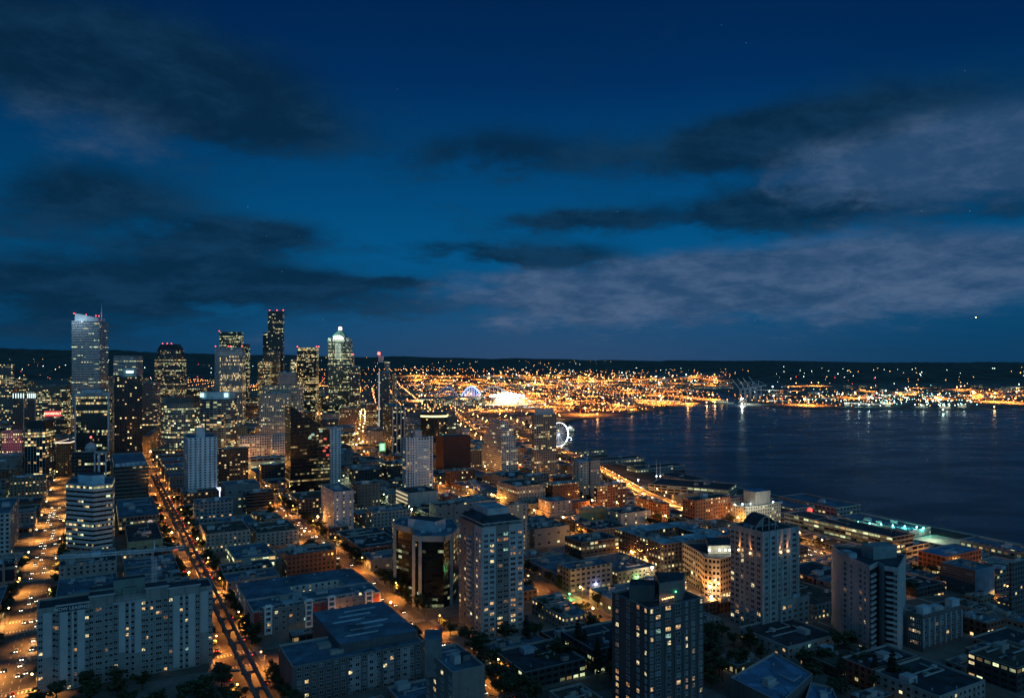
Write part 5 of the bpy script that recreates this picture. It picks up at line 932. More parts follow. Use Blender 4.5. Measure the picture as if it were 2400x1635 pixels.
# (12) other right-side blocks
r, p, z0, z1 = hero('apartment_block', 'dark block with a large plain blue end wall, right of the orange-lit brick offices', 'the block with plain blue end wall', 'building', 2205, 2285, 2330, 1336, plain('dark_slab_wall', (.07, .085, .10)), base=1402, roof=ROOF_B, units=2)
A_, B_, C_, D_ = p; sub(r, 'blue_end_wall', lambda b: b.prism(ccw([A_, B_, off(A_, B_, .2)[1], off(A_, B_, .2)[0]]), z0, z1, mat('blue_end', (.16, .30, .42), .8)))
w = Windows(r); w.wall(D_, A_, z0, cols_even(wl(A_, D_), 8, 2.5), int((z1-z0)/3.4), 3.4, lit=.08); w.done()
hero('apartment_block', 'dark apartment tower at the right edge with few amber windows', 'the dark tower at the right edge', 'tower', 2366, 2372, 2440, 1318, facade('edge_dark', (.10, .11, .12), bay=3.2, fl=3.1, wx=.5, wy=.5, lit=.06, s=1.4), base=1440, roof=ROOF_B, bay=3.2, fl=3.1)
f_bo = facade('brick_warehouse_wall', (.26, .09, .05), (.04, .03, .03), bay=4, fl=4, wx=.7, wy=.6, lit=.18, warm=1, s=.8)
r, p, z0, z1 = hero('warehouse', 'red brick loft warehouse washed by orange street light, bright blue roof', 'the red brick loft warehouse', 'warehouse', 2152, 2216, 2300, 1304, f_bo, base=1352, roof=MATS['blue_flat_roof'], units=1, bay=4, fl=4)
for i in range(3): X, Y = P(2160+i*18, p[0][1]+34-i*12); light('street_wash_light', (X-4, Y-8, z0+8), (1, .35, .10), 4500, r)
hero('office_block', 'low concrete office with open-framed floors and golden ground floor by the pier', 'the open-framed concrete office', 'office building', 2090, 2124, 2178, 1281, facade('open_frame', (.28, .26, .24), bay=8, fl=4, wx=.88, wy=.6, lit=.25, warm=1, s=1.5), base=1312, roof=ROOF_D, bay=8, fl=4)
hero('office_block', 'dark flat office with pale roof rim left of the open-framed concrete office', 'the flat office with pale rim', 'office building', 2020, 2092, 2140, 1258, facade('pier_off', (.18, .20, .20), bay=6, fl=4, wx=.9, wy=.5, lit=.3, warm=.4, s=1.0), Y=668, roof=ROOF_D, dl=120)
# ================================================================== streets, blocks, fillers
AVES = [-136, -36, 64, 164, 265, 365, 465, 560, 645]
QS = [298+114*k for k in range(-2, 10)]
def in_poly(x, y, P_):
    ins = False; n = len(P_)
    for i in range(n):
        x1, y1 = P_[i]; x2, y2 = P_[(i+1) % n]
        if (y1 > y) != (y2 > y) and x < (x2-x1)*(y-y1)/(y2-y1)+x1: ins = not ins
    return ins
FOOT = [(q, min(a[0] for a in q)-6, max(a[0] for a in q)+6, min(a[1] for a in q)-6, max(a[1] for a in q)+6) for q in [ccw(list(e[1])) for e in REG]]
def grow(q, d): return inset(q, -d)
FOOTG = [(grow(q, 5), a-6, b-0, c-6, d) for q, a, b, c, d in FOOT]
VIA = [(215, 760), (202, 815), (195, 931), (176, 989), (157, 1123), (122, 1350), (60, 1600), (-25, 1780), (-73, 1845), (-143, 2207), (-178, 2446), (-60, 2690), (66, 2895), (200, 3300), (330, 4000), (500, 5200)]
for a, c in zip(VIA, VIA[1:]):
    L = wl(a, c); nx, ny = -(c[1]-a[1])/L*14, (c[0]-a[0])/L*14; q = ccw([(a[0]+nx, a[1]+ny), (a[0]-nx, a[1]-ny), (c[0]-nx, c[1]-ny), (c[0]+nx, c[1]+ny)]); FOOTG.append((q, min(k[0] for k in q)-6, max(k[0] for k in q), min(k[1] for k in q)-6, max(k[1] for k in q)))
def clear(pts):
    """True when none of the footprint's sample points falls on an already placed building"""
    (ax, ay), (bx, by), (cx_, cy_), (dx, dy) = pts
    for i in range(5):
        for j in range(5):
            u, v = i/4, j/4; x = (ax*(1-u)+bx*u)*(1-v)+(dx*(1-u)+cx_*u)*v; y = (ay*(1-u)+by*u)*(1-v)+(dy*(1-u)+cy_*u)*v
            for q, x0, x1, y0, y1 in FOOTG:
                if x0 <= x <= x1+6 and y0 <= y <= y1+6 and in_poly(x, y, q): return False
    return True
def ribbon(b, pts, hw, zo, m, zf=None, step=9.0):
    """a strip that follows the ground"""
    P_ = [pts[0]]
    for a, c in zip(pts, pts[1:]):
        L = wl(a, c); n = max(1, int(L/step)); P_ += [(a[0]+(c[0]-a[0])*i/n, a[1]+(c[1]-a[1])*i/n) for i in range(1, n+1)]
    rows = []
    for i, p in enumerate(P_):
        a, c = P_[max(0, i-1)], P_[min(len(P_)-1, i+1)]; L = wl(a, c); nx, ny = -(c[1]-a[1])/L*hw, (c[0]-a[0])/L*hw
        row = []
        for t in (-1, 0, 1):
            x, y = p[0]+nx*t, p[1]+ny*t; row.append((x, y, (zf(x, y) if zf else gz(x, y))+zo))
        rows.append(row)
    for r0, r1 in zip(rows, rows[1:]):
        for k in (0, 1): b.face([r0[k], r0[k+1], r1[k+1], r1[k]][::-1], m)
road = MB(); marks = MB(); pave = MB()
for p_ in AVES: ribbon(road, [pq(p_, q) for q in range(180, 1270, 30)], 9.5 if p_ != -36 else 10.5, .35, ASPH)
ribbon(road, [pq(755, q) for q in range(180, 1500, 40)], 9, .3, ASPH)
for q_ in QS:
    for a, b_ in zip(AVES, AVES[1:]):
        ha, hb = (10.5 if a == -36 else 9.5), (10.5 if b_ == -36 else 9.5); ribbon(road, [pq(a+ha, q_), pq(b_-hb, q_)], 7.5, .35, ASPH)
    ribbon(road, [pq(AVES[-1]+9.5, q_), pq(746, q_)], 7.5, .35, ASPH)
tag(road.obj('road'), kind='structure')
def quad(b, p0, p1, q0, q1, zo, m): b.face([(*pq(p, q), gz(*pq(p, q))+zo) for p, q in ((p0, q0), (p1, q0), (p1, q1), (p0, q1))], m)
for p_ in AVES:
    hw = 10.5 if p_ == -36 else 9.5
    if p_ == 64: lines = (-5.6, 5.6)
    else: lines = (-3.4, 0, 3.4) if hw < 10 else (-3.5, 0, 3.5)
    for q in np.arange(300, 1000, 9.0):
        if min(abs(q-k) for k in QS) < 14: continue
        for l in lines: quad(marks, p_+l-.14, p_+l+.14, q, q+3.4, .40, MARK)
    for q_ in QS:
        if q_ > 1000 or q_ < 290: continue
        for sgn in (-1, 1):
            for k in np.arange(-hw+1, hw-.5, 1.6): quad(marks, p_+k, p_+k+.75, q_+sgn*9.2-1.6, q_+sgn*9.2+1.6, .40, MARK)
            quad(marks, p_-hw+1, p_+hw-1, q_+sgn*12.4-.25, q_+sgn*12.4+.25, .40, MARK)
        for sgn in (-1, 1):
            for k in np.arange(-6.6, 6.4, 1.6): quad(marks, p_+sgn*(hw+2.4)-1.5, p_+sgn*(hw+2.4)+1.5, q_+k, q_+k+.75, .40, MARK)
tag(marks.obj('road_marking'), kind='structure')
BLOCKS = []
for i, (a, b_) in enumerate(zip(AVES, AVES[1:]+[])):
    for q0, q1 in zip(QS, QS[1:]):
        p0, p1 = a+(10.5 if a == -36 else 9.5), b_-(10.5 if b_ == -36 else 9.5); Q0, Q1 = q0+7.5, q1-7.5; BLOCKS.append((p0, p1, Q0, Q1))
        n = 6; G = [[(*pq(p0+(p1-p0)*i_/n, Q0+(Q1-Q0)*j/n), gz(*pq(p0+(p1-p0)*i_/n, Q0+(Q1-Q0)*j/n))+.5) for j in range(n+1)] for i_ in range(n+1)]
        for i_ in range(n):
            for j in range(n): pave.face([G[i_][j], G[i_+1][j], G[i_+1][j+1], G[i_][j+1]], PAVE)
        rim = [G[i_][0] for i_ in range(n+1)]+[G[n][j] for j in range(1, n+1)]+[G[i_][n] for i_ in range(n-1, -1, -1)]+[G[0][j] for j in range(n-1, 0, -1)]
        for k in range(len(rim)): u, v = rim[k], rim[(k+1) % len(rim)]; pave.face([(u[0], u[1], u[2]-.3), (v[0], v[1], v[2]-.3), v, u], CONC)
tag(pave.obj('pavement'), kind='structure')
# ------------------------------------------------------------------ filler buildings
FILL = []
LOWF = [('grey concrete', facade('fill_grey', (0.158, 0.166, 0.166), bay=4, fl=3.6, wx=.6, wy=.45, lit=0.075, shop=.4, s=1.3)), ('dark brick', facade('fill_brick', (0.115, 0.058, 0.043), bay=3.2, fl=3.2, wx=.45, wy=.5, lit=0.098, shop=.4, warm=.9, s=1.3)),
        ('pale stucco', facade('fill_pale', (0.259, 0.266, 0.259), bay=3.6, fl=3.2, wx=.4, wy=.45, lit=0.075, shop=.4, warm=.85, s=1.3)), ('charcoal', facade('fill_char', (0.050, 0.058, 0.065), bay=4, fl=3.4, wx=.7, wy=.5, lit=0.090, shop=.4, warm=.6, s=1.2)),
        ('tan', facade('fill_tan', (0.216, 0.180, 0.137), bay=3.4, fl=3.2, wx=.45, wy=.45, lit=0.105, shop=.4, warm=.9, s=1.4)), ('blank blue-grey', facade('fill_blank', (0.158, 0.187, 0.202), bay=9, fl=8, wx=.25, wy=.2, lit=0.075, shop=.4, s=1.3)),
        ('rust-red', facade('fill_rust', (0.187, 0.079, 0.050), bay=3.6, fl=3.4, wx=.5, wy=.5, lit=0.165, shop=.4, warm=1, s=1.4))]
RF = [('dark roof', ROOF_D), ('grey roof', ROOF_B), ('dark roof', ROOF_D), ('blue roof', mat('slate_blue_roof', (.10, .16, .24), .8, .3, .15)), ('brown roof', mat('brown_gravel_roof', (.09, .075, .06), .9, .35, .2)), ('grey roof', ROOF_B), ('pale roof', mat('worn_pale_roof', (.27, .30, .32), .8, .4, .12))]
NUMW = ['', 'single-storey', 'two-storey', 'three-storey', 'four-storey', 'five-storey', 'six-storey', 'seven-storey', 'eight-storey']
def add_fill(pts, h, z0=None, pool=None, cat='building', name='low_rise_block', tall=False, units=None):
    z0 = min(gz(*p) for p in pts) if z0 is None else z0; wn, wm = R.choice(pool or LOWF); rn, rm = R.choice(RF if not tall else RF[:2])
    cyy0 = pts[0][1]; pxx = CX+F*pts[0][0]/pts[0][1]
    if 1425 < pxx < 1660 and 600 < cyy0 < 1110 and z0+h > 14: h = max(4.5, 14-z0)
    cyy0 +=0; nm = {'grey concrete': 'office_building', 'charcoal': 'office_building', 'blank blue-grey': 'shop_building', 'pale stucco': 'apartment_building', 'tan': 'apartment_building', 'dark brick': 'brick_building', 'rust-red': 'brick_building',
          'dark gridded': 'office_tower', 'black glass': 'glass_building', 'pale gridded': 'hotel_building', 'brown stone': 'stone_building', 'orange brick': 'stone_building'}.get(wn, name)
    r = building(nm, 'x', cat, pts, z0, z0+h, wm, rm, (R.choice((3, 5, 7)) if cyy0 < 760 else R.choice((1, 2, 3))) if units is None else units, small=cyy0 < 760)
    st = max(1, round(h/3.5)); d = '%s %s %sed block' % ('low' if st < 3 else 'mid-height' if st < 5 else 'tallish' if st < 8 else 'tall', wn, rn.replace(' ', '-'))
    if cyy0 < 640 and nm == 'apartment_building' and h > 8:
        A_, B_ = pts[0], pts[1]; L_ = wl(A_, B_)
        for a_ in (.25, .7):
            for k in range(1, int(h/3)):
                def bl(b):
                    q0 = (A_[0]+(B_[0]-A_[0])*a_, A_[1]+(B_[1]-A_[1])*a_); q1 = (A_[0]+(B_[0]-A_[0])*(a_+3.4/L_), A_[1]+(B_[1]-A_[1])*(a_+3.4/L_)); o0, o1 = off(q0, q1, 1.4); b.prism(ccw([q0, q1, o1, o0]), z0+k*3-.1, z0+k*3+.1, CONC)
                    b.bar((*o0, z0+k*3+1), (*o1, z0+k*3+1), .08, STEEL); b.bar((*o0, z0+k*3+.5), (*o1, z0+k*3+.5), .05, STEEL)
                sub(r, 'balcony', bl)
    cx, cyy = C4(pts); FILL.append([r, d, CX+F*cx/cyy, cyy]); return r
TREESPOTS = []; CARLOTS = []
KEEP = [(1150, 1460, 1420, 1640)]     # the dark wooded patch at the bottom of the view
for (p0, p1, Q0, Q1) in BLOCKS:
    mid = (p0+p1)/2
    for side in (0, 1):
        a, b_ = (p0+3.5, mid-2.5) if side == 0 else (mid+2.5, p1-3.5); q = Q0+3
        while q < Q1-14:
            ln = min(R.choice((18, 24, 32, 45)), Q1-3-q)
            if Q1-3-(q+ln) < 12: ln = Q1-3-q
            pts = [pq(a, q), pq(b_, q), pq(b_, q+ln-1.2), pq(a, q+ln-1.2)]; q += ln
            cx, cyy = C4(pts)
            if cyy < 255 or abs(cx/cyy) > .76 or (cyy < 385 and cx < -110): continue
            px, py = proj(cx, cyy, gz(cx, cyy))
            if not clear(pts):
                def split(a, b_, q0_, q1_, depth):
                    sp2 = [pq(a, q0_), pq(b_, q0_), pq(b_, q1_-1), pq(a, q1_-1)]
                    if min(b_-a, q1_-q0_) > 8 and clear(sp2):
                        if R.random() < .85: add_fill(sp2, R.choice((4, 5, 7, 9, 10)))
                        else: TREESPOTS.append(C4(sp2))
                        return
                    if depth == 0 or max(b_-a, q1_-q0_) < 15: TREESPOTS.append(C4(sp2)); return
                    if b_-a > q1_-q0_: m_ = (a+b_)/2; split(a, m_-.6, q0_, q1_, depth-1); split(m_+.6, b_, q0_, q1_, depth-1)
                    else: m_ = (q0_+q1_)/2; split(a, b_, q0_, m_-.6, depth-1); split(a, b_, m_+.6, q1_, depth-1)
                split(a, b_, q-ln, q, 3)
                continue
            h = R.choice((5, 7, 9, 9, 12, 12, 16, 20)) if cyy < 800 else R.choice((7, 10, 12, 16, 20, 26))
            if cyy < 420: h = R.choice((6, 9, 12))
            if R.random() < .035: CARLOTS.append((a, b_, q-ln, q)); continue
            add_fill(pts, h)
# west of the last avenue, down to the shore road
for q in range(330, 1480, 38):
    for a, b_ in ((657, 690), (696, 742)):
        pts = [pq(a, q), pq(b_, q), pq(b_, q+33), pq(a, q+33)]
        if not clear(pts) or R.random() < .12: continue
        add_fill(pts, R.choice((8, 11, 14, 18)) if q > 640 else R.choice((5, 6, 8)))
# downtown fillers on the turned grid
MIDF = [('dark gridded', facade('mid_dark', (.10, .10, .10), bay=3, fl=3.7, wx=.6, wy=.5, lit=.22, row=.08, warm=.8, s=1.5)), ('brown stone', facade('mid_brown', (.24, .16, .11), bay=3, fl=3.6, wx=.45, wy=.5, lit=.18, row=.05, warm=.95, s=1.5)),
        ('pale gridded', facade('mid_pale', (.32, .31, .29), bay=3, fl=3.6, wx=.5, wy=.5, lit=.2, row=.06, warm=.8, s=1.5)), ('black glass', facade('mid_glass', (.03, .04, .045), bay=2, fl=3.7, wx=.9, wy=.6, lit=.2, row=.1, warm=.5, s=1.4, cluster=.7)),
        ('orange brick', facade('mid_orange', (.34, .17, .08), bay=3, fl=3.5, wx=.4, wy=.5, lit=.15, warm=1, s=1.3))]
def uv2(a, b): return (c2_*a - s2*b, s2*a + c2_*b)     # a across, b along the downtown avenues
AV2 = [-9+88*k for k in range(-16, 8)]
for a0 in AV2:
    for b0 in range(1290, 2500, 92):
        for ia in (0, 1):
            for ib in (0, 1):
                A0, B0 = a0+10+ia*35, b0+8+ib*39; pts = [uv2(A0, B0), uv2(A0+33, B0), uv2(A0+33, B0+35), uv2(A0, B0+35)]; cx, cyy = C4(pts); pp, qq = topq(cx, cyy); px = CX+F*cx/cyy
                if px < -60 or px > 1330 or (pp > 735 and cyy < 1500) or qq < 1235 or cyy > 2350 or in_bay(cx, cyy) or in_bay(cx+70, cyy) or in_bay(cx, cyy-60): continue
                if cyy > 1750 and px < 900 and R.random() < .45: continue
                if not clear(pts) or R.random() < .12: continue
                lim = 905 if px < 960 else 985
                if 560 < px < 690: lim = 985
                if px > 1080: lim = 1030
                hmax = zat(lim, cyy)-gz(cx, cyy); h = R.uniform(14, 58 if px < 930 else 26)
                if cyy < 1450: h = min(h, 32)
                h = max(9, min(h, hmax)); 
                if hmax < 7: h = 8
                add_fill(pts, h, pool=MIDF, cat='building', name='mid_rise_block', units=1)
# hillside blocks beyond the skyline
for i in range(95):
    px = R.uniform(-40, 930); Y = R.uniform(2500, 4700); X = (px-CX)/F*Y; w_, d_ = R.uniform(18, 50), R.uniform(15, 30)
    pts = [(X, Y), (X+w_, Y), (X+w_, Y+d_), (X, Y+d_)]
    if clear(pts): add_fill(pts, R.choice((8, 10, 14, 22, 30)), pool=MIDF, name='hillside_block', units=0)
# industrial flats
IND = [('orange-lit', facade('ind_orange', (.35, .27, .2), bay=6, fl=5, wx=.5, wy=.35, lit=.35, warm=1, s=1.6)), ('pale', facade('ind_pale', (.42, .42, .40), bay=8, fl=6, wx=.5, wy=.3, lit=.3, warm=.5, s=1.6)), ('brown', facade('ind_brown', (.22, .15, .1), bay=5, fl=4, wx=.5, wy=.4, lit=.4, warm=1, s=1.6))]
def ground_at(px, py): X, Y = hit(px, py); return X, Y
for i in range(150):
    py = R.choice((R.uniform(884, 965), R.uniform(884, 925))); px = R.uniform(940, 1700)
    if px > 1330+ (985-py)*3.2 and py > 930: continue
    X, Y = ground_at(px, py)
    if Y > 8500 or in_bay(X, Y) or in_bay(X+80, Y) or in_bay(X, Y-60): continue
    w_, d_ = R.uniform(40, 130), R.uniform(30, 70); pts = [uv2(*(lambda a, b: (a, b))(c2_*X+s2*Y, -s2*X+c2_*Y))]; a_, b2 = c2_*X+s2*Y, -s2*X+c2_*Y
    pts = [uv2(a_, b2), uv2(a_+w_, b2), uv2(a_+w_, b2+d_), uv2(a_, b2+d_)]
    if clear(pts): add_fill(pts, R.uniform(7, 15), pool=IND, cat='warehouse', name='warehouse', units=0); FOOTG.append((grow(ccw(pts), 4), X-140, X+140, Y-90, Y+120))
for i in range(60):
    px = R.uniform(1780, 2400); py = R.uniform(905, 938); X, Y = ground_at(px, py)
    if in_bay(X, Y) or in_bay(X+70, Y-40) or in_bay(X, Y-60) or Y > 5200: continue
    w_, d_ = R.uniform(30, 90), R.uniform(25, 50); pts = [(X, Y), (X+w_, Y), (X+w_, Y+d_), (X, Y+d_)]
    if clear(pts): add_fill(pts, R.uniform(7, 14), pool=IND, cat='warehouse', name='warehouse', units=0); FOOTG.append((grow(pts, 4), X-10, X+100, Y-10, Y+80))
# ------------------------------------------------------------------ street lamps
def lamp_proto(m, col, power, hr, h=9.5, nm='street_lamp', spot=2.85):
    r = empty(nm, (0, -900, 0)); b = MB(); b.cyl((0, 0, 0), .16, .09, h, STEEL, 6); b.bar((0, 0, h-.1), (1.8, 0, h+.3), .1, STEEL); b.obj('pole', r, local=True)
    b = MB(); b.ball((1.9, 0, h+.1), hr, m); b.obj('lamp_head', r, local=True)
    d = bpy.data.lights.new('lamp_light', 'SPOT' if spot else 'POINT'); d.energy = power
    if spot: d.spot_size = spot; d.spot_blend = .25
    d.color = col; d.shadow_soft_size = .35; o = bpy.data.objects.new('lamp_light', d); COL.objects.link(o); o.parent = r; o.location = (2.2, 0, h-.9)
    return r
SODC, WHC = (1, .33, .05), (.85, 1, .62)
LP = {'s': lamp_proto(SOD, SODC, 19000, .42, spot=2.5), 'b': lamp_proto(SOD2, (1, .40, .08), 25000, .45, spot=2.45), 'S': lamp_proto(SOD2, (1, .38, .07), 15000, .62, spot=0), 'w': lamp_proto(WHT, WHC, 5500, .42), 'f': lamp_proto(SOD2, (1, .36, .08), 26000, .95, 13, 'avenue_lamp', 0),
      't': lamp_proto(TEAL, (.15, 1, .8), 5000, .6, 8, 'pier_floodlight', 0), 'h': lamp_proto(SOD2, (1, .35, .06), 60000, .5, nm='highway_lamp', spot=2.9)}
used = set()
def put_lamp(kind, x, y, rz, label, group, z=None):
    pr = LP[kind]; z = gz(x, y)+.4 if z is None else z
    if kind in used: o = copy_tree(pr, (x, y, z), rz)
    else: o = pr; used.add(kind); o.location = (x, y, z); o.rotation_euler = (0, 0, rz)
    tag(o, label, 'street lamp', group); return o
def in_view(x, y, z=20, m=60):
    if y < 200: return False
    px, py = proj(x, y, z); return -m < px < 2400+m and py < 1635+m*2
ANG = math.radians(28.9)
LABS = {-136: 'sodium street lamp on the leftmost street behind the corner blocks', -36: 'sodium street lamp on the wide bright avenue at far left', 64: 'sodium street lamp on the avenue under the elevated monorail beams', 164: 'sodium street lamp on the tree-lined avenue right of the red courtyard block',
        265: 'pale greenish street lamp on the avenue past the slender white condominium', 365: 'sodium street lamp on the avenue behind the big pale tower', 465: 'sodium street lamp on the avenue left of the large courtyard condominium', 560: 'sodium street lamp near the orange curved-corner office', 645: 'sodium street lamp on the street above the waterfront'}
for p_ in AVES:
    sp = {-36: 39, 64: 34, 164: 36, -136: 60}.get(p_, 38)
    for n, q in enumerate(np.arange(290, 1260, sp)):
        if min(abs(q-k) for k in QS) < 6: q += 9
        sd = 1 if n % 2 else -1; hw = (11.4 if p_ == -36 else 10.2); x, y = pq(p_+sd*hw, q)
        if not in_view(x, y) or y > 1330: continue
        if p_ == -136 and y > 900: continue
        if p_ == -36: k = 'b'
        elif p_ == 265 and y > 620: k = 'w'
        elif p_ >= 560 and n % 2: k = 'S'
        elif R.random() < {64: .12, 164: .35}.get(p_, .55): k = 'S'
        else: k = 's'
        if p_ in (265, 365, 465, 560) and y < 480 and R.random() < .6: continue
        put_lamp(k, x, y, ANG+(math.pi if sd > 0 else 0), LABS[p_], 'street lamps along each avenue')
# downtown avenues
for a0 in AV2[3:]:
    for n, b0 in enumerate(range(1290, 2450, 46)):
        x, y = uv2(a0+(5 if n % 2 else -5), b0); px = CX+F*x/y; pp, _ = topq(x, y)
        if px < -20 or px > 1330 or (pp > 740 and y < 1500) or in_bay(x, y) or in_bay(x+30, y): continue
        hot = abs(a0-(-9+88*0)) < 1 or 835 < px < 875
        if not hot and px < 1000 and (n % 3 or R.random() < .3): continue
        put_lamp('f', x, y, R.random()*6, 'bright sodium lamp on the glowing downtown avenue right of the pyramid-topped tower' if hot else 'sodium lamp between the downtown office blocks', 'downtown street lamps')
for (px, py) in ((2009, 1222), (2036, 1225), (2063, 1227), (2090, 1230), (2118, 1232), (2146, 1234), (2162, 1236)):
    Y = (HC-12.5)*F/(py-YH); x, y = (px-CX)/F*Y, Y; put_lamp('t', x, y, ANG, 'teal floodlight lamp on the long pier roof at the right', 'teal lamps along the pier', z=4)
# shore road + viaduct
VIA = [(215, 760), (202, 815), (195, 931), (176, 989), (157, 1123), (122, 1350), (60, 1600), (-25, 1780), (-73, 1845), (-143, 2207), (-178, 2446), (-60, 2690), (66, 2895), (200, 3300), (330, 4000), (500, 5200)]
vd = MB(); DECK = mat('viaduct_deck', (.24, .20, .16), .8, .3, .1)
r = empty('elevated_highway', (176, 989, 3), 'elevated double concrete highway curving along the waterfront, washed orange', 'highway')
def zv(x, y): return 17+0*x
ribbon(vd, VIA, 8.5, 0, DECK, zv, 14); vd.obj('deck', r)
b = MB()
for off_ in (-8.5, 0, 8.5):
    pp_ = []
    for i, p in enumerate(VIA):
        a, c = VIA[max(0, i-1)], VIA[min(len(VIA)-1, i+1)]; L = wl(a, c); pp_.append((p[0]-(c[1]-a[1])/L*off_, p[1]+(c[0]-a[0])/L*off_))
    for a, c in zip(pp_, pp_[1:]): b.bar((*a, 17.6 if off_ else 17.4), (*c, 17.6 if off_ else 17.4), .35, CONC, 2.2 if off_ else .9)
b.obj('parapet', r)
tot = 0
for a, c in zip(VIA, VIA[1:]):
    L = wl(a, c); n = max(1, int(L/(26 if a[1] < 1400 else 60)))
    for i in range(n):
        x, y = a[0]+(c[0]-a[0])*i/n, a[1]+(c[1]-a[1])*i/n; tot += 1
        if tot > 95: break
        b = MB(); nx, ny = -(c[1]-a[1])/L, (c[0]-a[0])/L; zb = min(gz(x, y), 14)-1
        for s in (-6, 6): b.box((x+nx*s, y+ny*s, zb), (1.4, 1.4, 17.2-zb-1.5), CONC, math.atan2(ny, nx))
        b.bar((x-nx*8, y-ny*8, 15.6), (x+nx*8, y+ny*8, 15.6), 1.3, CONC); b.obj('column', r)
for a, c in zip(VIA, VIA[1:]):
    L = wl(a, c); st = 33 if a[1] < 1300 else 75; n = max(1, int(L/st)); nx, ny = -(c[1]-a[1])/L, (c[0]-a[0])/L
    for i in range(n):
        x, y = a[0]+(c[0]-a[0])*i/n+nx*9, a[1]+(c[1]-a[1])*i/n+ny*9; put_lamp('h', x, y, math.atan2(-ny, -nx), 'sodium lamp on the parapet of the elevated waterfront highway', 'lamps along the elevated highway', z=17)
# ------------------------------------------------------------------ monorail
r = empty('monorail_guideway', (*pq(64, 600), gz(*pq(64, 600))), 'twin dark concrete monorail beams on columns running down the middle of an avenue', 'monorail track')
QM = list(np.arange(250, 1090, 21.0))
for sd in (-1, 1):
    b = MB()
    for q0, q1 in zip(QM, QM[1:]):
        a, c = pq(64+sd*2.6, q0), pq(64+sd*2.6, q1); b.bar((*a, gz(*a)+8.6), (*c, gz(*c)+8.6), 1.35, CONC_D, 1.7)
    b.obj('beam', r)
for q0 in QM:
    b = MB(); a = pq(64, q0); b.box((*a, gz(*a)), (1.3, 1.3, 7.2), CONC_D, ANG); e0, e1 = pq(60.4, q0), pq(67.6, q0); b.bar((*e0, gz(*a)+7.3), (*e1, gz(*a)+7.3), 1.4, CONC_D, 1.0); b.obj('column', r)
# ------------------------------------------------------------------ trees
def tree_proto(kind, seed):
    q = random.Random(seed); r = empty('street_tree' if kind < 3 else 'conifer_tree', (0, -900, 0)); H = (8.5, 11, 7, 15)[kind]; b = MB()
    b.cyl((0, 0, -.5), .32, .16, H*.5, BARK, 6)
    for i in range(4 if kind < 3 else 0): a = q.uniform(0, 6.28); b.bar((0, 0, H*.35), (math.cos(a)*1.8, math.sin(a)*1.8, H*.68), .14, BARK)
    b.obj('trunk', r, local=True); b = MB(); m = LEAF if kind < 3 else LEAF2
    cl = [(q.gauss(0, 1.5), q.gauss(0, 1.5), H*.66+q.gauss(0, 1.3), q.uniform(1.0, 2.1)) for _ in range(12)] if kind < 3 else [(0, 0, z, 3.4*(1-z/H)+.4) for z in np.linspace(2, H, 11)]
    for (x, y, z, rr) in cl:
        for _ in range(34):
            a, t = q.uniform(0, 6.28), math.acos(q.uniform(-1, 1)); k = rr*q.uniform(.55, 1.08); c = (x+k*math.sin(t)*math.cos(a), y+k*math.sin(t)*math.sin(a), z+k*math.cos(t)*(.8 if kind < 3 else .35))
            s1, a1, a2 = q.uniform(.28, .55), q.uniform(0, 6.28), q.uniform(-1, 1); u = (math.cos(a1)*s1, math.sin(a1)*s1, a2*s1*.6); v = (-math.sin(a1)*s1, math.cos(a1)*s1, q.uniform(-.6, .6)*s1)
            b.face([tuple(c[i]+u[i]*e+v[i]*f for i in range(3)) for e, f in ((-1, -1), (1, -1), (1, 1), (-1, 1))], m)
    b.obj('crown', r, local=True); return r
TP = [tree_proto(0, 1), tree_proto(1, 2), tree_proto(2, 3), tree_proto(3, 4)]; tused = set(); NTREE = 0
def put_tree(x, y, label, group, kind=None, sc_=1.0):
    global NTREE
    if NTREE >= 460 or not in_view(x, y, 45, 20): return
    k = R.choice((0, 0, 1, 1, 2)) if kind is None else kind; pr = TP[k]; z = gz(x, y)+.45; NTREE += 1
    if k in tused: o = copy_tree(pr, (x, y, z), R.random()*6.28)
    else: o = pr; tused.add(k); o.location = (x, y, z); o.rotation_euler = (0, 0, R.random()*6)
    f = sc_*R.uniform(.8, 1.25); o.scale = (f, f, f); tag(o, label, 'tree', group)
TL = {64: 'leafy street tree beside the monorail avenue', 164: 'leafy street tree on the tree-lined avenue right of the red courtyard block', 265: 'leafy street tree near the black portal-framed office', -36: 'leafy street tree on the wide bright avenue at far left', 365: 'leafy street tree behind the big pale tower', 465: 'leafy street tree left of the large courtyard condominium', 560: 'leafy street tree near the orange curved-corner office'}
for p_, sp, q0, q1, pr in ((64, 10.5, 300, 900, .9), (164, 10, 300, 900, .92), (-36, 13, 380, 760, .75), (265, 15, 300, 800, .55), (365, 16, 300, 760, .6), (465, 15, 300, 760, .6), (560, 18, 300, 600, .5)):
    for q in np.arange(q0, q1, sp):
        if min(abs(q-k) for k in QS) < 12: continue
        for sd in (-1, 1):
            if R.random() > pr: continue
            x, y = pq(p_+sd*((12.6 if p_ == -36 else 11.6)), q+R.uniform(-2, 2)); put_tree(x, y, TL[p_], 'street trees along each avenue')
for (tx, ty) in TREESPOTS:
    if ty > 800 or NTREE > 290: continue
    if any(x0 <= tx <= x1 and y0 <= ty <= y1 and in_poly(tx, ty, q) for q, x0, x1, y0, y1 in FOOTG) or R.random() < .25: continue
    put_tree(tx, ty, 'small dark tree in a yard between buildings', 'yard trees')
for i in range(46):
    (px, py), lb = ((R.uniform(1645, 1790), R.uniform(1490, 1650)), 'dark tree in the yard between the charcoal tower and the blue roof') if i < 26 else ((R.uniform(110, 560), R.uniform(1610, 1680)), 'dark tree at the foot of the long apartment slab')
    x, y = hit(px, py)
    if any(x0 <= x <= x1 and y0 <= y <= y1 and in_poly(x, y, q) for q, x0, x1, y0, y1 in FOOTG): continue
    put_tree(x, y, lb, 'yard trees')
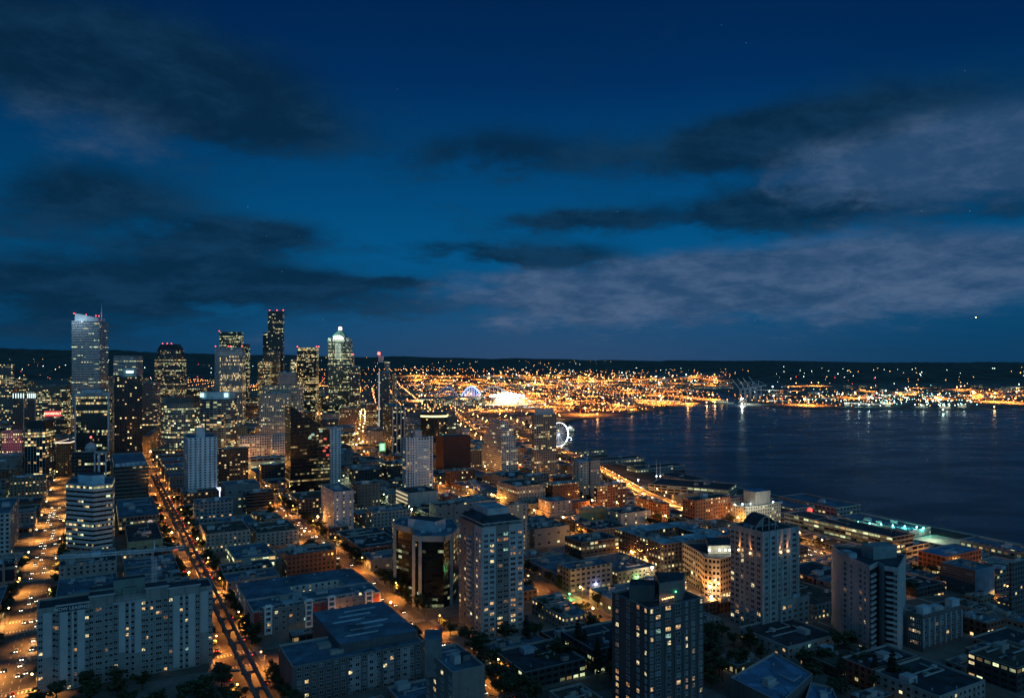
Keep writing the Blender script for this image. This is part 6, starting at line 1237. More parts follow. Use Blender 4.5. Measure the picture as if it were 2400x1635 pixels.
for i in range(60):     # gardens patch, bottom centre, and gardens lower right
    px, py = (R.uniform(1110, 1450), R.uniform(1440, 1670)) if i < 34 else (R.uniform(1880, 2150), R.uniform(1520, 1640))
    x, y = hit(px, py)
    if any(x0 <= x <= x1 and y0 <= y <= y1 and in_poly(x, y, q) for q, x0, x1, y0, y1 in FOOTG): continue
    put_tree(x, y, 'dark tree in the unlit wooded patch at the bottom centre' if i < 34 else 'dark tree in the gardens at the lower right', 'garden trees', R.choice((0, 1, 1, 3)), 1.15)
# ------------------------------------------------------------------ cars
PAINT = [mat('car_'+n, c, .3, .08) for n, c in (('white', (.6, .6, .6)), ('silver', (.35, .36, .37)), ('black', (.02, .02, .02)), ('red', (.3, .03, .03)), ('blue', (.05, .08, .2)))]
def car_proto(ci):
    r = empty('car', (0, -900, 0)); b = MB(); m = PAINT[ci]
    prof = [(-2.2, .35), (-2.2, .85), (-1.9, 1.0), (-1.5, 1.05), (-.9, 1.45), (.7, 1.48), (1.5, 1.02), (2.15, .92), (2.25, .4)]
    for s in (-1, 1): b.face([(s*.88 if z < 1.2 else s*.72, y, z) for y, z in (prof if s < 0 else prof[::-1])], m)
    for (y0, z0), (y1, z1) in zip(prof, prof[1:]+prof[:1]):
        w0, w1 = (.88 if z0 < 1.2 else .72), (.88 if z1 < 1.2 else .72); b.face([(-w0, y0, z0), (w0, y0, z0), (w1, y1, z1), (-w1, y1, z1)], GLASS if abs(z1-z0) > .38 and max(z0, z1) > 1.3 else m)
    b.obj('body', r, local=True)
    for sx in (-1, 1):
        for sy in (-1.35, 1.4):
            b = MB(); n = 8; q = [(sy+.33*math.cos(2*math.pi*i/n), .33+.33*math.sin(2*math.pi*i/n)) for i in range(n)]; b.face([(sx*.93, y, z) for y, z in q], BLACK)
            for i in range(n): j = (i+1) % n; b.face([(sx*.93, *q[i]), (sx*.93, *q[j]), (sx*.7, *q[j]), (sx*.7, *q[i])], BLACK)
            b.obj('wheel', r, local=True)
        b = MB(); b.box((sx*.62, 2.26, .55), (.45, .12, .26), HEAD); b.obj('headlight', r, local=True)
        b = MB(); b.box((sx*.66, -2.24, .62), (.4, .12, .25), TAIL); b.obj('tail_light', r, local=True)
    return r
CP = [car_proto(i) for i in range(5)]; cused = set(); NCAR = 0; CN = ['white', 'silver', 'black', 'red', 'blue']
BEAM = bpy.data.lights.new('headlight_beam', 'SPOT'); BEAM.energy = 500; BEAM.color = (1, .9, .7); BEAM.spot_size = 1.0; BEAM.spot_blend = .7; BEAM.shadow_soft_size = .3
def put_car(x, y, rz, where, beam=False, ci=None):
    global NCAR
    if NCAR >= 295 or not in_view(x, y, 40, 10): return
    NCAR += 1; ci = R.randrange(5) if ci is None else ci; z = gz(x, y)+.4
    if ci in cused: o = copy_tree(CP[ci], (x, y, z), rz)
    else: o = CP[ci]; cused.add(ci); o.location = (x, y, z); o.rotation_euler = (0, 0, rz)
    tag(o, '%s car %s' % (CN[ci], where), 'car', 'cars on the avenues')
    if beam: l = bpy.data.objects.new('headlight_beam', BEAM); COL.objects.link(l); l.parent = o; l.location = (0, 2.6, .8); l.rotation_euler = (math.radians(82), 0, 0)
for (p0, p1, Q0, Q1) in CARLOTS:
    for q in np.arange(Q0+3, Q1-3, 3.2):
        for p_ in (p0+5, p1-6):
            if R.random() < .6: x, y = pq(p_, q); put_car(x, y, ANG+math.pi/2, 'parked in a small open lot between blocks')
for p_, dirn, lanes, dens, where in ((-36, -1, (-5.2, -1.8, 1.8, 5.2), .34, 'on the wide bright avenue at far left'), (64, 1, (-7.4, 7.4), .55, 'beside the monorail columns'), (164, -1, (-5, -1.7, 1.7, 5), .30, 'on the tree-lined avenue right of the red courtyard block'),
                            (265, 1, (-5, -1.7, 1.7, 5), .2, 'on the pale-lit avenue past the portal-framed office'), (365, -1, (-5, -1.7, 1.7), .12, 'on the avenue behind the big pale tower'), (465, 1, (-5, -1.7, 1.7, 5), .15, 'on the avenue left of the large courtyard condominium')):
    for l in lanes:
        for q in np.arange(300, 950, 13.0):
            if R.random() < dens: x, y = pq(p_+l, q+R.uniform(-3, 3)); put_car(x, y, ANG+(math.pi if dirn < 0 else 0), where, beam=(R.random() < .2 and dirn < 0))
# ================================================================== waterfront, port, stadiums, far lights
def thing_box(name, label, cat, build, loc, group=None):
    r = empty(name, loc, label, cat, group); build(r); return r
def rect_pq(p0, p1, q0, q1): return ccw([pq(p0, q0), pq(p1, q0), pq(p1, q1), pq(p0, q1)])
PW_ = facade('pier_wall', (.22, .25, .26), bay=6, fl=5, wx=.6, wy=.4, lit=.3, warm=.3, s=1.0); SB = MATS['slate_blue_roof']
building('pier_shed', 'long pier shed with teal floodlights on its roof edge', 'pier building', rect_pq(762, 800, 500, 590), 3, 11, PW_, SB, 4, short='the teal-lit pier shed')
building('pier_shed', 'low dark pier building at the right edge with a row of small lamps', 'pier building', rect_pq(778, 806, 300, 455), 3, 10, PW_, SB, 5, short='the low pier building')
building('cruise_terminal', 'long pier terminal with pale angular roofs', 'terminal', rect_pq(790, 836, 612, 700), 3, 14, PW_, ROOF_B, 2, short='the pale-roofed pier terminal')
building('pier_shed', 'blue-roofed pier building left of the red neon globe', 'pier building', rect_pq(750, 786, 640, 740), 3, 12, PW_, SB, 3, short='the blue-roofed pier building')
for k, (q0, q1) in enumerate(((880, 960), (1010, 1040), (1120, 1150), (1240, 1262))):
    building('pier_shed', ['wide', 'narrow', 'slim', 'far'][k]+' dark pier shed jutting over the water behind the long garage', 'pier building', rect_pq(800, 905 if k else 835, q0, q1), 2.5, 9+k, PW_, ROOF_D, 1)
r = empty('pier_plaza', (*pq(735, 468), 3), 'pale paved pier forecourt below the teal lamps', 'plaza'); b = MB(); ribbon(b, [pq(720, 470), pq(800, 470)], 26, .8, mat('plaza_paving', (.42, .43, .36), .8)); b.obj('paving', r); light('plaza_light', (*pq(770, 480), 13), (.9, 1, .7), 9000, r)
# red neon globe
X, Y = P(1898, 905); zr = zat(1195, 905); r = empty('neon_globe', (X, Y, 14), 'glowing red neon globe on a rooftop frame near the pier', 'sign'); b = MB(); b.ball((X, Y, zr), 3.1, glow('globe_red', (1, .03, .02), 4), 12); b.obj('globe', r); b = MB(); [b.bar((X+s, Y, 12), (X+s, Y, zr-2), .4, STEEL) for s in (-2, 2)]; b.obj('frame', r)
light('neon_light', (X, Y-6, zr), (1, .05, .02), 4000, r, 2)
# twin masts
X, Y = P(1543, 1170); r = empty('radio_mast', (X, Y, 3), 'pair of thin pale lattice masts with small blue lamps at the base, by the water', 'mast')
for s in (-3, 3):
    b = MB(); zt_ = zat(1076 if s < 0 else 1082, Y)
    for dx, dy in ((-.5, -.5), (.5, -.5), (0, .6)): b.bar((X+s+dx, Y+dy, 3), (X+s, Y, zt_), .22, WHITE)
    for k in range(10): z = 5+(zt_-5)*k/10; b.bar((X+s-.5, Y, z), (X+s+.5, Y, z+2), .12, WHITE)
    b.obj('mast_lattice', r); b = MB(); b.ball((X+s, Y-1, 13), .9, glow('mast_lamp', (.5, .75, 1), 14)); b.obj('base_lamp', r)
# ferris wheel
Y = 1680; X = P(1309.5, Y)[0]; zc = zat(1018, Y); RW = 26.5; yw = math.radians(33)
r = empty('ferris_wheel', (X, Y, 3), 'brightly lit white ferris wheel standing at the water', 'ferris wheel'); WG = glow('wheel_light', (.85, .92, 1), 4.5)
def wp(a, rad, o=0): return (X+math.cos(a)*rad*math.cos(yw)-o*math.sin(yw), Y+math.cos(a)*rad*math.sin(yw)+o*math.cos(yw), zc+math.sin(a)*rad)
b = MB()
for o in (-1.2, 1.2):
    for i in range(48): b.bar(wp(2*math.pi*i/48, RW, o), wp(2*math.pi*(i+1)/48, RW, o), .62, WG)
b.obj('rim', r)
b = MB(); [b.bar(wp(2*math.pi*i/21, 1, 0), wp(2*math.pi*i/21, RW, 0), .22, glow('spoke_light', (.8, .9, 1), 1.3)) for i in range(21)]; b.obj('spokes', r); b = MB(); b.ball((X, Y, zc), 1.6, WG); b.obj('hub', r)
for i in range(21): b = MB(); a = 2*math.pi*i/21; c = wp(a, RW+1.2); b.box((c[0], c[1], c[2]-1.4), (1.8, 1.8, 2.2), mat('gondola_white', (.5, .5, .5), .4)); b.obj('gondola', r)
for s in (-1, 1): b = MB(); [b.bar(wp(math.pi*1.5+t, 0, 0) if False else (X+s*9*math.cos(yw+1.57)+t*8*math.cos(yw), Y+s*9*math.sin(yw+1.57)+t*8*math.sin(yw), 2), (X+s*2*math.cos(yw+1.57), Y+s*2*math.sin(yw+1.57), zc), 1.0, WHITE) for t in (-1, 1)]; b.obj('support_leg', r)
light('wheel_wash', (X, Y-14, zc), (.85, .92, 1), 5000, r, 8)
building('pier_shed', 'pier building under the ferris wheel with bright eaves', 'pier building', [(X-40, Y+8), (X+30, Y+8), (X+30, Y+30), (X-40, Y+30)], 2, 9, facade('pier_bright', (.4, .38, .3), bay=5, fl=5, wx=.7, wy=.5, lit=.8, row=.8, s=1.8), ROOF_L, 1)
# ferry
X, Y = P(1336, 2010); r = empty('ferry', (X, Y, 0), 'white lit passenger ferry leaving behind the ferris wheel', 'ferry')
b = MB(); b.prism([(X-16, Y), (X-12, Y-5), (X+10, Y-5), (X+16, Y), (X+10, Y+5), (X-12, Y+5)], -1, 4, mat('hull_dark', (.06, .10, .08), .5), WHITE); b.obj('hull', r)
for k in range(3): b = MB(); b.box((X, Y, 4+k*3.5), (24-k*6, 9-k, 3.4), facade('ferry_cabin', (.6, .6, .58), bay=2, fl=3.5, wx=.7, wy=.45, lit=.9, row=.9, warm=.4, s=1.6)); b.obj('deck_house', r)
b = MB(); b.cyl((X, Y, 14), 1.2, 1.0, 4, WHITE); b.obj('funnel', r); light('deck_light', (X, Y-10, 16), (.9, 1, .9), 9000, r)
# tower crane at the building site
YC = 452; MX = P(362, YC)[0]; zj = zat(1290, YC); r = empty('tower_crane', (MX, YC, 38), 'pale lattice tower crane with a long horizontal jib over the building site', 'tower crane')
def lattice(b, a, c, w, n, m):
    a, c = np.array(a, float), np.array(c, float); d = (c-a)/np.linalg.norm(c-a); up = np.array((0, 0, 1.)) if abs(d[2]) < .9 else np.array((1., 0, 0)); rr = np.cross(d, up); rr /= np.linalg.norm(rr); u = np.cross(rr, d)
    K = [(-1, -1), (1, -1), (1, 1), (-1, 1)]
    for i, j in K: b.bar(a+rr*i*w/2+u*j*w/2, c+rr*i*w/2+u*j*w/2, .16, m)
    for k in range(n):
        p, q = a+(c-a)*k/n, a+(c-a)*(k+1)/n
        for t in range(4): i, j = K[t], K[(t+1) % 4]; b.bar(p+rr*i[0]*w/2+u*i[1]*w/2, q+rr*j[0]*w/2+u*j[1]*w/2, .11, m)
CM = mat('crane_paint', (.68, .72, .74), .5); b = MB(); lattice(b, (MX, YC, 36), (MX, YC, zj-1), 2.0, 22, CM); b.obj('mast', r)
jl, jr = P(125, 437), P(485, 462); kx = (jr[0]-jl[0], jr[1]-jl[1]); b = MB(); lattice(b, (jl[0], jl[1], zj), (MX, YC, zj), 1.5, 34, CM); b.obj('jib', r); b = MB(); lattice(b, (MX, YC, zj), (jr[0]-14, jr[1], zj), 1.5, 12, CM); b.obj('counter_jib', r)
b = MB(); b.box((jr[0]-15, jr[1], zj-2.5), (4, 1.6, 2.6), CONC_D, .2); b.obj('counterweight', r); b = MB(); b.bar((MX, YC, zj), (MX, YC, zj+6), .5, CM); b.bar((MX, YC, zj+6), (jl[0]+30, jl[1]+6, zj+.8), .08, CM); b.bar((MX, YC, zj+6), (jr[0]-15, jr[1], zj+.8), .08, CM); b.obj('apex', r); b = MB(); b.box((MX+1.6, YC-1.4, zj-2.6), (1.6, 1.8, 2.2), GLASS); b.obj('cab', r)
# building site
sp_ = [P(130, 428), P(345, 500), P(505, 500), P(485, 418)]; sp_ = [P(133, 455), P(470, 455), P(462, 508), P(140, 508)]
r = empty('building_site', (*sp_[0], 36), 'unfinished concrete building floors with columns and formwork behind the apartment slab', 'building site')
for k in range(2): b = MB(); b.prism(ccw(inset(ccw(sp_), 4*k)), 37+k*4, 40.6+k*4, CONC_D, mat('wet_slab', (.12, .15, .16), .6)); b.obj('floor_slab', r)
for i in range(26): X, Y = P(R.uniform(150, 455), R.uniform(462, 500)); b = MB(); b.box((X, Y, 44.6), (.6, .6, R.uniform(1.5, 3.4)), CONC); b.obj('column', r)
for i in range(3): X, Y = P((215, 300, 390)[i], 470); b = MB(); b.box((X, Y, 44.6), (22, .5, 5.5), mat('form_panel', (.26, .27, .22), .8), .5-.1*i); b.obj('core_wall', r)
# ------------------------------------------------------------------ stadiums
def roof_arch(b, x0, x1, Y, zb, h, depth, m, ml, ribs=12):
    n = 20
    for o in (0, depth):
        for i in range(n):
            t0, t1 = i/n, (i+1)/n; b.bar((x0+(x1-x0)*t0, Y+o, zb+h*math.sin(math.pi*t0)), (x0+(x1-x0)*t1, Y+o, zb+h*math.sin(math.pi*t1)), 2.6, ml)
    for i in range(1, ribs): t = i/ribs; b.bar((x0+(x1-x0)*t, Y, zb), (x0+(x1-x0)*t, Y, zb+h*math.sin(math.pi*t)), 1.4, ml)
    for i in range(n): t0, t1 = i/n, (i+1)/n; b.face([(x0+(x1-x0)*t0, Y+2, zb+h*math.sin(math.pi*t0)-2), (x0+(x1-x0)*t1, Y+2, zb+h*math.sin(math.pi*t1)-2), (x0+(x1-x0)*t1, Y+depth, zb+h*.55*math.sin(math.pi*t1)), (x0+(x1-x0)*t0, Y+depth, zb+h*.55*math.sin(math.pi*t0))], m)
YS = 3000; ST = facade('stadium_wall', (.30, .30, .29), bay=9, fl=7, wx=.6, wy=.4, lit=.4, row=.2, warm=.5, s=1.6)
def px_(px, Y=YS): return (px-CX)/F*Y
r = empty('football_stadium', (px_(1075), YS, 4), 'open stadium with two arched roofs, the right arch outlined in blue-white light', 'stadium')
b = MB(); n = 28; cxs, cys = px_(1075), YS+115; q0 = [(cxs+105*math.cos(2*math.pi*i/n), cys+135*math.sin(2*math.pi*i/n)) for i in range(n)]; b.prism(q0, 4, 36, ST, False, 9, 7); b.obj('bowl_wall', r)
b = MB(); qi = inset(q0, 45)
for i in range(n): j = (i+1) % n; b.face([(*q0[i], 36), (*q0[j], 36), (*qi[j], 12), (*qi[i], 12)], CONC)
b.face([(*k, 12) for k in qi], mat('stadium_turf', (.05, .16, .05), .8)); b.obj('seating_bowl', r)
AB = glow('arch_blue', (.35, .5, 1), 2.6); AD = glow('arch_dim', (.3, .4, .7), .35); RFM = mat('stadium_roof', (.10, .16, .30), .6)
b = MB(); roof_arch(b, px_(1020), px_(1070), YS+40, 46, 36, 40, mat('stadium_roof_grey', (.16, .18, .22), .6), AD); b.obj('arched_roof', r)
b = MB(); roof_arch(b, px_(1079), px_(1128), YS+30, 46, 38, 42, RFM, AB); b.obj('arched_roof', r)
for px in (1019, 1074, 1130): b = MB(); b.box((px_(px), YS+26, 4), (12, 12, 50), facade('stair_core', (.4, .38, .3), bay=4, fl=6, wx=.6, wy=.5, lit=.8, row=.7, s=1.6)); b.obj('stair_tower', r)
light('bowl_light', (cxs, cys, 70), (.6, .7, 1), 400000, r, 10, ((0, 0, -1), 2.2))
r = empty('baseball_stadium', (px_(1190), YS+200, 4), 'floodlit ballpark blazing white under a pale retractable roof', 'stadium'); Y2 = YS+200
b = MB(); cxs = px_(1192, Y2); q0 = [(cxs+75*math.cos(2*math.pi*i/n), Y2+75+80*math.sin(2*math.pi*i/n)) for i in range(n)]; b.prism(q0, 4, 34, ST, CONC, 9, 7); b.obj('bowl_wall', r)
b = MB(); roof_arch(b, px_(1128, Y2), px_(1185, Y2), Y2+60, 50, 26, 90, mat('pale_roof_skin', (.5, .5, .48), .5), METAL, 6); b.obj('retractable_roof', r)
for i in range(9):
    b = MB(); xx = px_(1150+i*9.5, Y2); b.box((xx, Y2-4+abs(i-4)*3, zat(930, Y2)), (11, 3, 22-abs(i-4)*3.2), glow('floodlight_bank', (1, .97, .9), 6)); b.obj('floodlight_bank', r)
for i in range(3): light('floodlight', (px_(1150+i*38, Y2), Y2-60, 80), (1, .93, .8), 1500000, r, 8, ((0, .6, -.8), 2.0))
# port cranes
def port_crane(px, py, h, m, label, up=1.25, group=None, flip=1):
    X, Y = hit(px, py); r = empty('port_crane', (X, Y, 3), label, 'port crane', group); b = MB(); w = h*.12
    for sx in (-1, 1):
        for sy in (-1, 1): b.bar((X+sx*w, Y+sy*w*.9, 3), (X+sx*w*.8, Y+sy*w*.7, h*.6), h*.022, m)
    for z in (.2, .42, .6):
        for s in (-1, 1): b.bar((X-w*.95, Y+s*w*.8, h*z), (X+w*.95, Y+s*w*.8, h*z), h*.018, m); b.bar((X+s*w*.9, Y-w*.8, h*z), (X+s*w*.9, Y+w*.8, h*z), h*.018, m)
    b.obj('portal_frame', r); b = MB(); b.bar((X-w*3.2*flip*-1, Y, h*.6), (X+0, Y, h*.6), h*.03, m); b.bar((X, Y, h*.6), (X, Y, h*.85), h*.02, m); b.bar((X, Y, h*.85), (X+flip*w*3.2, Y, h*.62), h*.01, m); b.obj('rear_girder', r)
    b = MB(); t = (X-flip*math.cos(up)*h*.62, Y, h*.6+math.sin(up)*h*.62); b.bar((X-flip*w, Y, h*.6), t, h*.026, m); b.bar((X, Y, h*.85), ((t[0]+X)/2, Y, (t[2]+h*.6)/2), h*.01, m); b.obj('boom', r); return r
WC = mat('crane_white', (.62, .66, .66), .5); RC = mat('crane_rust', (.20, .06, .03), .6)
for i, px in enumerate((1741, 1752, 1764, 1778)):
    port_crane(px, 944-i*4, 104, WC, '%s white port crane with raised boom at the terminal corner' % ['first', 'second', 'third', 'fourth'][i], .75, 'white port cranes')
for i, (px, py) in enumerate(((1366, 968), (1403, 962), (1428, 958), (1460, 955))): port_crane(px, py, 82, RC, '%s rust-red port crane from the left on the orange quay' % ['first', 'second', 'third', 'fourth'][i], 1.25, 'rust-red port cranes', -1)
for px, py, pw, c in ((1736, 944, 260000, (1, 1, .85)), (1755, 930, 300000, (.9, 1, .9)), (1775, 925, 300000, (.9, 1, .9))):
    pass
# ------------------------------------------------------------------ yard lamps on the far flats and hills
def yard_proto(m, hr, h=16, lt=None):
    r = empty('yard_lamp', (0, -900, 0)); b = MB(); b.cyl((0, 0, 0), .5, .3, h, STEEL, 5); b.obj('mast', r, local=True); b = MB(); b.ball((0, 0, h), hr, m, 5); b.obj('lamp_head', r, local=True)
    if lt: d = bpy.data.lights.new('lamp_light', 'SPOT'); d.spot_size = 2.75; d.spot_blend = .3; d.energy = lt[1]; d.color = lt[0]; d.shadow_soft_size = 3; o = bpy.data.objects.new('lamp_light', d); COL.objects.link(o); o.parent = r; o.location = (0, -3, h+10)
    return r
FO, FW, FWW, FR, FC = glow('far_orange', (1, .30, .05), 8), glow('far_white', (.8, 1, .8), 9), glow('far_warm', (1, .46, .13), 10), glow('far_red', (1, .05, .05), 8), glow('far_cyan', (.4, 1, .85), 7)
YP = {'o': yard_proto(FO, 1.6), 'O': yard_proto(FWW, 2.8, 22, ((1, .27, .04), 1500000)), 'w': yard_proto(FW, 1.6), 'W': yard_proto(FW, 3.2, 22, ((.9, 1, .85), 240000)), 'r': yard_proto(FR, 2.0, 30), 'a': yard_proto(FWW, 1.5), 'c': yard_proto(FC, 1.7)}
yused = set(); stuffmb = MB(); NY = 0
MB3 = {'o': FO, 'O': FWW, 'w': FW, 'W': FW, 'r': FR, 'a': FWW, 'c': FC}
def far_lamp(k, px, py, label):
    global NY
    x, y = hit(px, py)
    if y > 15500 or in_bay(x, y): return
    z = gz(x, y)
    if NY >= 290 and k not in 'OW':
        h = R.uniform(8, 16); r_ = R.uniform(.9, 1.9)*(1 if y < 6000 else 1.5); stuffmb.ball((x, y, z+h), r_, MB3[k], 5); stuffmb.bar((x, y, z), (x, y, z+h-r_), .5, STEEL); return
    NY += 1; pr = YP[k]
    if k in yused: o = copy_tree(pr, (x, y, z), 0)
    else: o = pr; yused.add(k); o.location = (x, y, z)
    s = R.uniform(.6, 1.15)*(1 if y < 6000 else 1.4); o.scale = (s, s, 1); tag(o, label, 'lamp', 'far yard lamps')
L1 = {'O': 'large sodium mast lamp on the far industrial flats', 'W': 'large white mast lamp on the far industrial flats', 'o': 'small orange lamp on the far industrial flats', 'w': 'small white lamp on the far industrial flats', 'a': 'small warm lamp on the far industrial flats', 'r': 'small red lamp on the far industrial flats', 'c': 'small cyan lamp on the far industrial flats'}
L2 = {k: v.replace('on the far industrial flats', 'on the harbour island shore at the right') for k, v in L1.items()}
for i in range(170): far_lamp(R.choice('OOOOOOOW'), 955+R.random()*740, R.choice((R.uniform(878, 905), R.uniform(885, 950))), L1['O' if i % 6 else 'W']) if True else 0
for i in range(26): far_lamp('O' if i % 3 else 'W', R.uniform(1780, 2400), R.uniform(905, 940), L2['O'])
for i in range(10): far_lamp('O', R.uniform(2270, 2400), R.uniform(918, 948), L2['O'])
for px, py, k in ((1737, 947, 'W'), (1740, 946, 'W'), (2013, 945, 'W'), (2035, 946, 'W'), (1241, 953, 'W'), (1866, 905, 'O'), (1902, 904, 'O'), (1918, 904, 'O'), (1885, 948, 'O'), (1895, 950, 'O'), (1662, 935, 'O'), (1670, 936, 'O'), (1612, 945, 'O')): far_lamp(k, px, py, L2[k])
for px, py, c, e in ((1612, 948, (1, .4, .1), 22000), (1656, 944, (1, .45, .12), 30000), (1675, 944, (1, .45, .12), 30000), (1739, 948, (.8, 1, .8), 32000), (2013, 950, (.7, 1, .85), 14000), (2036, 950, (.7, 1, .85), 18000), (2210, 962, (.6, 1, .85), 8000), (2330, 955, (1, .5, .15), 14000), (1480, 962, (1, .4, .1), 9000), (1400, 972, (1, .4, .1), 9000)):
    Y = (HC-8)*F/(py-YH); Y = Y+8; x = (px-CX)/F*Y; r = empty('quay_lamp', (x, Y, 2), 'bright lamp at the far water edge casting a streak on the bay', 'lamp', 'quay edge lamps'); b = MB(); b.cyl((x, Y, 1), .4, .3, 9, STEEL, 5); b.obj('mast', r); b = MB(); b.ball((x, Y, 11), 2.4, FWW if c[0] == 1 else FW, 6); b.obj('lamp_head', r); light('quay_light', (x, Y-3, 11), c, e, r, 3)
for px, py in ((1866, 892), (1957, 894), (2049, 896), (1998, 910), (1700, 884), (1627, 878)): far_lamp('r', px, py, L2['r'])
def scatter(n, f, pal, lab):
    for _ in range(n): px, py = f(); k = R.choice(pal); far_lamp(k, px, py, lab[k])
def far_xy(k, x, y, lab):
    z = gz(x, y)
    if y < 2200 or in_bay(x, y): return
    px, py = proj(x, y, z); stuffmb.ball((x, y, z+12), R.uniform(1.1, 1.7)*(1 if y < 6000 else 1.4), MB3[k], 5); stuffmb.bar((x, y, z), (x, y, z+11), .5, STEEL)
for i in range(30):
    a_, b0 = -900+i*95+R.uniform(-20, 20), 2550; k = R.choice('ooooa')
    for j in range(R.randint(14, 60)): x, y = uv2(a_+R.uniform(-4, 4), b0+j*62); far_xy(k, x, y, None)
for i in range(24):
    b0 = 2600+i*190+R.uniform(-40, 40); a0 = R.uniform(-700, 600); k = R.choice('ooaa')
    for j in range(R.randint(10, 30)): x, y = uv2(a0+j*48, b0+R.uniform(-4, 4)); far_xy(k, x, y, None)
scatter(520, lambda: (R.triangular(930, 1760, 1350), 868+abs(R.gauss(0, 1))*32), 'ooooooaaaaw', L1)
scatter(260, lambda: (R.uniform(940, 1590), R.uniform(905, 975)), 'ooooaa', L1)
for i in range(22): far_lamp('O', R.uniform(1120, 1600), R.uniform(932, 972), L1['O'])
scatter(230, lambda: (R.triangular(1760, 2400, 1950), 948-abs(R.gauss(0, 1))*17), 'oooaaawwcr', L2)
scatter(110, lambda: (R.uniform(2060, 2290), R.uniform(925, 958)), 'wwwcca', L2)
scatter(60, lambda: (R.uniform(2270, 2400), R.uniform(912, 950)), 'oooa', L2)
scatter(80, lambda: (R.uniform(1560, 2400), 862+abs(R.gauss(0, 1))*22), 'aaww', L2)
scatter(70, lambda: (R.uniform(930, 1500), R.uniform(846, 880)), 'aawwo', L1)
scatter(150, lambda: (R.uniform(0, 930), R.uniform(838, 900)), 'aaowwr', L1)
o = stuffmb.obj('distant_city_lights'); tag(o, 'carpet of tiny distant lamps over the industrial flats and hillsides', 'lights', kind='stuff')
# container stacks on the near quay
CT = [mat('container_'+n, c, .6) for n, c in (('rust', (.25, .07, .03)), ('blue', (.04, .09, .2)), ('grey', (.3, .3, .3)), ('ochre', (.35, .2, .05)))]
for i in range(46):
    px, py = (R.uniform(1345, 1600), R.uniform(944, 968)) if i < 26 else (R.uniform(1790, 1900), R.uniform(925, 944)); X, Y = hit(px, py)
    if in_bay(X, Y) or in_bay(X+25, Y) or in_bay(X, Y-20): continue
    b = MB(); [b.box((X+R.uniform(-1, 1)*8, Y+j*3, 4), (12.2, 2.5, 2.6*R.choice((1, 2, 3))), R.choice(CT)) for j in range(5)]; o = b.obj('container_stack'); tag(o, 'stacked shipping containers on the orange-lit quay' if i < 26 else 'stacked shipping containers by the white port cranes', 'containers', 'container stacks')
# moored ships at the right shore
for i, (px, py, ln) in enumerate(((2160, 958, 90), (2215, 960, 70), (2255, 957, 55), (1690, 945, 120), (2080, 955, 40), (1985, 954, 30))):
    Y = HC*F/(py-YH); X = (px-CX)/F*Y; r = empty('moored_ship', (X, Y, 0), ['long white-lit ship at the right shore', 'second white-lit ship right of the longest', 'small ship at the end of the row', 'dark freighter lit orange in the waterway', 'small boat left of the white-lit ships', 'tiny workboat off the island'][i], 'ship')
    b = MB(); b.prism([(X-ln/2, Y), (X-ln*.42, Y-8), (X+ln*.42, Y-8), (X+ln/2, Y), (X+ln*.42, Y+8), (X-ln*.42, Y+8)], -1, 6, mat('ship_hull', (.10, .12, .12), .6), METAL); b.obj('hull', r)
    b = MB(); [b.box((X-ln*.2+k*ln*.13, Y, 6), (ln*.11, 9, 5+3*((k*7+i) % 3)), facade('ship_house', (.5, .5, .46), bay=3, fl=3, wx=.6, wy=.5, lit=.6, row=.5, warm=.4, s=2)) for k in range(4)]; b.obj('deck_house', r)
    b = MB(); [b.ball((X+ln*t, Y-2, 17), 1.6, FW if i not in (3,) else FWW, 5) for t in (-.3, -.05, .22)]; b.obj('deck_lamp', r); light('deck_light', (X, Y-14, 16), (.8, 1, .9) if i != 3 else (1, .55, .2), 5000, r, 3)
# aeroplane
Y = 4200; X = (2280-CX)/F*Y; Z = zat(745, Y); r = empty('aeroplane', (X, Y, Z), 'tiny aeroplane with an orange landing light, high over the water at right', 'aeroplane'); b = MB(); b.bar((X-17, Y, Z-4), (X+17, Y, Z+4), 3.2, METAL); b.obj('fuselage', r); b = MB(); b.bar((X-3, Y-17, Z), (X+1, Y, Z), 3.5, METAL, .5); b.bar((X-3, Y+17, Z), (X+1, Y, Z), 3.5, METAL, .5); b.obj('wing', r); b = MB(); b.bar((X-16, Y, Z-3), (X-18, Y, Z+4), 2, METAL, .5); b.obj('tail_fin', r); b = MB(); b.ball((X+16, Y-3, Z+3), 1.7, SOD2, 6); b.obj('landing_light', r)
# seawall
b = MB()
for q0, q1 in zip(range(100, 1300, 40), range(140, 1340, 40)): b.prism(rect_pq(834, 842, q0, q1), -3, 3.2, CONC_D, CONC)
tag(b.obj('seawall'), 'long dark concrete seawall between the shore road and the bay', 'seawall')
# signs: green-framed lit panel, rooftop letters
X, Y = P(896, 1130); zc = zat(1048, Y); r = empty('lit_billboard', (X, Y, zc-6), 'square pale green glowing billboard in a bright green frame', 'billboard'); b = MB(); b.box((X, Y, zc-5.6), (9.5, .6, 12), glow('bill_green', (.08, .6, .2), .9), ANG); b.obj('frame', r); b = MB(); b.box((X+.2, Y-.5, zc-4), (6, .4, 9), glow('bill_pale', (.5, 1, .7), 1.1), ANG); b.obj('panel', r); b = MB(); b.bar((X, Y+.6, zc-14), (X, Y+.6, zc), .5, STEEL); b.obj('post', r)
for px, Yh in ((600, 1228), (640, 1232), (690, 1236), (560, 1102), (600, 1098), (650, 1092), (545, 1160), (590, 1300), (350, 1170), (480, 1110), (770, 1180), (700, 1200)):
    X = (px-CX)/F*Yh; put_lamp('f', X, Yh, 0, 'warm sodium lamp at the foot of the cream hotel and its white neighbours', 'downtown street lamps')
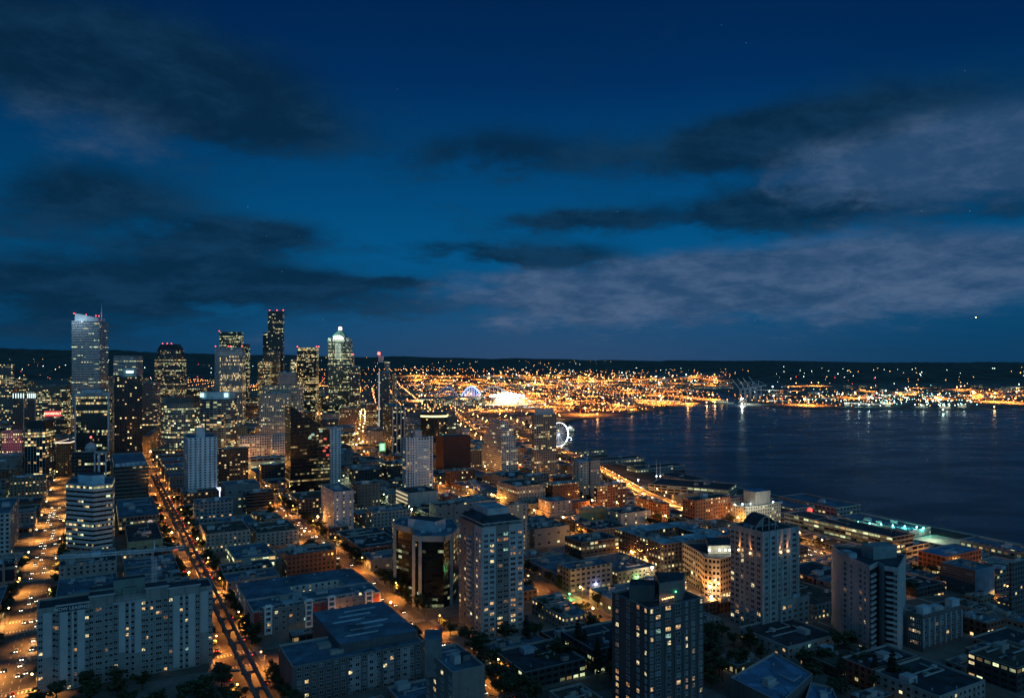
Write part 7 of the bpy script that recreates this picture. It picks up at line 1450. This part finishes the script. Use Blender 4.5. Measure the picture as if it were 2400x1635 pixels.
for px, py, m, c, e, lab in ((1335, 1392, GRN, (.1, 1, .3), 2500, 'green garden lamp lighting leaves beside the low blocks, centre right'), (1495, 1352, GRN, (.3, 1, .3), 1500, 'green garden lamp near the orange curved-corner office'), (1398, 1368, BLU, (.5, .5, 1), 1500, 'blue-white shop lamp beside the low blue roof, centre right'),
                               (965, 1205, WHT, WHC, 9000, 'bright white street lamp near the concrete podium'), (1480, 1312, SOD2, SODC, 12000, 'bright sodium lamp at the foot of the large courtyard condominium'), (1528, 1352, WHT, (1, .8, .5), 9000, 'bright cream lamp at the corner by the orange curved-corner office'), (1664, 1400, WHT, (1, .85, .6), 12000, 'bright cream canopy lamp at the door of the orange curved-corner office'),
                               (1667, 1425, SOD2, SODC, 12000, 'bright sodium lamp on the street right of the charcoal tower'), (1448, 1130, WHT, (1, .85, .6), 9000, 'bright lamp at the far bend of the elevated waterfront highway'), (1496, 1128, WHT, (1, .9, .7), 12000, 'bright star-like lamp by the lit wall of the elevated highway'), (1388, 1183, SOD2, SODC, 12000, 'bright sodium lamp beside the glowing balcony block'),
                               (745, 1224, SOD2, SODC, 9000, 'bright sodium lamp left of the violet-grey apartment block'), (798, 1268, SOD2, SODC, 12000, 'bright sodium lamp at the crossing below the violet-grey block'), (1152, 1168, SOD2, SODC, 12000, 'bright sodium lamp behind the big pale tower, upper side'), (1245, 1234, SOD2, SODC, 12000, 'bright sodium lamp right of the big pale tower'), (1320, 1225, SOD2, (1, .3, .08), 12000, 'bright orange lamp below the salmon block with blank piers')):
    x, y = hit(px, py+12); z = gz(x, y); nm = 'street_lamp' if m in (SOD2, WHT) else 'garden_lamp'; r = empty(nm, (x, y, z), lab, 'street lamp' if nm == 'street_lamp' else 'garden lamp'); h = 9.5 if nm == 'street_lamp' else 3
    b = MB(); b.cyl((x, y, z), .16, .1, h, STEEL, 6); b.obj('pole', r); b = MB(); b.ball((x, y, z+h+.5), .85 if nm == 'street_lamp' else .45, m); b.obj('lamp_head', r); light('lamp_light', (x, y-1.2, z+h), c, e, r)
# ------------------------------------------------------------------ labels of the filler blocks
SH = [(e[4], CX+F*C4(e[1])[0]/C4(e[1])[1], C4(e[1])[1]) for e in REG if e[4]]
byl = {}
for f in FILL:
    best = min(SH, key=lambda s: ((s[1]-f[2])/60)**2+((math.log(s[2]/f[3]))*9)**2); dx = f[2]-best[1]; dy = f[3]/best[2]
    rel = ('before' if dy < 1 else 'behind') if abs(dx) < 40 else ('left of' if dx < 0 else 'right of') if .9 < dy < 1.1 else (('nearer, left of' if dx < 0 else 'nearer, right of') if dy < 1 else ('farther, left of' if dx < 0 else 'farther, right of'))
    byl.setdefault((f[1], rel+' '+best[0]), []).append(f)
ORD = ['nearest', 'second nearest', 'third nearest', 'fourth nearest', 'fifth nearest', 'sixth nearest', 'seventh nearest', 'eighth nearest', 'ninth nearest', 'tenth nearest']
for (d, rel), L_ in byl.items():
    L_.sort(key=lambda f: f[3])
    for i, f in enumerate(L_):
        lab = (d+' '+rel) if len(L_) == 1 else '%s %s %s' % (ORD[min(i, 9)].replace(' nearest', ''), d, rel)
        if len(lab.replace('-', ' ').split()) > 16: lab = lab.replace('farther, ', '').replace('nearer, ', '')
        f[0]['label'] = lab

for o in [o for o in sc.objects if o.parent is None and o.type == 'EMPTY' and o.location.y == -900]:
    for ch in list(o.children): bpy.data.objects.remove(ch)
    bpy.data.objects.remove(o)
